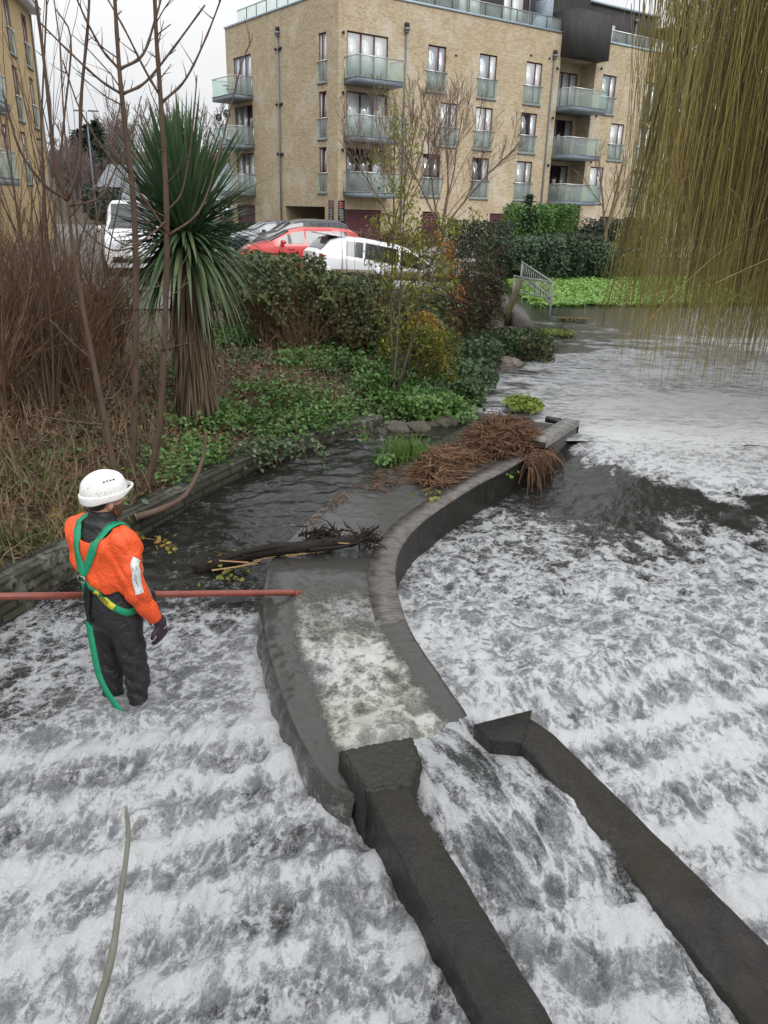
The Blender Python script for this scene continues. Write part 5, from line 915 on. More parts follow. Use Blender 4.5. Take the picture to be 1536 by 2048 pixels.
# ---------------- bare trees in front of the block
def baretree(p, h, label, group, seed, mat, n=3, lev=4, spread=.5, r=.09, nk=5, lean=.3, sub=(.5, .8)):
    g = np.random.default_rng(seed); e = empty('bare_tree', tuple(p), label, 'tree', group); o = []; tr = []; H0 = h * .22
    P = np.array([[0, 0, 0], [0.02, 0, H0 * .5], [0, .03, H0]]); tr.append((spline(P, 8), np.linspace(r, r * .75, 8)))
    for k in range(n): a = 2 * pi * k / n + g.random(); grow(P[-1], [cos(a) * lean, sin(a) * lean, 1], h * .62 * (.8 + .3 * g.random()), r * .55, lev - 1, g, o, nk, spread, .07, 0, .3, sub, .5, .2)
    V, F = join_tubes(tr + o[:1], 8); mk('trunk', V, F, mat, e, True); V, F = join_tubes([(P_, np.maximum(r_, .0052)) for P_, r_ in o[1:]], 4); mk('branches', V, F, mat, e); return e
TG = 'bare trees in front of the main block'
baretree((ony(885, 470, 27)[0], 27, .75), 6.6, 'bare reddish tree with a wide twiggy crown before the middle windows', TG, 201, M_TREEB, 5, 4, .55, .06, 5, .55)
baretree((ony(790, 470, 26)[0], 26, .75), 6.2, 'bare reddish tree behind the yellow sapling, before the corner balconies', TG, 207, M_TREEB, 5, 4, .55, .05, 5, .45)
baretree((ony(1210, 480, 42)[0], 42, .75), 6.2, 'small bare tree left of the willow curtain, before the right-hand windows', TG, 205, barkmat('yellow_grey_bark', (.12, .09, .06), (.22, .17, .11)), 3, 4, .6, .12, 4, .35)
# ---------------- planting on the far bank
M_HDG = leafmat('laurel_leaf', [(0.0264, 0.072, 0.0144), (0.054, 0.132, 0.024), (0.096, 0.204, 0.042), (0.144, 0.264, 0.06)], .4, .2); M_HDD = leafmat('dark_hedge_leaf', [(.010, .022, .012), (.02, .038, .02), (.035, .055, .03)], .5, .1); M_IVD = leafmat('ivy_wall_leaf', [(0.02808, 0.05616, 0.02496), (0.0546, 0.0936, 0.0468), (0.0936, 0.1404, 0.078)], .45, .15)
def fb(xp, yp, D, z=None): q = ony(xp, yp, D); return (q[0], D, .75 if z is None else z)
bush('round_shrub', fb(1076, 480, 44), (2.0, 1.7, 2.5), 'clipped bright green laurel in front of the garage doors', 'shrub', 9000, .16, M_HDG, 0, 160, low=-.05, holes=.2, lumps=9, shell=.3)
for i, (a, b, D, r, h, m_, lb_, n_) in enumerate([(1030, 520, 33.0, 1.5, 1.75, M_IVD, 'ivy-covered hedge mound at the left of the far bank', 5000), (1090, 520, 34.2, 1.6, 1.8, M_IVD, 'ivy-covered hedge mound in the middle of the far bank, below the laurel', 5500), (1150, 525, 35.2, 1.7, 1.6, M_IVD, 'ivy-covered hedge mound right of the middle one on the far bank', 5000), (1215, 530, 36.2, 1.8, 1.15, M_BRM, 'low brownish hedge mound left of the willow strands', 3500), (1185, 480, 45, 1.4, 1.5, M_HDD, 'small dark clipped shrub by the brick pier', 3000), (1245, 480, 46, 2.4, 1.9, M_HDD, 'broad dark shrub half behind the willow strands', 5000), (1135, 490, 43, 1.8, 1.2, leafmat('rosemary_leaf', [(.035, .05, .03), (.07, .085, .05)], .6, .1), 'feathery grey-green shrub right of the laurel', 3500), (1035, 470, 45, 1.1, 1.8, leafmat('dark_red_shrub_leaf', [(.04, .022, .02), (.07, .035, .03)], .6, .1), 'dark reddish shrub left of the laurel', 1800), (960, 470, 40, 1.6, 1.7, M_HDD, 'dark evergreen shrub behind the buddleia', 3500), (500, 455, 46, 2.6, 1.2, M_HDD, 'low dark clipped shrub at the left corner of the block', 5000), (745, 470, 40, 2.0, 1.1, leafmat('red_twig_leaf', [(.10, .05, .04), (.16, .09, .07)], .8, .1), 'reddish-brown clipped hedge before the corner shutter', 4500)]):
    x, y, z = fb(a, b, D); bush('hedge_shrub', (x, y, (.15 if D < 37 and a > 1000 else .72)), (r, r * .7, h), lb_, 'shrub', n_, .15, m_, 12 if i < 4 else 0, 170 + i, group='shrubs along the far bank and the block', low=-.08, holes=.3, lumps=8, shell=.4, lev=1, r=.02)
x, y, z = fb(1052, 470, 43); g = np.random.default_rng(3); e = empty('young_pine', (x, y, .75), 'young pine rising above the left side of the laurel', 'tree'); mb = MB(); mb.tube([(0, 0, 0), (0, 0, 1.5), (.05, 0, 3.1)], [.06, .04, .015], 6); mb.build('trunk', M_BARK, e)
pts = []; 
for k in range(7):
    for j in range(5): a = j * 1.257 + k; s = np.linspace(.1, 1, 20)[:, None]; pts.append(np.array([0, 0, 1.2 + k * .28]) + np.array([cos(a), sin(a), .5]) * s * (.75 - .09 * k))
V, F = leaves(np.concatenate(pts), .22, 4, asp=.18, tilt=1.2); mk('foliage', V, F, leafmat('pine_needle', [(.02, .04, .03), (.04, .07, .05)], .5, .1), e)
ew = vwall([(5.0, 33.4), (6.8, 34.5), (11.8, 36.9), (20, 39.7), (34, 45)], -.8, .80, 'embankment_wall', bricks('dirty_concrete_blocks', (.12, .11, .09), (.09, .085, .065), (.05, .045, .04), .9, .4, (.22, .21, .18), .85, .6, dsc=1.2), n=60, nz=8, amp=.03, thick=.35, side=1); tag(ew, 'low stained embankment wall behind the green water plants', 'wall')
# ---------------- green mat of floating pennywort
def mat_in(x, y):
    e0 = 23.4 + .33 * (x - 4.4) * 1.0 + .7 * (fbm(x * .6, y * .1, 3, 5) - .5) + .5 * (fbm(x * 2.1, y * 2.1, 3, 6) - .5); return (y > e0) & inpoly(x, y, RIVER) & (x < 24) & (y < 41)
g = np.random.default_rng(8); n = 80000; x = 3.6 + 20 * g.random(n) ** 1.25; y = 22.5 + 18 * g.random(n) ** 1.25; m_ = mat_in(x, y); x, y = x[m_], y[m_]; cl = fbm(x * 1.5, y * 1.5, 3, 31); Pm = np.stack([x, y, .33 + .10 * g.random(len(x)) * (.5 + cl)], -1); Nn = np.tile([0, 0, 1.], (len(Pm), 1))
V, F = leaves(Pm, .105, 9, nrm=Nn * 1.2, asp=.95, tilt=.42, curl=.15); o = mk('pennywort_mat', V, F, leafmat('pennywort_leaf', [(0.1, 0.2125, 0.03125), (0.175, 0.325, 0.05625), (0.2625, 0.425, 0.1), (0.1375, 0.275, 0.04375)], .45, .25)); tag(o, 'bright green mat of floating pennywort covering the far water', 'water plants', kind='stuff')
xs_, ys_ = np.meshgrid(np.linspace(3.4, 26, 90), np.linspace(22, 42, 80)); ok = mat_in(xs_, ys_ - .25); F = grid_faces(90, 80); F = F[ok.ravel()[F].all(1)]; o = mk('pennywort_underlayer', np.stack([xs_, ys_, .325 + 0 * xs_], -1).reshape(-1, 3), F, simple('shaded_mat_stems', (.05, .11, .015), .8)); tag(o, 'dense green stems under the floating pennywort leaves', 'water plants', kind='stuff')  # stem layer in one even green, darker than the leaves
def floatpatch(c, rx, ry, n, label, seed, cols=((.10, .17, .02), (.20, .26, .04), (.30, .32, .08))):
    g = np.random.default_rng(seed); a = g.random(n) * 2 * pi; s = np.sqrt(g.random(n)); V, F = leaves(np.stack([np.cos(a) * s * rx, np.sin(a) * s * ry, .02 + .05 * g.random(n)], -1), .07, seed, nrm=np.tile([0, 0, 1.], (n, 1)), asp=.9, tilt=.5); o = mk('floating_plants', V, F, leafmat('floating_leaf', list(cols), .5, .3)); o.location = c; tag(o, label, 'water plants')
floatpatch((*onz(1110, 668, .33)[:2], .32), .45, .35, 420, 'small yellow-green floating patch at the tip of the point', 1); floatpatch((*onz(1045, 812, .36)[:2], .36), .24, .42, 520, 'yellow-green floating plants caught behind the larger reed heap', 2); floatpatch((*onz(1145, 640, .33)[:2], .32), .4, .2, 200, 'small brownish drift of plants beyond the point', 4, ((.18, .12, .05), (.25, .2, .08)))
# ---------------- far trees
FT = 'leafless trees on the far hill'
def fartree(x, y, h, wd, label, seed, mat, n=900):
    g = np.random.default_rng(seed); z = gz(x, y) - .5; e = empty('far_tree', (x, y, z), label, 'tree', FT); tr = [(np.array([(0, 0, 0), (0, 0, h * .3), (.1, 0, h * .55)]), np.array([.30, .24, .14]))]; o = []
    for k in range(7): a = g.random() * 2 * pi; grow((0, 0, h * (.22 + .3 * g.random())), [cos(a) * wd, sin(a) * wd, 1], h * .5, .10, 3, g, o, 5, .5, .08, 0, .25, (.5, .75), .5, .15)
    V, F = join_tubes(tr, 6); mk('trunk', V, F, mat, e); V, F = join_tubes([(P, np.maximum(r, .022)) for P, r in o], 3); mk('crown', V, F, mat, e)
M_FT = barkmat('far_bare_twigs', (.13, .095, .085), (.22, .175, .16)); M_FE = leafmat('far_evergreen_leaf', [(.035, .055, .04), (.06, .08, .06)], .7, 0)
fts = [(272, 190, 105, .75, 'tall rounded bare tree standing alone behind the palm'), (105, 285, 130, .5, 'bare tree on the hill right beside the left block'), (135, 280, 140, .5, 'bare hill tree second from the left block'), (165, 268, 135, .5, 'bare hill tree left of the fir'), (215, 262, 140, .5, 'bare hill tree right of the fir'), (240, 255, 150, .5, 'bare hill tree midway between fir and palm'), (150, 300, 120, .6, 'nearest low bare tree under the hill trees'), (200, 300, 115, .6, 'low bare tree in front of the fir'), (245, 300, 120, .6, 'low bare tree left of the lone tall tree'), (445, 300, 120, .5, 'thin bare tree seen between the palm and the main block'), (420, 320, 135, .5, 'bare tree just right of the palm top'), (120, 310, 118, .6, 'low bare tree above the white hut')]
for i, (x, y, D, wd, lb_) in enumerate(fts): q = ony(x, y, D); fartree(q[0], D, q[2] - gz(q[0], D) + .5, wd, lb_, 300 + i, M_FT)
def conifer(xp, yt, D, wd, label, seed):
    q = ony(xp, yt, D); z = gz(q[0], D); h = q[2] - z; g = np.random.default_rng(seed); n = 1500; t = g.random(n) ** .8; a = g.random(n) * 2 * pi; s = np.sqrt(g.random(n)) * wd * (1 - t) * (1 + .3 * np.sin(t * 40)); e = empty('fir_tree', (q[0], D, z), label, 'tree'); V, F = leaves(np.stack([np.cos(a) * s, np.sin(a) * s, h * (.1 + .9 * t)], -1), 1.3, seed, asp=.4, tilt=1, ddir=np.array([0, 0, -.5])); mk('foliage', V, F, M_FE, e); mb = MB(); mb.tube([(0, 0, 0), (0, 0, h * .5), (0, 0, h * .95)], [.4, .25, .05], 6); mb.build('trunk', M_BARK, e)
conifer(190, 244, 130, 2.2, 'pointed dark fir on the far hill', 1); conifer(177, 252, 138, 2.6, 'broader dark fir just left of the pointed one', 2); conifer(155, 262, 142, 3.6, 'rounded dark evergreen on the far hill left of the firs', 3)
bush('garden_evergreen', (*fb(190, 360, 88)[:2], .75), (2.0, 1.8, 3.2), 'dark green garden tree behind the pale hut', 'tree', 2500, .5, M_FE, 0, 330, low=0, holes=.3, lumps=8)
g = np.random.default_rng(44); P = []
for k in range(60): x = -60 + 120 * g.random(); y = 120 + 60 * g.random(); P.append((x, y))
V, F = [], []
for k, (x, y) in enumerate(P):
    o_ = []; grow((x, y, gz(x, y)), [0, 0, 1], 9 + 3 * g.random(), .12, 2, g, o_, 9, .6, .06, 0, .3, (.4, .6), .5, .15); v, f = join_tubes([(p, np.maximum(r, .05)) for p, r in o_], 3); V.append(v); F.append(f)
V, F = cat(list(zip(V, F))); o = mk('hill_wood', V, F, M_FT); tag(o, 'far leafless wood along the hill', 'wood', kind='stuff')
# ---------------- the willow
WO_ = np.array([9.0, 14.5, .6]); wil = empty('weeping_willow', tuple(WO_), 'weeping willow at the right edge, its long yellow-brown twigs hanging to the water', 'willow'); g = np.random.default_rng(77)
mb = MB(); mb.tube(spline([(0, 0, -.6), (-.1, 0, 1.5), (-.3, .1, 3.2), (-.7, 0, 5.0)], 16), np.linspace(.55, .36, 16), 14); mb.build('trunk', barkmat('willow_bark', (.045, .032, .022), (.11, .08, .055), 9), wil, True)
limbs = []
for k in range(16): a = 2 * pi * k / 16 + .3 * g.random(); ro = 2.6 + 3.0 * g.random(); hh = 7.2 + 2.2 * g.random(); limbs.append((spline([(-.5, 0, 3.6 + .8 * g.random()), (cos(a) * ro * .35, sin(a) * ro * .35, hh * .82), (cos(a) * ro * .75, sin(a) * ro * .75, hh), (cos(a) * ro, sin(a) * ro, hh - .6)], 14), np.linspace(.16, .03, 14)))
V, F = join_tubes(limbs, 7); mk('limb', V, F, barkmat('willow_limb_bark', (.06, .045, .025), (.13, .10, .05), 9), wil, True)
def strands(n, seed, z_lo, mat, name, rfun, r=.0038):
    g = np.random.default_rng(seed); out = []
    for i in range(n):
        x, y = rfun(g); z1 = 5.2 + 2.6 * g.random(); zl = z_lo(x, y, g) ; m = 11; t = np.linspace(0, 1, m)[:, None]; L0 = z1 - zl; a = g.random() * 2 * pi
        wob = np.cumsum(np.cumsum(g.normal(size=(m, 2)) * .011, 0), 0) * .6 + np.cumsum(g.normal(size=(m, 2)) * .014, 0); P = np.column_stack([x + wob[:, 0] + .35 * cos(a) * (1 - t[:, 0]) ** 3, y + wob[:, 1] + .35 * sin(a) * (1 - t[:, 0]) ** 3, z1 - L0 * t[:, 0]]); rr = r * (.7 + .6 * g.random()); out.append((P - WO_, np.linspace(rr * 1.3, rr * .55, m)))
        for _ in range(g.integers(0, 3)): k = g.integers(2, 8); q = P[k]; l = .5 + .9 * g.random(); tt = np.linspace(0, 1, 6)[:, None]; dx = g.normal(size=2) * .16; out.append((np.column_stack([q[0] + dx[0] * np.sqrt(tt[:, 0]), q[1] + dx[1] * np.sqrt(tt[:, 0]), q[2] - l * tt[:, 0]]) - WO_, np.linspace(rr * .8, rr * .4, 6)))
    V, F = join_tubes(out, 3); return mk(name, V, F, mat, wil)
_cl = {}
def reg(g, lo, hi, pw):
    """strands hang in bunches from the ends of the branches, on the side of the tree that leans over the river"""
    if (lo, hi) not in _cl:
        h = np.random.default_rng(int(lo * 1000)); n_ = 120; u_ = lo + (hi - lo) * h.random(n_) ** pw; y_ = 9.5 + 7.5 * h.random(n_); _cl[lo, hi] = (u_ * y_, y_)
    cx, cy = _cl[lo, hi]; k = g.integers(0, len(cx)); return cx[k] + g.normal() * .17, cy[k] + g.normal() * .22
zl_ = lambda x, y, g: (.55 + (1.1 * g.random() ** 2 + .25) + max(0, (.40 - x / y)) * 4.0 * g.random())
M_WY = leafmat('willow_yellow_twig', [(.24, .20, .05), (.33, .27, .075), (.18, .14, .045), (.42, .35, .12)], .5, 0, .7); M_WB = leafmat('willow_brown_twig', [(0.09, 0.054, 0.0264), (0.144, 0.09, 0.042), (0.066, 0.0408, 0.0216)], .6, 0, .7)
strands(1700, 1, zl_, M_WY, 'yellow_hanging_twigs', lambda g: reg(g, .295, .64, .85)); strands(1900, 2, lambda x, y, g: zl_(x, y, g) + .3 + 1.2 * g.random(), M_WB, 'brown_hanging_twigs', lambda g: reg(g, .345, .70, .8), .0042)
strands(420, 3, lambda x, y, g: .9 + 2.2 * g.random(), M_WY, 'upper_yellow_twigs', lambda g: reg(g, .30, .52, 1.0), .0042)
bo_ = []
for k in range(34):
    u = .34 + .28 * g.random(); y = 10 + 5 * g.random(); z0 = 6.0 + 1.2 * g.random(); l = 2.2 + 2.6 * g.random(); t = np.linspace(0, 1, 10)[:, None]; d = np.array([-.55 - .3 * g.random(), -.2 + .3 * g.normal(), 0]); P = np.array([u * y + .9, y, z0]) + d * l * .42 * np.sqrt(t) + np.array([0, 0, -1.]) * l * t ** 1.5; bo_.append((P - WO_, np.linspace(.026, .006, 10)))
    for q in range(3): i_ = g.integers(2, 8); grow(P[i_] - WO_, [d[0] * .5, g.normal() * .4, -.9], .6 + .8 * g.random(), .008, 1, g, bo_, 3, .4, .08, .8, -.3)
V, F = join_tubes(bo_, 5); mk('bough', V, F, barkmat('willow_bough_bark', (.05, .036, .018), (.12, .09, .04), 9), wil, True)
sw = []
for k in range(60): x0, y0 = 5.5 + 1.6 * g.random(), 10.2 + 2.2 * g.random(); z0 = 2.3 + .9 * g.random(); l = 1.4 + 1.5 * g.random(); t = np.linspace(0, 1, 9)[:, None]; d = np.array([-.85 - .2 * g.random(), -.1 + .3 * g.normal(), 0]); P = np.array([x0, y0, z0]) + d * l * t + np.array([0, 0, -1.]) * (.15 + .55 * g.random()) * l * t ** (1.2 + .8 * g.random()); sw.append((P - WO_, np.linspace(.011 if k < 7 else .006, .003, 9)))
V, F = join_tubes(sw, 4); mk('sweeping_twigs', V, F, leafmat('willow_pale_twig', [(.20, .16, .05), (.30, .25, .10), (.24, .18, .03)], .5, 0), wil)
x = []; 
for k in range(26): u = .33 + .2 * g.random(); y = 9.5 + 3 * g.random(); z = 2.3 + 3 * g.random(); x.append((np.array([u * y, y, z]) - WO_) + g.normal(size=(7, 3)) * [.05, .05, .16])
V, F = leaves(np.concatenate(x), .13, 6, asp=.18, tilt=.8, ddir=np.array([0, 0, -1.])); mk('last_leaves', V, F, leafmat('willow_leaf', [(.10, .16, .04), (.17, .22, .07), (.26, .28, .16)], .5, .35), wil)
# ================================================================== VEHICLES
def paint(name, c, dirt=.15):
    m = NT(name); n = m.noise(m.coord(), 3, 5, .6); m.col(m.mix(m.math('MULTIPLY', m.maprange(n, .4, .75), dirt), c, tuple(x * .55 + .03 for x in c))).rough(.3); m.p.inputs['Coat Weight'].default_value = .7; m.p.inputs['Coat Roughness'].default_value = .06; return m.m
M_TYRE = simple('tyre_rubber', (.015, .015, .015), .85); M_RIM = simple('alloy_rim', (.42, .43, .44), .3, .7); M_GLS = panemat('car_glass', (.012, .016, .016), 0, .05); M_GLS.node_tree.nodes['Principled BSDF'].inputs['Coat Weight'].default_value = .1; M_GLS.node_tree.nodes['Principled BSDF'].inputs['Specular IOR Level'].default_value = .4; M_HEAD = panemat('headlamp_lens', (.45, .47, .48), 0, .4); M_TAIL = simple('red_tail_lens', (.35, .02, .02), .15); M_TRIM = simple('black_trim', (.012, .012, .013), .5); M_PLATE = simple('number_plate_white', (.72, .72, .68), .5, 0, .05)
def car(name, loc, yaw, pitch, label, catn, mat, top, belt, L_, W, bot=.22, glass=(), wind=None, rear=None, wheels=(.78, .78), wr=.31, roofdark=None, lights=True):
    """top: (x,z) roof line from tail to nose; belt: (x,z) waist line; glass: list of side panes as (x0,x1) with z between belt and roof"""
    e = empty(name, loc, label, catn); e.rotation_euler = (0, pitch, yaw); h = L_ / 2
    tx, tz = zip(*top); bx, bz = zip(*belt); zt = lambda x: np.interp(x, tx, tz); zb = lambda x: np.minimum(np.interp(x, bx, bz), zt(x) - .03)
    xs = np.unique(np.concatenate([np.linspace(-h, h, 34), np.array(tx)])); hw = lambda x: W / 2 * (1 - .16 * np.clip(abs(x) / h, 0, 1) ** 5 - .03 * (x / h) ** 2)
    V = []
    for x in xs:
        w_ = hw(x); t, b = zt(x), zb(x); g = np.clip((t - b) / .4, 0, 1); q = [(w_ * .90, bot), (w_ * .985, bot + .16), (w_, bot + .36), (w_ * .985, b - .06), (w_ * .955, b)]
        q += [(w_ * (.955 - .165 * g), b + (t - b) * (.86 if g > .1 else .5)), (w_ * (.90 - .20 * g), t - .02), (w_ * .42, t + .005), (0, t + .012)]; V += [(x, y, z) for y, z in q] + [(x, -y, z) for y, z in q[-2::-1]]
    k = 17; F = grid_faces(k, len(xs)).tolist(); F += [list(range(k)), [(len(xs) - 1) * k + i for i in range(k)][::-1], ] 
    for i in range(len(xs) - 1): F.append([i * k, i * k + k - 1, (i + 1) * k + k - 1, (i + 1) * k])
    bo = mk('body', V, F, mat, e, True); md = bo.modifiers.new('es', 'EDGE_SPLIT'); md.split_angle = RAD(38)
    def side(x, z, s, o=.007): w_ = hw(x); t, b = zt(x), zb(x); u = np.clip((z - b) / max(.05, (t - b) * .86), 0, 1); return (x, s * (w_ * (.955 - .165 * u * np.clip((t - b) / .4, 0, 1)) + o), z)
    for s in (1, -1):
        for x0, x1 in glass:
            V, n = [], 9
            for x in np.linspace(x0, x1, n): b = zb(x) + .045; t = max(b + .01, zb(x) + (zt(x) - zb(x)) * .86 - .035); V += [side(x, b, s), side(x, t, s)]
            mk('side_window', V, [[2 * i, 2 * i + 1, 2 * i + 3, 2 * i + 2] for i in range(n - 1)], M_GLS, e)
        for x in (-.55, .35): b = MB(); y = hw(x) * s; b.box((x, y - .012, zb(x) - .13), (x + .2, y + .022 * 1, zb(x) - .10)) ; b.build('door_handle', mat, e)
        xm = glass[0][1] - .15 if glass else .5; b = MB(); y = hw(xm) * s; b.tube([(xm, y, zb(xm) + .04), (xm + .03, y + s * .1, zb(xm) + .10), (xm - .02, y + s * .21, zb(xm) + .10)], [.03, .085, .06], 8); b.build('wing_mirror', mat, e)
        for x, nm in ((h - wheels[0], 0), (-h + wheels[1], 0)):
            y = hw(x) * s; b = MB(); b.tube([(x, y - s * .06, wr), (x, y + s * .006, wr), (x, y + s * .008, wr)], [wr + .06, wr + .06, .05], 24); b.build('wheel_arch', M_TRIM, e)
            b = MB(); b.tube([(x, y - s * .15, wr), (x, y - s * .0, wr), (x, y + s * .03, wr), (x, y + s * .035, wr)], [wr * .97, wr, wr * .95, wr * .7], 24); wo = b.build('wheel', M_TYRE, e, False)
            b = MB(); b.tube([(x, y + s * .03, wr), (x, y + s * .042, wr)], [wr * .66, wr * .62], 20)
            for a in range(5): b.bar((x, y + s * .045, wr), (x + wr * .6 * cos(a * 1.257), y + s * .045, wr + wr * .6 * sin(a * 1.257)), .05, .02, (0, 1, 0))
            b.build('rim', M_RIM, wo)
    for nm, rg in (('windscreen', wind), ('rear_window', rear)):
        if rg:
            V, n = [], 8
            for x in np.linspace(*rg, n):
                w_ = hw(x); t, b = zt(x), zb(x); g = np.clip((t - b) / .4, 0, 1); y1 = w_ * (.90 - .20 * g) * .97; sl = (zt(x + .01) - zt(x - .01)) / .02; nx_, nz = -sl, 1; l = math.hypot(nx_, nz)
                V += [(x + nx_ / l * .016, y, t + nz / l * .016 + dz) for y, dz in ((-y1, -.012), (-y1 * .5, .003), (0, .008), (y1 * .5, .003), (y1, -.012))]
            mk(nm, V, grid_faces(5, n), M_GLS, e, True)
    for s in (1, -1):
        if lights:
            x = h - .26; b = MB(); z = zt(h - .2) - .16; y = hw(h - .12) * s; V = [(h - .05, y * .50, z - .05), (h - .16, y * .93, z - .02), (h - .42, y * 1.035, z + .07), (h - .40, y * .99, z + .13), (h - .10, y * .55, z + .08)]; b.add(np.array(V) + [.035, s * .006, 0], [(0, 1, 2, 3, 4)] if s > 0 else [(4, 3, 2, 1, 0)]); b.add(np.array(V) + [-.06, -s * .05, 0], [(4, 3, 2, 1, 0)]); b.build('headlight', M_HEAD, e)
            z = zb(-h + .1) - .08; y = hw(-h + .05) * s; V = [(-h - .012, y * .62, z - .12), (-h - .012, y * .62, z + .10), (-h + .06, y * 1.02, z + .10), (-h + .30, y * 1.035, z + .06), (-h + .24, y * 1.04, z - .10), (-h + .05, y * 1.02, z - .13)]; b = MB(); b.add(V, [(0, 1, 2, 5), (5, 2, 3, 4)]); b.build('tail_light', M_TAIL, e)
    b = MB(); z = bot + .14; b.box((h - .04, -W * .30, z), (h + .02, W * .30, z + .16)); b.build('grille', M_TRIM, e)
    b = MB(); z = bot + .42; b.box((-h - .02, -.26, z), (-h + .01, .26, z + .11)); b.build('number_plate', M_PLATE, e)
    return e
HATCH = [(-2.12, .95), (-2.05, 1.02), (-1.80, 1.32), (-1.55, 1.43), (-.9, 1.475), (.0, 1.46), (.45, 1.38), (1.15, 1.02), (1.3, .985), (1.8, .86), (2.08, .70), (2.12, .55)]; HB = [(-2.12, .93), (-1.2, .96), (1.0, .90), (2.12, .72)]
M_WHITE = paint('white_car_paint', (.74, .75, .77), .12)
q = ony(606, 500, 20.4)
yw = RAD(20); cw = np.array([q[0], 20.4, .0]) + np.array([cos(yw), sin(yw), 0]) * 2.15
wc = car('parked_car', (cw[0], cw[1], .60), yw, RAD(8.2), 'white hatchback pointing right and nose down beyond the bramble bushes', 'car', M_WHITE, HATCH, HB, 4.24, 1.76, glass=[(.02, .86), (-.93, -.04), (-1.42, -.99)], wind=(.50, 1.12), rear=(-2.02, -1.62))
b = MB(); b.box((-2.0, -.62, 1.405), (-1.45, .62, 1.445)); b.build('roof_spoiler', M_WHITE, wc)
SUVT = [(-2.2, .98), (-2.14, 1.1), (-1.85, 1.50), (-1.5, 1.60), (-.6, 1.64), (.1, 1.62), (.5, 1.53), (1.15, 1.15), (1.35, 1.10), (1.9, .98), (2.16, .78), (2.2, .55)]; SB = [(-2.2, 1.02), (1.0, 1.0), (2.2, .80)]
def place(xp, yp, Y): q = ony(xp, yp, Y); return q[0], Y
x, y = place(603, 470, 27.5); car('parked_car', (x, y, .80), RAD(194), 0, 'bright red hatchback facing left behind the white car', 'car', paint('red_car_paint', (.62, .035, .03), .08), HATCH, HB, 4.0, 1.74, glass=[(.02, .86), (-.93, -.04), (-1.42, -.99)], wind=(.50, 1.12), rear=(-2.02, -1.62))
x, y = place(600, 460, 34.5); car('parked_car', (x, y, .80), RAD(200), 0, 'black estate-like car facing left, roof showing just above the red car', 'car', paint('black_car_paint', (.014, .016, .022), .1), SUVT, SB, 4.5, 1.82, glass=[(.05, .86), (-.95, -.02), (-1.5, -1.0)], wind=(.55, 1.12), rear=(-2.1, -1.7))
x, y = place(545, 465, 40); car('parked_car', (x, y, .80), RAD(205), 0, 'dark blue saloon facing left, farthest of the row near the passage', 'car', paint('dark_blue_car_paint', (.014, .024, .055), .1), HATCH, HB, 4.4, 1.78, glass=[(.02, .86), (-.93, -.04), (-1.42, -.99)], wind=(.50, 1.12), rear=(-2.02, -1.62))
VT = [(-2.4, 1.75), (-2.38, 2.06), (-2.0, 2.14), (.5, 2.14), (1.0, 2.07), (1.72, 1.32), (1.85, 1.26), (2.2, 1.12), (2.38, .95), (2.4, .6)]; VB = [(-2.4, 1.22), (1.2, 1.22), (2.4, 1.05)]
q = ony(248, 500, 24.5); van = car('parked_van', (q[0] - .1, 26.4, .80), RAD(-78), 0, 'white van facing the river behind the bare saplings', 'van', M_WHITE, VT, VB, 4.8, 1.92, .26, glass=[(.35, 1.15)], wind=(1.04, 1.70), rear=None, wr=.33)
b = MB(); b.box((2.41, -.27, .50), (2.44, .27, .62)); pl_ = b.build('number_plate', M_PLATE, van)
def text_mesh(s, size, name, mat, parent, M4):
    cu = bpy.data.curves.new('txt', 'FONT'); cu.body = s; cu.size = size; cu.align_x = 'CENTER'; cu.align_y = 'CENTER'; cu.extrude = .002; to = bpy.data.objects.new('txt', cu); COL.objects.link(to); dg = bpy.context.evaluated_depsgraph_get(); me = bpy.data.meshes.new_from_object(to.evaluated_get(dg)); bpy.data.objects.remove(to); me.name = name; me.materials.clear(); me.materials.append(mat); o = bpy.data.objects.new(name, me); COL.objects.link(o); o.parent = parent; o.matrix_local = M4; return o
text_mesh('Y05', .13, 'lettering', M_TRIM, pl_, Matrix.Translation((2.445, -.10, .56)) @ Matrix(((0, 0, 1, 0), (1, 0, 0, 0), (0, 1, 0, 0), (0, 0, 0, 1))))
# ================================================================== RAILS, POSTS, LAMP
M_GALV = simple('weathered_white_rail', (.25, .26, .245), .6, 0, .25, 14); M_POST = barkmat('mossy_post_wood', (.07, .06, .03), (.16, .14, .075)); M_BEAM = barkmat('grey_beam_wood', (.13, .11, .085), (.26, .22, .17), 8); M_CAP = simple('white_post_cap', (.75, .76, .78), .5, 0, .08)
A, B, C_ = np.array([4.36, 21.5]), np.array([3.62, 23.4]), np.array([4.95, 30.5]); ra = empty('white_railing', (*A, 0), 'old white metal railing standing at the water corner beside the green plants', 'railing'); ro_ = np.array([*A, 0])
for nm, (p, q), zs, n in (('railing_panel', (A, B), (1.17, .75), 7), ('railing_panel', (A, C_), (1.17, .62), 15)):
    b = MB(); [b.bar(np.array([*p, z]) - ro_, np.array([*q, z]) - ro_, .038) for z in zs]
    for k in range(n + 1): r_ = p + (q - p) * k / n; b.bar(np.array([*r_, zs[1] - .0]) - ro_, np.array([*r_, zs[0]]) - ro_, .022)
    if nm and zs[1] > .7: b.bar(np.array([*p, .75]) - ro_, np.array([*(p + (q - p) * .6), 1.17]) - ro_, .04)
    b.build(nm, M_GALV, ra)
for p in (A, B, C_): b = MB(); b.bar(np.array([*p, -.2]) - ro_, np.array([*p, 1.2]) - ro_, .06); b.build('post', M_GALV, ra)
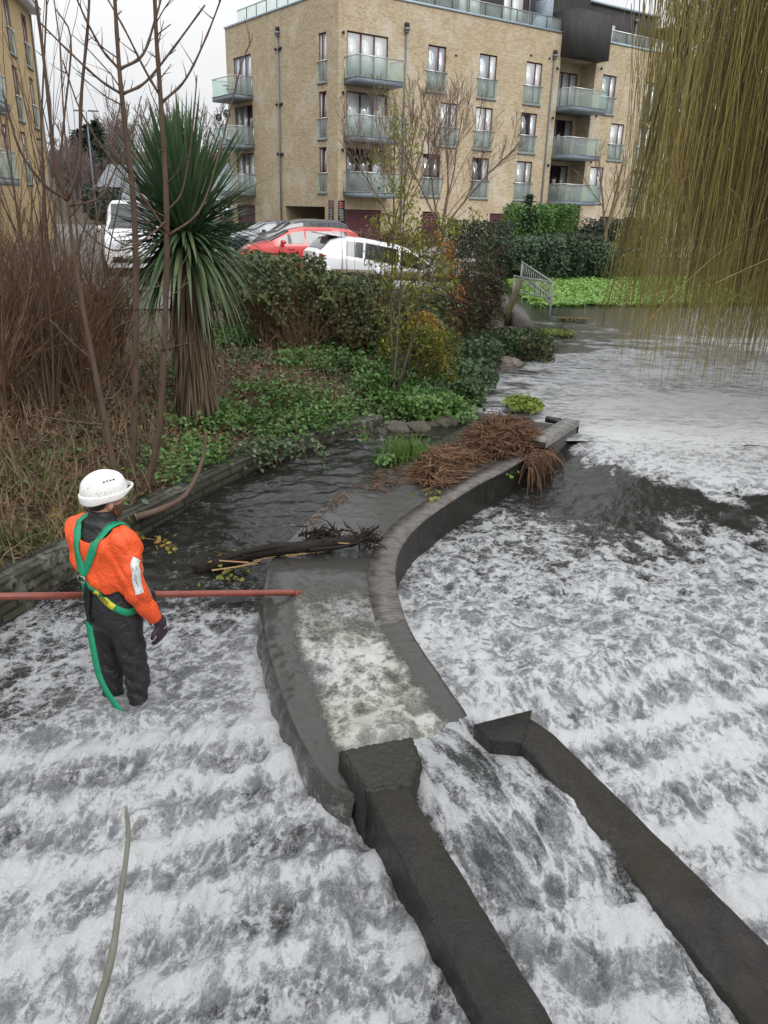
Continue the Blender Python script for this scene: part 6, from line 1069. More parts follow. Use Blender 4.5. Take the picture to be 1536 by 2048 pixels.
p0, p1 = ony(1018, 618, 19.5), ony(1041, 558, 19.7); b = MB(); b.tube([p0 - [0, 0, .4], p0, .5 * (p0 + p1) + [.02, 0, 0], p1], [.09, .09, .085, .08], 10); o = b.build('leaning_post', M_POST, None, True); tag(o, 'thick mossy wooden post leaning right, in front of the white railing', 'post')
sl = [ony(985, 560, 22), ony(1003, 562, 21), ony(1036, 622, 19), ony(985, 625, 19)]; sl = np.array([(3.05, 19.0, .55), (3.9, 19.2, .12), (4.1, 23.0, .2), (3.1, 23.0, .75)]); b = MB(); b.add(np.vstack([sl, sl - [0, 0, .3]]), [(0, 1, 2, 3), (4, 5, 1, 0), (5, 6, 2, 1), (6, 7, 3, 2), (7, 4, 0, 3)]); o = b.build('slipway', simple('pale_concrete', (.10, .09, .075), .85, 0, .25, 3, .2)); tag(o, kind='structure')
br = empty('barrier_rail', (0, 18, .7), 'low wooden beam barrier in front of the white car, posts capped white', 'barrier'); bo_ = np.array([0, 18, .7])
xb = [ony(640, 540, 18)[0], ony(985, 552, 18)[0]]; b = MB(); b.box((xb[0], -.07, .70), (xb[1], .07, .90)); b.build('beam', M_BEAM, br)
for xp in (655, 760, 868, 912, 945): x = ony(xp, 545, 18)[0]; b = MB(); b.box((x - .08, -.165, -.3), (x + .08, -.072, .82)); po = b.build('post', M_BEAM, br); b = MB(); prism(b, [(x - .085, -.17), (x + .085, -.17), (x + .085, -.073), (x - .085, -.073)], .82, .97, .02); b.build('cap', M_CAP, po)
bush('grey_hedge', (.1, 19.0, .5), (2.2, .45, .62), 'low grey-leaved hedge behind the beam barrier, hiding the wheels of the white car', 'hedge', 4200, .075, leafmat('grey_hedge_leaf', [(.06, .07, .05), (.12, .13, .10), (.20, .20, .16), (.09, .06, .045)], .6, .1), 25, 411, low=0, lumps=11, holes=.34)
lp_ = empty('street_lamp', (ony(172, 222, 60)[0], 60, .8), 'thin grey street lamp with two flat lamp heads beyond the left block', 'lamp'); zt_ = ony(172, 222, 60)[2] - .8; b = MB(); b.tube([(0, 0, 0), (0, 0, zt_ * .5), (0, 0, zt_)], [.08, .06, .04], 6); b.build('pole', M_PIPE, lp_)
for s in (-1, 1): b = MB(); b.box((s * .15, -.1, zt_ - .03), (s * .85, .1, zt_ + .06)); b.build('lamp_head', M_PIPE, lp_)
# ================================================================== THINGS ON AND BY THE WEIR
M_LOG = barkmat('wet_black_wood', (.005, .004, .0035), (.022, .016, .012), 14); M_REED = leafmat('dead_reed', [(.075, .036, .02), (.15, .08, .042), (.23, .135, .072), (.11, .055, .03), (.05, .026, .016)], .6, .1); M_REEDD = leafmat('dark_dead_reed', [(.045, .022, .013), (.10, .05, .027), (.15, .08, .043), (.06, .028, .017)], .65, .1)
def onpts(L_): return np.array([onz(x, y, z) for x, y, z in L_])
lg = empty('driftwood_log', tuple(onz(560, 1105, .36)), 'long black waterlogged branch lying across the weir edge, with torn roots at its right end', 'log'); lo = onz(560, 1105, .36); g = np.random.default_rng(21)
P = spline(onpts([(392, 1146, .17), (450, 1128, .25), (530, 1108, .36), (610, 1098, .405), (690, 1088, .42), (735, 1080, .43)]), 30); b = MB(); b.tube(P - lo + [0, 0, .02], .056 * (1 - .25 * np.linspace(0, 1, 30)) * (1 + .16 * (fbm(np.arange(30) * .5, np.zeros(30), 3, 2) - .5) * 2), 10); b.build('trunk', M_LOG, lg, True)
tw = [(spline(onpts(L_), 14) - lo, np.linspace(r, r * .4, 14)) for L_, r in (([(400, 1140, .19), (470, 1112, .34), (540, 1096, .43), (600, 1090, .45)], .022), ([(700, 1082, .44), (725, 1074, .47), (758, 1052, .56)], .022), ([(720, 1084, .42), (735, 1088, .40), (740, 1100, .37)], .013), ([(620, 1100, .42), (690, 1092, .45), (745, 1072, .50)], .02), ([(430, 1142, .2), (500, 1120, .3), (560, 1112, .36)], .016))]
for k in range(60): i = g.integers(0, 30); grow(P[i] - lo + g.normal(size=3) * .02, [g.normal(), g.normal(), .5 * g.random()], .05 + .16 * g.random(), .006, 0, g, tw)
for k in range(90): q = onz(735 + g.normal() * 12, 1076 + g.normal() * 7, .43 + .05 * g.random()) - lo; grow(q, g.normal(size=3), .05 + .09 * g.random(), .007, 0, g, tw, wig=.3)
for k in range(120): q = onz(650 + g.normal() * 20, 1070 + g.normal() * 6, .41 + .07 * g.random()) - lo; grow(q, [g.normal(), g.normal(), .3 * g.normal()], .05 + .10 * g.random(), .009, 0, g, tw, wig=.3)
V, F = join_tubes(tw, 5); mk('roots', V, F, M_LOG, lg, True)
sp = []
for k in range(20):
    u = g.random(); c = onz(440 + 300 * u, 1140 - 60 * u + 8 * g.normal(), .30 + .13 * u) - lo; a = .35 + .35 * g.normal(); l = .1 + .28 * g.random(); t = np.linspace(-.5, .5, 6)[:, None]; sp.append(strap(c + np.array([cos(a), sin(a), .06 * g.normal()]) * t * l + [0, 0, .02], np.full(6, .010 + .008 * g.random()), np.tile([0, 0, 1.], (6, 1)) + g.normal(size=3) * .5))
straps(sp, leafmat('straw_strip', [(.20, .11, .05), (.30, .19, .09), (.12, .06, .03)], .7, .1), 'reed_strips', lg)
def reedheap(label, poly, n, h, seed, mats, z=.35, ln=(.18, .5)):
    g = np.random.default_rng(seed); C = np.array([onz(x, y, z)[:2] for x, y in poly]); c = C.mean(0); e = empty('dead_reed_clump', (*c, z), label, 'reeds'); sp = []
    d_ = seg_dist
    while len(sp) < n:
        p = C.min(0) + (C.max(0) - C.min(0)) * g.random(2); ed = float(abs(seg_dist(np.array([p[0]]), np.array([p[1]]), [tuple(v) for v in C] + [tuple(C[0])]))[0])
        if not inpoly(np.array([p[0]]), np.array([p[1]]), [tuple(v) for v in C])[0]: continue
        top = h * (1 - math.exp(-ed / .13)) * (.75 + .5 * float(fbm(p[0] * 4, p[1] * 4, 2, seed))); zz = top * g.random() ** .35; l = ln[0] + (ln[1] - ln[0]) * g.random(); a = g.random() * 2 * pi; el = .32 * g.normal() + .12; d = np.array([cos(a) * cos(el), sin(a) * cos(el), sin(el)]); t = np.linspace(-.5, .5, 6)[:, None]; bend = g.normal() * .5
        P = np.array([*(p - c), zz]) + d * t * l + np.array([-sin(a), cos(a), 0]) * bend * t ** 2 * l - np.array([0, 0, .5]) * t ** 2 * l * .6; P[:, 2] = np.maximum(P[:, 2], .012 + .02 * g.random() if z > 0 else -9); w_ = .006 + .010 * g.random() ** 1.5; sp.append(strap(P, w_ * np.array([.5, .9, 1, 1, .85, .4]), np.tile([0, 0, 1.], (6, 1)) + g.normal(size=(1, 3)) * .7, .6))
    k = int(len(sp) * .6); straps(sp[:k], mats[0], 'reed_stalks', e)['kind'] = 'stuff'; straps(sp[k:], mats[1], 'reed_leaves', e)['kind'] = 'stuff'; return e
reedheap('smaller heap of orange-brown dead reeds on the weir, nearer the man', [(822, 957), (835, 930), (868, 912), (925, 898), (940, 912), (932, 942), (898, 972), (858, 980)], 1300, .22, 5, (M_REED, M_REEDD), ln=(.10, .34))
r2 = reedheap('larger heap of dark brown dead reeds on the weir, spilling over the coping', [(925, 898), (935, 876), (970, 862), (1030, 856), (1062, 868), (1080, 892), (1064, 908), (1010, 920), (960, 915)], 2600, .29, 6, (M_REEDD, M_REED), ln=(.14, .40))
sp = []; c = np.array(r2.location); g = np.random.default_rng(31)
for k in range(260): u = g.random(); s = onz(1050 + 40 * u, 922 - 28 * u + g.normal() * 5, .37); t = np.linspace(0, 1, 6)[:, None]; l = .18 + .28 * g.random(); sp.append(strap(s - c + np.array([.4, -.3, 0]) * np.sqrt(t) * (.08 + .14 * g.random()) + np.array([.1 * g.normal(), .1 * g.normal(), 0]) * t + np.array([0, 0, 1]) * (.12 * t - l * t ** 2), np.full(6, .010), np.tile([.5, -.5, .5], (6, 1)) + g.normal(size=3) * .4))
straps(sp, M_REEDD, 'hanging_reeds', r2)
reedheap('low band of matted dead reeds on the weir linking the two heaps', [(915, 905), (945, 890), (975, 905), (965, 930), (930, 935)], 420, .13, 11, (M_REEDD, M_REED), ln=(.1, .34)); reedheap('thin scatter of reed litter on the wet weir left of the smaller heap', [(715, 975), (760, 940), (800, 935), (815, 965), (780, 985), (730, 990)], 120, .035, 8, (M_REEDD, M_REEDD), .345, (.04, .14)); reedheap('small drift of straw along the far edge of the weir, above the log', [(600, 1050), (640, 1015), (690, 985), (700, 992), (655, 1030), (615, 1062)], 34, .015, 9, (M_REEDD, M_REED), .345, (.06, .2))
def tuft(name, c, n, ln, label, seed, mat, rad=.12, catn='grass tuft'):
    g = np.random.default_rng(seed); P = np.column_stack([g.normal(size=(n, 2)) * rad * .5, np.zeros(n)]); V, F = blades(P, ln, seed, .005, .9); o = mk(name, V, F, mat); o.location = c; tag(o, label, catn)
tuft('grass_tuft', (*onz(815, 915, .33)[:2], .31), 420, .24, 'tuft of fresh green grass on the weir beside the smaller reed heap', 3, leafmat('fresh_grass', [(.06, .13, .02), (.11, .20, .04), (.16, .25, .06)], .5, .3), .26)
def sprig(x, y, z, n, sz, label, seed, mat=M_NET, rad=.07): g = np.random.default_rng(seed); c = onz(x, y, z); e = empty('leafy_sprig', tuple(c), label, 'plant'); V, F = leaves(g.normal(size=(n, 3)) * [rad, rad, rad * .4] + [0, 0, rad * .5], sz, seed, asp=.7, tilt=.7); mk('foliage', V, F, mat, e); mb = MB(); mb.tube([(0, 0, -.02), (.01, 0, .03), (.02, .01, rad)], .003, 4); mb.build('stem', M_TWIGD, e)
sprig(868, 993, .36, 26, .05, 'pale green sprig on the coping in front of the smaller reed heap', 1, M_YG); sprig(963, 985, .16, 22, .075, 'broad grey-green leaves growing from the black weir face', 2, M_IVY, .06); sprig(1003, 950, .25, 22, .045, 'bright green leaves growing from the top of the black weir face', 4, leafmat('bright_leaf', [(.10, .24, .03), (.16, .32, .05)], .5, .3), .07); sprig(772, 922, .34, 60, .06, 'low green weed at the far edge of the weir left of the grass tuft', 5, M_NET, .09); sprig(455, 1160, .13, 70, .05, 'weed and yellow leaves caught under the left end of the log', 6, M_YG, .11);
sprig(930, 835, .36, 150, .07, 'leafy green weeds behind the larger reed heap', 8, M_NET, .16)
def rock(name, c, r, label, seed, mat): 
    bm = bmesh.new(); bmesh.ops.create_icosphere(bm, subdivisions=5, radius=1); V = np.array([v.co[:] for v in bm.verts]); F = [[v.index for v in f.verts] for f in bm.faces]; bm.free(); n = fbm(V[:, 0] * 1.5 + V[:, 2] + seed, V[:, 1] * 1.5 - V[:, 2], 4, seed); V = V * (.45 + 1.1 * n)[:, None]; V = V * (.8 + .4 * fbm(V[:, 0] * 6 + V[:, 2] * 3, V[:, 1] * 6 - V[:, 2] * 4, 4, seed + 5))[:, None]; V[:, 2] *= .8 + .3 * V[:, 0]; o = mk(name, V * np.array(r), F, mat, None, False); o.location = c; tag(o, label, 'rock')
M_ROCK = wetstone('grey_brown_rock', (.03, .026, .02), (.13, .11, .085), 6, (.03, .04, .015), .6, .6, False); M_PROCK = wetstone('pale_rubble', (.16, .13, .11), (.36, .31, .27), 5, (.05, .05, .03), .2, .75, False)
rock('flat_rock', (*onz(775, 860, .3)[:2], .28), (.24, .16, .13), 'flat mossy rock at the water just past the end of the retaining wall', 1, M_ROCK); rock('flat_rock', (*onz(822, 858, .3)[:2], .28), (.20, .14, .12), 'second flat rock, right of the one at the wall end', 2, M_ROCK); rock('flat_rock', (*onz(880, 848, .3)[:2], .28), (.22, .15, .13), 'dark rock at the water edge below the ivy by the reeds', 3, M_ROCK)
rock('rubble_slab', (*onz(955, 730, .32)[:2], .30), (.62, .28, .16), 'pale concrete rubble slab at the water edge under the ivy mound', 4, M_PROCK)
s0_, s1_ = ony(187, 2040, 1.2), ony(222, 1920, 1.26)
P = spline([s0_ + (s0_ - s1_) * 7, s0_ + (s0_ - s1_) * 2, s0_, ony(222, 1920, 1.26), ony(240, 1800, 1.33), ony(256, 1680, 1.41), ony(252, 1612, 1.45)], 40); mb = MB(); mb.tube(P, np.interp(np.linspace(0, 1, 40), [0, .5, .9, 1], [.010, .009, .005, .003]) * (1 + .13 * (np.arange(40) % 7 == 0)), 8); o = mb.build('bare_stick', barkmat('grey_green_bark', (.10, .105, .08), (.19, .19, .155), 30), None, True); tag(o, 'crooked grey stick rising from the white water in the left foreground', 'stick')
# ================================================================== THE MAN IN THE WATER
def surfnet(f, lo, hi, h):
    """surface of f<0 on a grid (naive surface nets) -> V, quads"""
    lo = np.array(lo, float); n = np.ceil((np.array(hi) - lo) / h).astype(int) + 1; ax = [lo[k] + h * np.arange(n[k]) for k in range(3)]; X, Y, Z = np.meshgrid(*ax, indexing='ij'); D = f(X, Y, Z)
    S = D < 0; c = np.zeros(tuple(n - 1), int)
    for i in (0, 1):
        for j in (0, 1):
            for k in (0, 1): c += S[i:n[0] - 1 + i, j:n[1] - 1 + j, k:n[2] - 1 + k]
    act = (c > 0) & (c < 8); idx = -np.ones(act.shape, int); A = np.argwhere(act); idx[act] = np.arange(len(A)); acc = np.zeros((len(A), 3)); cnt = np.zeros(len(A))
    cor = [(i, j, k) for i in (0, 1) for j in (0, 1) for k in (0, 1)]
    for a in range(8):
        for b in range(a + 1, 8):
            da = np.array(cor[b]) - np.array(cor[a])
            if abs(da).sum() != 1: continue
            va = D[tuple((A + cor[a]).T)]; vb = D[tuple((A + cor[b]).T)]; m = (va < 0) != (vb < 0); t = va / (va - vb + 1e-12); acc[m] += (np.array(cor[a]) + t[:, None] * da)[m]; cnt[m] += 1
    V = lo + (A + acc / cnt[:, None]) * h; Fs = []
    for ax_ in range(3):
        sl0 = [slice(1, -1)] * 3; sl1 = [slice(1, -1)] * 3; sl0[ax_] = slice(0, -1); sl1[ax_] = slice(1, None); a, b = S[tuple(sl0)], S[tuple(sl1)]
        o = [k for k in range(3) if k != ax_]
        for sgn, m in ((1, a & ~b), (0, ~a & b)):
            E = np.argwhere(m); 
            if not len(E): continue
            off = np.ones(3, int); off[ax_] = 0; E = E + off; q = []
            for d0, d1 in ((0, 0), (1, 0), (1, 1), (0, 1)): e = E.copy(); e[:, o[0]] -= d0; e[:, o[1]] -= d1; q.append(idx[tuple(e.T)])
            q = np.stack(q, -1); flip = (sgn == 1) ^ (ax_ == 1); Fs.append(q if flip else q[:, ::-1])
    return V, np.concatenate(Fs)
def smin(a, b, k): h = np.clip(.5 + .5 * (b - a) / k, 0, 1); return b * (1 - h) + a * h - k * h * (1 - h)
def cap_(X, Y, Z, a, b, r0, r1, sq=None):
    """tapered capsule"""
    a, b = np.array(a, float), np.array(b, float); d = b - a; px_, py_, pz_ = X - a[0], Y - a[1], Z - a[2]; t = np.clip((px_ * d[0] + py_ * d[1] + pz_ * d[2]) / (d @ d), 0, 1)
    return np.sqrt((px_ - t * d[0]) ** 2 + (py_ - t * d[1]) ** 2 + (pz_ - t * d[2]) ** 2) - (r0 + (r1 - r0) * t)
def ell(X, Y, Z, c, r): 
    q = np.sqrt(((X - c[0]) / r[0]) ** 2 + ((Y - c[1]) / r[1]) ** 2 + ((Z - c[2]) / r[2]) ** 2); return (q - 1) * min(r)
def wob(X, Y, Z, f, a): return a * (np.sin(X * f + 1.7 * np.sin(Z * f * .6 + 1)) * np.sin(Y * f * 1.1 + 1.3 * np.sin(X * f * .7)) + .6 * np.sin(Z * f * 1.3 + 2.1 * np.sin(X * f * .8 + Y * f * .9)))
YAW = -RAD(28); mq = ony(203, 1110, 3.82)
MS = .96; mq = mq + np.array([.035, 0, 0])
man = empty('person', (mq[0], mq[1], -.21), 'man in an orange and black drysuit, white helmet and green harness, wading', 'person', None, YAW); man.scale = (MS, MS, MS)
def W2L(p): p = np.array(p) - np.array([mq[0], mq[1], -.21]); c, s = cos(-YAW), sin(-YAW); return np.array([c * p[0] - s * p[1], s * p[0] + c * p[1], p[2]]) / MS
# the pole he steadies
pA = onz(584, 1185, .372); pB = ony(0, 1193, 3.72); pdir = (pB - pA) / np.linalg.norm(pB - pA); grip_t = None
gp = None
for t in np.linspace(0, 2.5, 500):
    q = W2L(pA + pdir * t)
    if q[0] < -.10: gp = pA + pdir * t; break
GP = W2L(gp); PD = W2L(pA + pdir) - W2L(pA)
SHR, ELR, WRR = (.20, -.03, 1.44), (.238, -.045, 1.16), (.245, .075, .945)
SHL, ELL, WRL = (-.20, -.02, 1.44), (-.25, .05, 1.19), tuple(GP + np.array([-.03, -.075, .05]))
def core(X, Y, Z, g=0.0, legs=True):
    d = cap_(X, Y, Z, (0, -.005, .97), (0, -.01, 1.12), .125 + g, .12 + g); d = smin(d, ell(X, Y, Z, (0, -.02, 1.30), (.185 + g, .125 + g, .24)), .05); d = smin(d, ell(X, Y, Z, (0, -.01, 1.02), (.165 + g, .125 + g, .16)), .04)
    d = smin(d, cap_(X, Y, Z, (-.14, -.03, 1.43), (.14, -.03, 1.43), .075 + g, .075 + g), .05); d = smin(d, cap_(X, Y, Z, (0, -.03, 1.46), (0, -.01, 1.57), .068 + g, .058 + g), .03)
    if legs:
        for s in (-1, 1): d = smin(d, cap_(X, Y, Z, (s * .088, .0, .92), (s * .105, .025, .50), .088 + g, .060 + g), .04); d = smin(d, cap_(X, Y, Z, (s * .105, .025, .50), (s * .11, -.02, .10), .058 + g, .045 + g), .03); d = smin(d, cap_(X, Y, Z, (s * .11, -.03, .06), (s * .125, .13, .045), .05 + g, .042 + g), .03)
    return d
def arms(X, Y, Z, g=0.0):
    d = None
    for s, e, w_ in ((SHR, ELR, WRR), (SHL, ELL, WRL)):
        q = smin(cap_(X, Y, Z, s, e, .060 + g, .047 + g), cap_(X, Y, Z, e, w_, .045 + g, .032 + g * .8), .02); d = q if d is None else np.minimum(d, q)
    return d
HC = np.array([.01, .015, 1.655]); HY = -RAD(18)                                     # head centre and its turn to the right
def hl(X, Y, Z): c, s = cos(-HY), sin(-HY); x, y = X - HC[0], Y - HC[1]; return c * x - s * y, s * x + c * y, Z - HC[2]
def headf(X, Y, Z):
    x, y, z = hl(X, Y, Z); d = ell(x, y, z, (0, -.015, .035), (.076, .096, .092)); d = smin(d, ell(x, y, z, (0, .035, -.045), (.055, .058, .075)), .035); d = smin(d, cap_(x, y, z, (0, .088, .005), (0, .108, -.022), .010, .014), .012)
    d = smin(d, ell(x, y, z, (0, .086, -.058), (.022, .012, .010)), .012)
    for s in (-1, 1): d = smin(d, ell(x, y, z, (s * .079, -.004, -.012), (.010, .020, .032)), .008); d = np.maximum(d, -(np.sqrt((x - s * .030) ** 2 + (y - .098) ** 2 + (z - .012) ** 2) - .014))
    return d
def hand_parts(W, d, palm_n, curl, s):
    """wrist, direction of the hand, normal of the back of the hand -> list of capsules; s = thumb side"""
    W, d, n_ = (np.array(v, float) for v in (W, d, palm_n)); d /= np.linalg.norm(d); n_ -= (n_ @ d) * d; n_ /= np.linalg.norm(n_); t = np.cross(d, n_) * s; P = [(W, W + d * .03, .030, .032)]
    for k, (o, l) in enumerate(((.030, .072), (.010, .080), (-.010, .075), (-.029, .060))):
        b = W + d * .088 + t * o; P.append((W + d * .035 + t * o * .8, b, .017, .0125)); q, dd, r = b, d, .0105
        for j, f in enumerate((.45, .32, .23)): dd = dd * cos(curl) - n_ * sin(curl); e_ = q + dd * l * f; P.append((q, e_, r, r - .001)); q, r = e_, r - .001
    q = W + d * .03 + t * .028; e_ = q + (d * .6 + t * .75 - n_ * .35) * .040; P.append((q, e_, .014, .0115)); P.append((e_, e_ + (d * .9 + t * .15 - n_ * .4) * .032, .0112, .009)); return P
HR = hand_parts(np.array(WRR) + np.array([.006, .03, -.035]), (.03, .10, -.95), (.9, .15, .1), .50, 1)
pd = PD / np.linalg.norm(PD); hd = GP - np.array(WRL); HLp = hand_parts(np.array(WRL), hd + np.array([0, .02, .02]), (0, .35, 1), .85, -1)
def handf(X, Y, Z, L_, g=0.0):
    d = None
    for a, b, r0, r1 in L_: q = cap_(X, Y, Z, a, b, r0 + g, r1 + g); d = q if d is None else smin(d, q, .004)
    return d
def bodyf(X, Y, Z): d = np.minimum(np.minimum(smin(core(X, Y, Z, -.014), arms(X, Y, Z, -.014), .03), smin(headf(X, Y, Z), cap_(X, Y, Z, (0, -.03, 1.46), (.005, -.005, 1.60), .064, .056), .03)), np.minimum(handf(X, Y, Z, HR, -.004), handf(X, Y, Z, HLp, -.004))); return d
M_SKIN = NT('skin'); v = M_SKIN.coord(); M_SKIN.col(M_SKIN.mix(M_SKIN.noise(v, 25, 4), (.42, .22, .155), (.50, .285, .21))).rough(.5); M_SKIN.p.inputs['Subsurface Weight'].default_value = .08; M_SKIN = M_SKIN.m
V, F = surfnet(bodyf, (-.42, -.25, -.02), (.42, .45, 1.80), .0095); body = mk('body', V, F, M_SKIN, man, True)
def fabric(name, c, v_=.12, sc=5, ro=.55, wv=0.5, sheen=0):
    m = NT(name); v = m.coord(); n = m.noise(v, sc, 5, .6); m.col(m.ramp(n, [(.3, tuple(x * (1 - v_) for x in c)), (.7, tuple(x * (1 + v_) for x in c))])).rough(ro); m.bump(m.math('ADD', m.math('ADD', m.noise(v, 11, 3, .55, 1.6), m.math('MULTIPLY', m.noise(m.coord((1, 1, 2.2)), 26, 3, .6, 1.2), .5)), m.math('MULTIPLY', m.noise(v, 300, 2), .1)), wv * 1.1, .022); return m.m
M_ORG = fabric('orange_drysuit_fabric', (.80, .095, .018), .08, 4, .5, .55); M_BLKF = fabric('black_drysuit_fabric', (.016, .016, .018), .35, 6, .38, .6); M_NEO = fabric('black_neoprene', (.011, .011, .012), .3, 14, .5, .3); M_GLV = fabric('dark_maroon_glove', (.035, .018, .030), .3, 30, .7, .4)
def suitf(X, Y, Z):
    d = core(X, Y, Z, .010); d = d + .010 * (1 - np.abs(np.sin(Z * 15 + X * 10 + 2 * np.sin(Y * 13 + X * 6)))) ** 3 * (Z < 1.05) + .5 * wob(X, Y, Z, 26, .0048) * (Z < 1.2) + wob(X, Y, Z, 11, .004); d = smin(d, cap_(X, Y, Z, (0, -.035, 1.46), (.006, -.012, 1.60), .078, .068), .02); 
    d = d - .004 * np.sin(Z * 70 + 9 * X + 5 * np.sin(Y * 18)) * sstep(.85, .7, Z); col = np.abs(Z - 1.52 + .25 * (Y + .03)) ; d = d - .010 * np.exp(-(col / .016) ** 2) * (np.sqrt(X ** 2 + (Y + .03) ** 2) < .16)
    return np.maximum(d, Z - 1.605)
V, F = surfnet(suitf, (-.34, -.24, -.03), (.34, .26, 1.62), .0105); suit = mk('drysuit', V, F, M_BLKF, man, True)
def jackf(X, Y, Z):
    d = core(X, Y, Z, .020, False); s_ = None
    for s, e, w_ in ((SHR, ELR, WRR), (SHL, ELL, WRL)):
        sgn = np.sign(s[0]); q = smin(cap_(X, Y, Z, (s[0] - sgn * .015, s[1], s[2] + .015), e, .073, .060), cap_(X, Y, Z, e, w_, .059, .045), .03); a, b = np.array(e), np.array(w_); dd = (b - a) / np.linalg.norm(b - a); q = np.maximum(q, (X - w_[0]) * dd[0] + (Y - w_[1]) * dd[1] + (Z - w_[2]) * dd[2] - .004); s_ = q if s_ is None else np.minimum(s_, q)
    hem = 1.205 - .055 * np.clip(X / .15, -1, 1) * 1.0 - .02 * np.sin(X * 22) + .10 * sstep(0, .1, Y); tor = np.maximum(d - .012 * np.exp(-((Z - hem - .05) / .05) ** 2), hem - Z)
    yoke = np.sqrt((X * .86) ** 2 + ((Y + .055) * .95) ** 2 + ((Z - 1.53) * 1.0) ** 2) - .118; tor = np.maximum(tor, -yoke)
    r = smin(tor, s_, .035); r = np.maximum(r, -yoke); fold = lambda u: (1 - np.abs(np.sin(u))) ** 3
    r = r + .011 * fold(Z * 13 + X * 9 + 2.2 * np.sin(Y * 11 + X * 5)) * sstep(.10, .19, abs(X)) - .007 * fold(Z * 9 - abs(X) * 16 + 1.5 * np.sin(Y * 14)) + .008 * fold(X * 24 + 2 * np.sin(Z * 9)) * sstep(1.36, 1.24, Z) * (abs(X) < .2)
    return r + wob(X, Y, Z, 17, .0052) + wob(Y, Z, X, 31, .0034) + .006 * np.sin(X * 60 + Z * 34 + 2 * np.sin(Y * 24)) * sstep(.04, .0, abs(abs(X) - .17)) * sstep(1.1, 1.25, Z)
V, F = surfnet(jackf, (-.44, -.26, .86), (.44, .44, 1.60), .0088); jacket = mk('jacket', V, F, M_ORG, man, True)
def outer(P): X, Y, Z = P.T; return np.minimum(jackf(X, Y, Z), suitf(X, Y, Z))
def project(P, off):
    P = P.copy()
    for _ in range(14):
        d = outer(P); e = 1e-3; G_ = np.stack([(outer(P + np.eye(3)[k] * e) - d) / e for k in range(3)], -1); G_ /= np.linalg.norm(G_, axis=1, keepdims=True) + 1e-9; P = P - G_ * (d - off)[:, None] * .8
    return P, G_
def ribbon(name, pts, wd, mat, parent, off=.006, m=40, proj=True, nrm=None, thick=.003):
    P = spline(np.array(pts, float), m)
    if proj: P, N = project(P, off)
    else: N = np.tile(np.array(nrm, float), (m, 1))
    for _ in range(3): P[1:-1] = .25 * P[:-2] + .5 * P[1:-1] + .25 * P[2:]; N[1:-1] = .25 * N[:-2] + .5 * N[1:-1] + .25 * N[2:]
    T = np.gradient(P, axis=0); T /= np.linalg.norm(T, axis=1, keepdims=True); S = np.cross(T, N); S /= np.linalg.norm(S, axis=1, keepdims=True); N = np.cross(S, T)
    if proj:
        e0, e1 = project(P + S * wd / 2, off)[0], project(P - S * wd / 2, off)[0]; k = .6; a = (P + S * wd / 2) * (1 - k) + e0 * k; b = (P - S * wd / 2) * (1 - k) + e1 * k; a += N * .001; b += N * .001
    else: a, b = P + S * wd / 2, P - S * wd / 2
    if proj:
        for _ in range(3):
            for q_ in (a, P, b): q_ += N * np.maximum(0, off - outer(q_))[:, None]
    A = np.stack([a - N * thick, a, P + N * .0015, b, b - N * thick], 1); return mk(name, A.reshape(-1, 3), grid_faces(5, m), mat, parent, True)
M_GRN = fabric('green_webbing', (.008, .26, .125), .12, 40, .6, .25); M_BWEB = fabric('black_webbing', (.010, .010, .011), .2, 40, .55, .2); M_YLB = simple('yellow_label', (.62, .56, .02), .5, 0, .08); M_INK = simple('label_ink', (.05, .045, .02), .7)
har = ribbon('harness', [(.115, .08, 1.49), (.115, .0, 1.535), (.10, -.08, 1.50), (.055, -.155, 1.39), (.015, -.17, 1.31), (-.012, -.17, 1.265)], .048, M_GRN, man, .007)
ribbon('shoulder_strap', [(-.115, .08, 1.49), (-.115, .0, 1.535), (-.09, -.09, 1.49), (-.045, -.16, 1.38), (-.018, -.17, 1.28)], .048, M_GRN, har, .009)
ribbon('back_strap', [(-.012, -.17, 1.315), (-.014, -.17, 1.25), (-.016, -.16, 1.19)], .042, M_GRN, har, .012, 16)
ribbon('hip_strap', [(.0, -.16, 1.225), (.055, -.16, 1.165), (.11, -.135, 1.095), (.155, -.075, 1.035), (.175, .0, 1.01)], .042, M_GRN, har, .006); ribbon('hip_strap', [(-.02, -.16, 1.225), (-.075, -.155, 1.16), (-.125, -.12, 1.09), (-.165, -.06, 1.03)], .042, M_GRN, har, .006)
lb_ = ribbon('care_label', [(.048, -.16, 1.172), (.08, -.15, 1.132), (.112, -.133, 1.092), (.130, -.11, 1.068)], .038, M_YLB, har, .0105, 24)
for k in (-.011, -.004, .004, .010): ribbon('label_text_line', [(.056 + k * .6, -.158, 1.162 + k * .8), (.084 + k * .6, -.147, 1.127 + k * .8), (.110 + k * .6, -.132, 1.095 + k * .8)], .0022, M_INK, lb_, .0135, 12, thick=.0005)
q, N = project(np.array([(-.008, -.17, 1.245)]), .022); b = MB(); c = q[0]; [b.bar(c + np.array(a), c + np.array(bb), .007) for a, bb in (((-.026, 0, -.018), (.026, 0, -.018)), ((-.026, 0, .018), (.026, 0, .018)), ((-.026, 0, -.018), (-.026, 0, .018)), ((.026, 0, -.018), (.026, 0, .018)))]; b.build('buckle', simple('buckle_steel', (.42, .38, .32), .35, .9), har)
ribbon('black_strap', [(-.014, -.16, 1.20), (-.02, -.16, 1.10), (-.028, -.15, 1.0), (-.04, -.15, .93)], .040, M_BWEB, har, .012, 20)
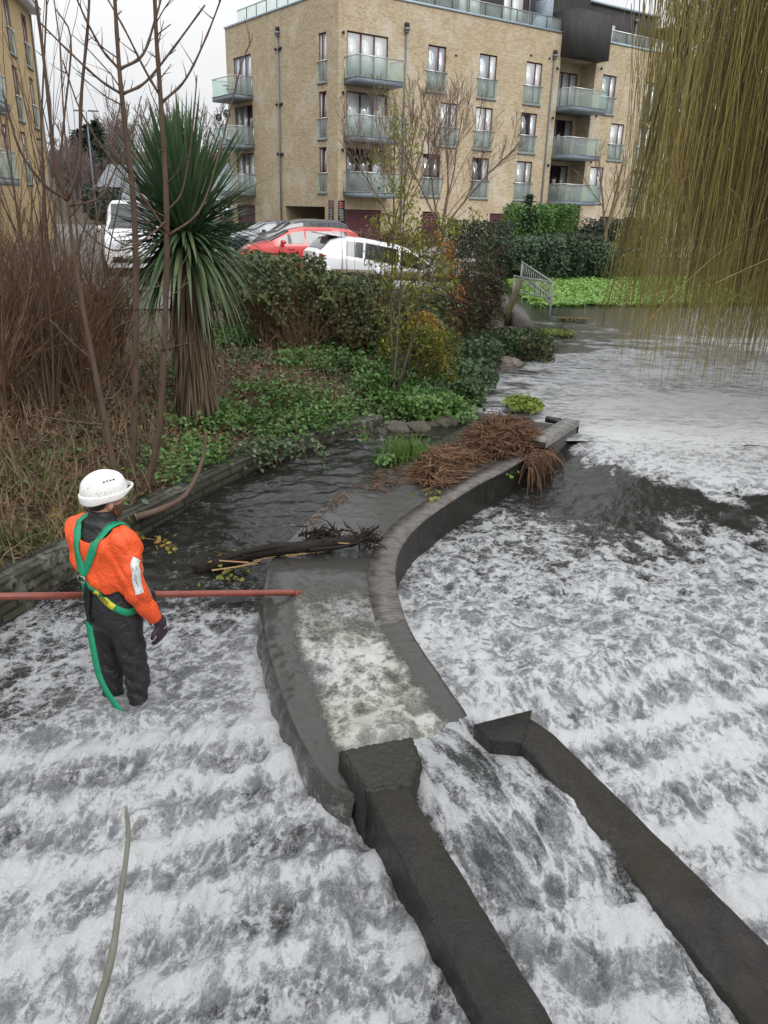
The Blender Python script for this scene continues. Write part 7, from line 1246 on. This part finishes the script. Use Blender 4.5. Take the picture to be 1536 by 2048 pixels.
te = W2L(onz(243, 1428, .12)); te2 = W2L(onz(262, 1452, .04)); t0_ = np.array([-.045, -.155, .945]); ribbon('trailing_strap', [t0_, t0_ * .75 + te * .25 + [-.01, -.02, -.03], t0_ * .45 + te * .55 + [-.02, -.03, -.05], te + [0, 0, 0], te2], .042, M_GRN, har, 0, 40, False, (.15, -.9, .3))
pt = [np.array(SHR) * (1 - k) + np.array(ELR) * k + np.array([.085, -.035, 0]) for k in (.22, .45, .68, .9)]; pa = ribbon('arm_patch', pt, .052, simple('white_reflective_patch', (.62, .63, .62), .45, 0, .1), jacket, .006, 20)
g = np.random.default_rng(3)
for k in range(7): u = .25 + .6 * g.random(); q0 = np.array(SHR) * (1 - u) + np.array(ELR) * u + np.array([.085, -.035 + .016 * g.normal(), 0]); q1 = q0 + np.array([0, .012 * g.normal(), -.03]); ribbon('pen_mark', [q0, (q0 + q1) / 2 + [0, .004, 0], q1], .002, M_INK, pa, .0095, 8, thick=.0004)
ribbon('zip_cord', [(.15, .10, 1.28), (.22, .13, 1.20), (.23, .13, 1.10), (.19, .11, 1.05)], .006, simple('pale_cord', (.35, .34, .25), .6), jacket, .012, 20)
for nm, L_, W_ in (('glove', HR, WRR), ('glove', HLp, WRL)):
    pts = np.array([p for a, b, _, _ in L_ for p in (a, b)]); lo, hi = pts.min(0) - .03, pts.max(0) + .03
    el_ = np.array(ELR if L_ is HR else ELL); cu = np.array(W_) + (el_ - np.array(W_)) / np.linalg.norm(el_ - np.array(W_)) * .05; f = lambda X, Y, Z: smin(handf(X, Y, Z, L_, .0025), cap_(X, Y, Z, cu, L_[0][0], .040, .036), .012); lo = np.minimum(lo, cu - .05); hi = np.maximum(hi, cu + .05); V, F = surfnet(f, lo, hi, .0042); go = mk(nm, V, F, M_GLV, man, True)
    if L_ is HR:
        bk = np.array(L_[0][0]) + np.array([.038, .005, -.035]); M4 = Matrix.Translation(tuple(bk + np.array([.0, 0, 0]))) @ Matrix(((.25, .1, .96, 0), (.9, -.35, -.2, 0), (.33, .93, -.1, 0), (0, 0, 0, 1)))
        mk('glove_print', np.array([bk + np.array(p) for p in ((.004, -.02, .002), (.004, .02, .012), (.004, .02, .017), (.004, -.02, .007))]), [[0, 1, 2, 3]], M_WHT, go)
# helmet, hair, beard
def lathe_helmet():
    V, n, m = [], 48, 26
    for i in range(m):
        u = i / (m - 1); el = u * pi / 2
        for j in range(n):
            a = 2 * pi * j / n; rx, ry, rz = .108, .142, .118; x, y, z = rx * cos(el) * cos(a), ry * cos(el) * sin(a), rz * sin(el) ** .95
            rid = 0
            for c_ in (-.034, 0, .034): rid += .0045 * math.exp(-((x - c_) / .008) ** 2) * sstep(.15, .45, u)
            k = 1 + rid / .11; sd_ = .0035 * math.exp(-((abs(x) - .074) / .02) ** 2) * sstep(.25, .5, u); V.append((x * (k - sd_ * 5), y * k, z * k))
    F = []
    for i in range(m - 1):
        for j in range(n): F.append([i * n + j, i * n + (j + 1) % n, (i + 1) * n + (j + 1) % n, (i + 1) * n + j])
    return np.array(V), F
M_HEL = NT('scuffed_white_helmet'); v = M_HEL.coord(); n = M_HEL.noise(v, 60, 6, .75); n2 = M_HEL.noise(v, 12, 4); M_HEL.col(M_HEL.mix(M_HEL.math('MULTIPLY', M_HEL.maprange(n, .5, .66), M_HEL.maprange(n2, .42, .6)), (.76, .76, .74), (.42, .38, .30))).rough(.42); M_HEL = M_HEL.m
V, F = lathe_helmet(); hel = mk('helmet', V, F, M_HEL, man, True); hel.location = tuple(HC + np.array([0, 0, .052])); hel.rotation_euler = (RAD(3), 0, HY); hel.scale = (.93, .93, .95)
V, n = [], 48
for rx, ry, z in ((.108, .142, .0), (.113, .148, .002), (.115, .151, -.004), (.115, .149, -.034), (.112, .146, -.040), (.106, .140, -.036)):
    for j in range(n):
        a = 2 * pi * j / n; pk = sstep(.35, .95, sin(a)); bk = sstep(-.3, -.9, sin(a)); zz = z; s = 1 + .20 * pk * (1 if z > -.03 else .9); zz = z * (1 - .62 * pk) * (1 + .35 * bk) - .006 * pk; V.append((rx * cos(a) * (1 - .02 * pk), ry * sin(a) * s, zz + (.010 * pk)))
F = [[i * n + j, i * n + (j + 1) % n, (i + 1) * n + (j + 1) % n, (i + 1) * n + j] for i in range(5) for j in range(n)]; mk('rim', V, F, M_HEL, hel, True)
for s in (-1, 1):
    for k in range(4): b = MB(); b.box((s * .083 - .004, -.03 + k * .02, .079), (s * .083 + .004, -.02 + k * .02, .0845)); b.build('vent_slot', M_DARKM, hel)
def hairf(X, Y, Z): x, y, z = hl(X, Y, Z); d = np.maximum(headf(X, Y, Z) - .010, z - .045); d = np.maximum(d, y + .032 - .5 * np.maximum(z, -.02)); return np.maximum(d, -.125 - z + .0) + wob(X, Y, Z, 140, .0012)
V, F = surfnet(hairf, HC - .14, HC + .14, .0055); M_HAIR = simple('dark_hair', (.016, .011, .008), .6, 0, .4, 40, .4); mk('hair', V, F, M_HAIR, man, True)
def beardf(X, Y, Z): x, y, z = hl(X, Y, Z); d = headf(X, Y, Z) - .005; d = np.maximum(d, z + .040 - .25 * np.abs(x) - .0); d = np.maximum(d, .008 - y); d = np.maximum(d, -.14 - z); return np.maximum(d, -(ell(x, y, z, (0, .098, -.056), (.024, .03, .008)))) + wob(X, Y, Z, 160, .001)
V, F = surfnet(beardf, HC - .15, HC + .15, .005); mk('beard', V, F, simple('brown_stubble', (.075, .040, .022), .7, 0, .3, 60), man, True)
for s in (-1, 1):
    c, s_ = cos(HY), sin(HY); p = np.array([s * .030, .088, .012]); eo = HC + np.array([c * p[0] - s_ * p[1], s_ * p[0] + c * p[1], p[2]]); b = MB(); bm = bmesh.new(); bmesh.ops.create_uvsphere(bm, u_segments=12, v_segments=8, radius=.0115); b.add([v.co[:] for v in bm.verts], [[v.index for v in f.verts] for f in bm.faces]); bm.free(); b.V = [v + eo for v in b.V]; b.build('eye', simple('eye_white', (.6, .58, .55), .3), man, True)
# the red pole
far = pA + pdir * (np.linalg.norm(pB - pA) + 1.2); b = MB(); P = np.array([pA - pdir * .02, pA, pA + (far - pA) * .5, far]); b.tube(P, .0215, 14); po = b.build('red_pole', simple('red_brown_painted_pole', (.20, .05, .034), .38, 0, .15, 10), None, True); tag(po, 'long straight red-brown pole held level across the channel, its tip on the weir', 'pole')
b = MB(); b.bar(pA + [0, 0, -.005], pA - pdir * .10 + np.array([.02, .06, -.02]), .02, .012); b.bar(pA, pA - pdir * .09 + np.array([.0, -.02, -.025]), .02, .012); b.build('tip_hook', po.data.materials[0], po)
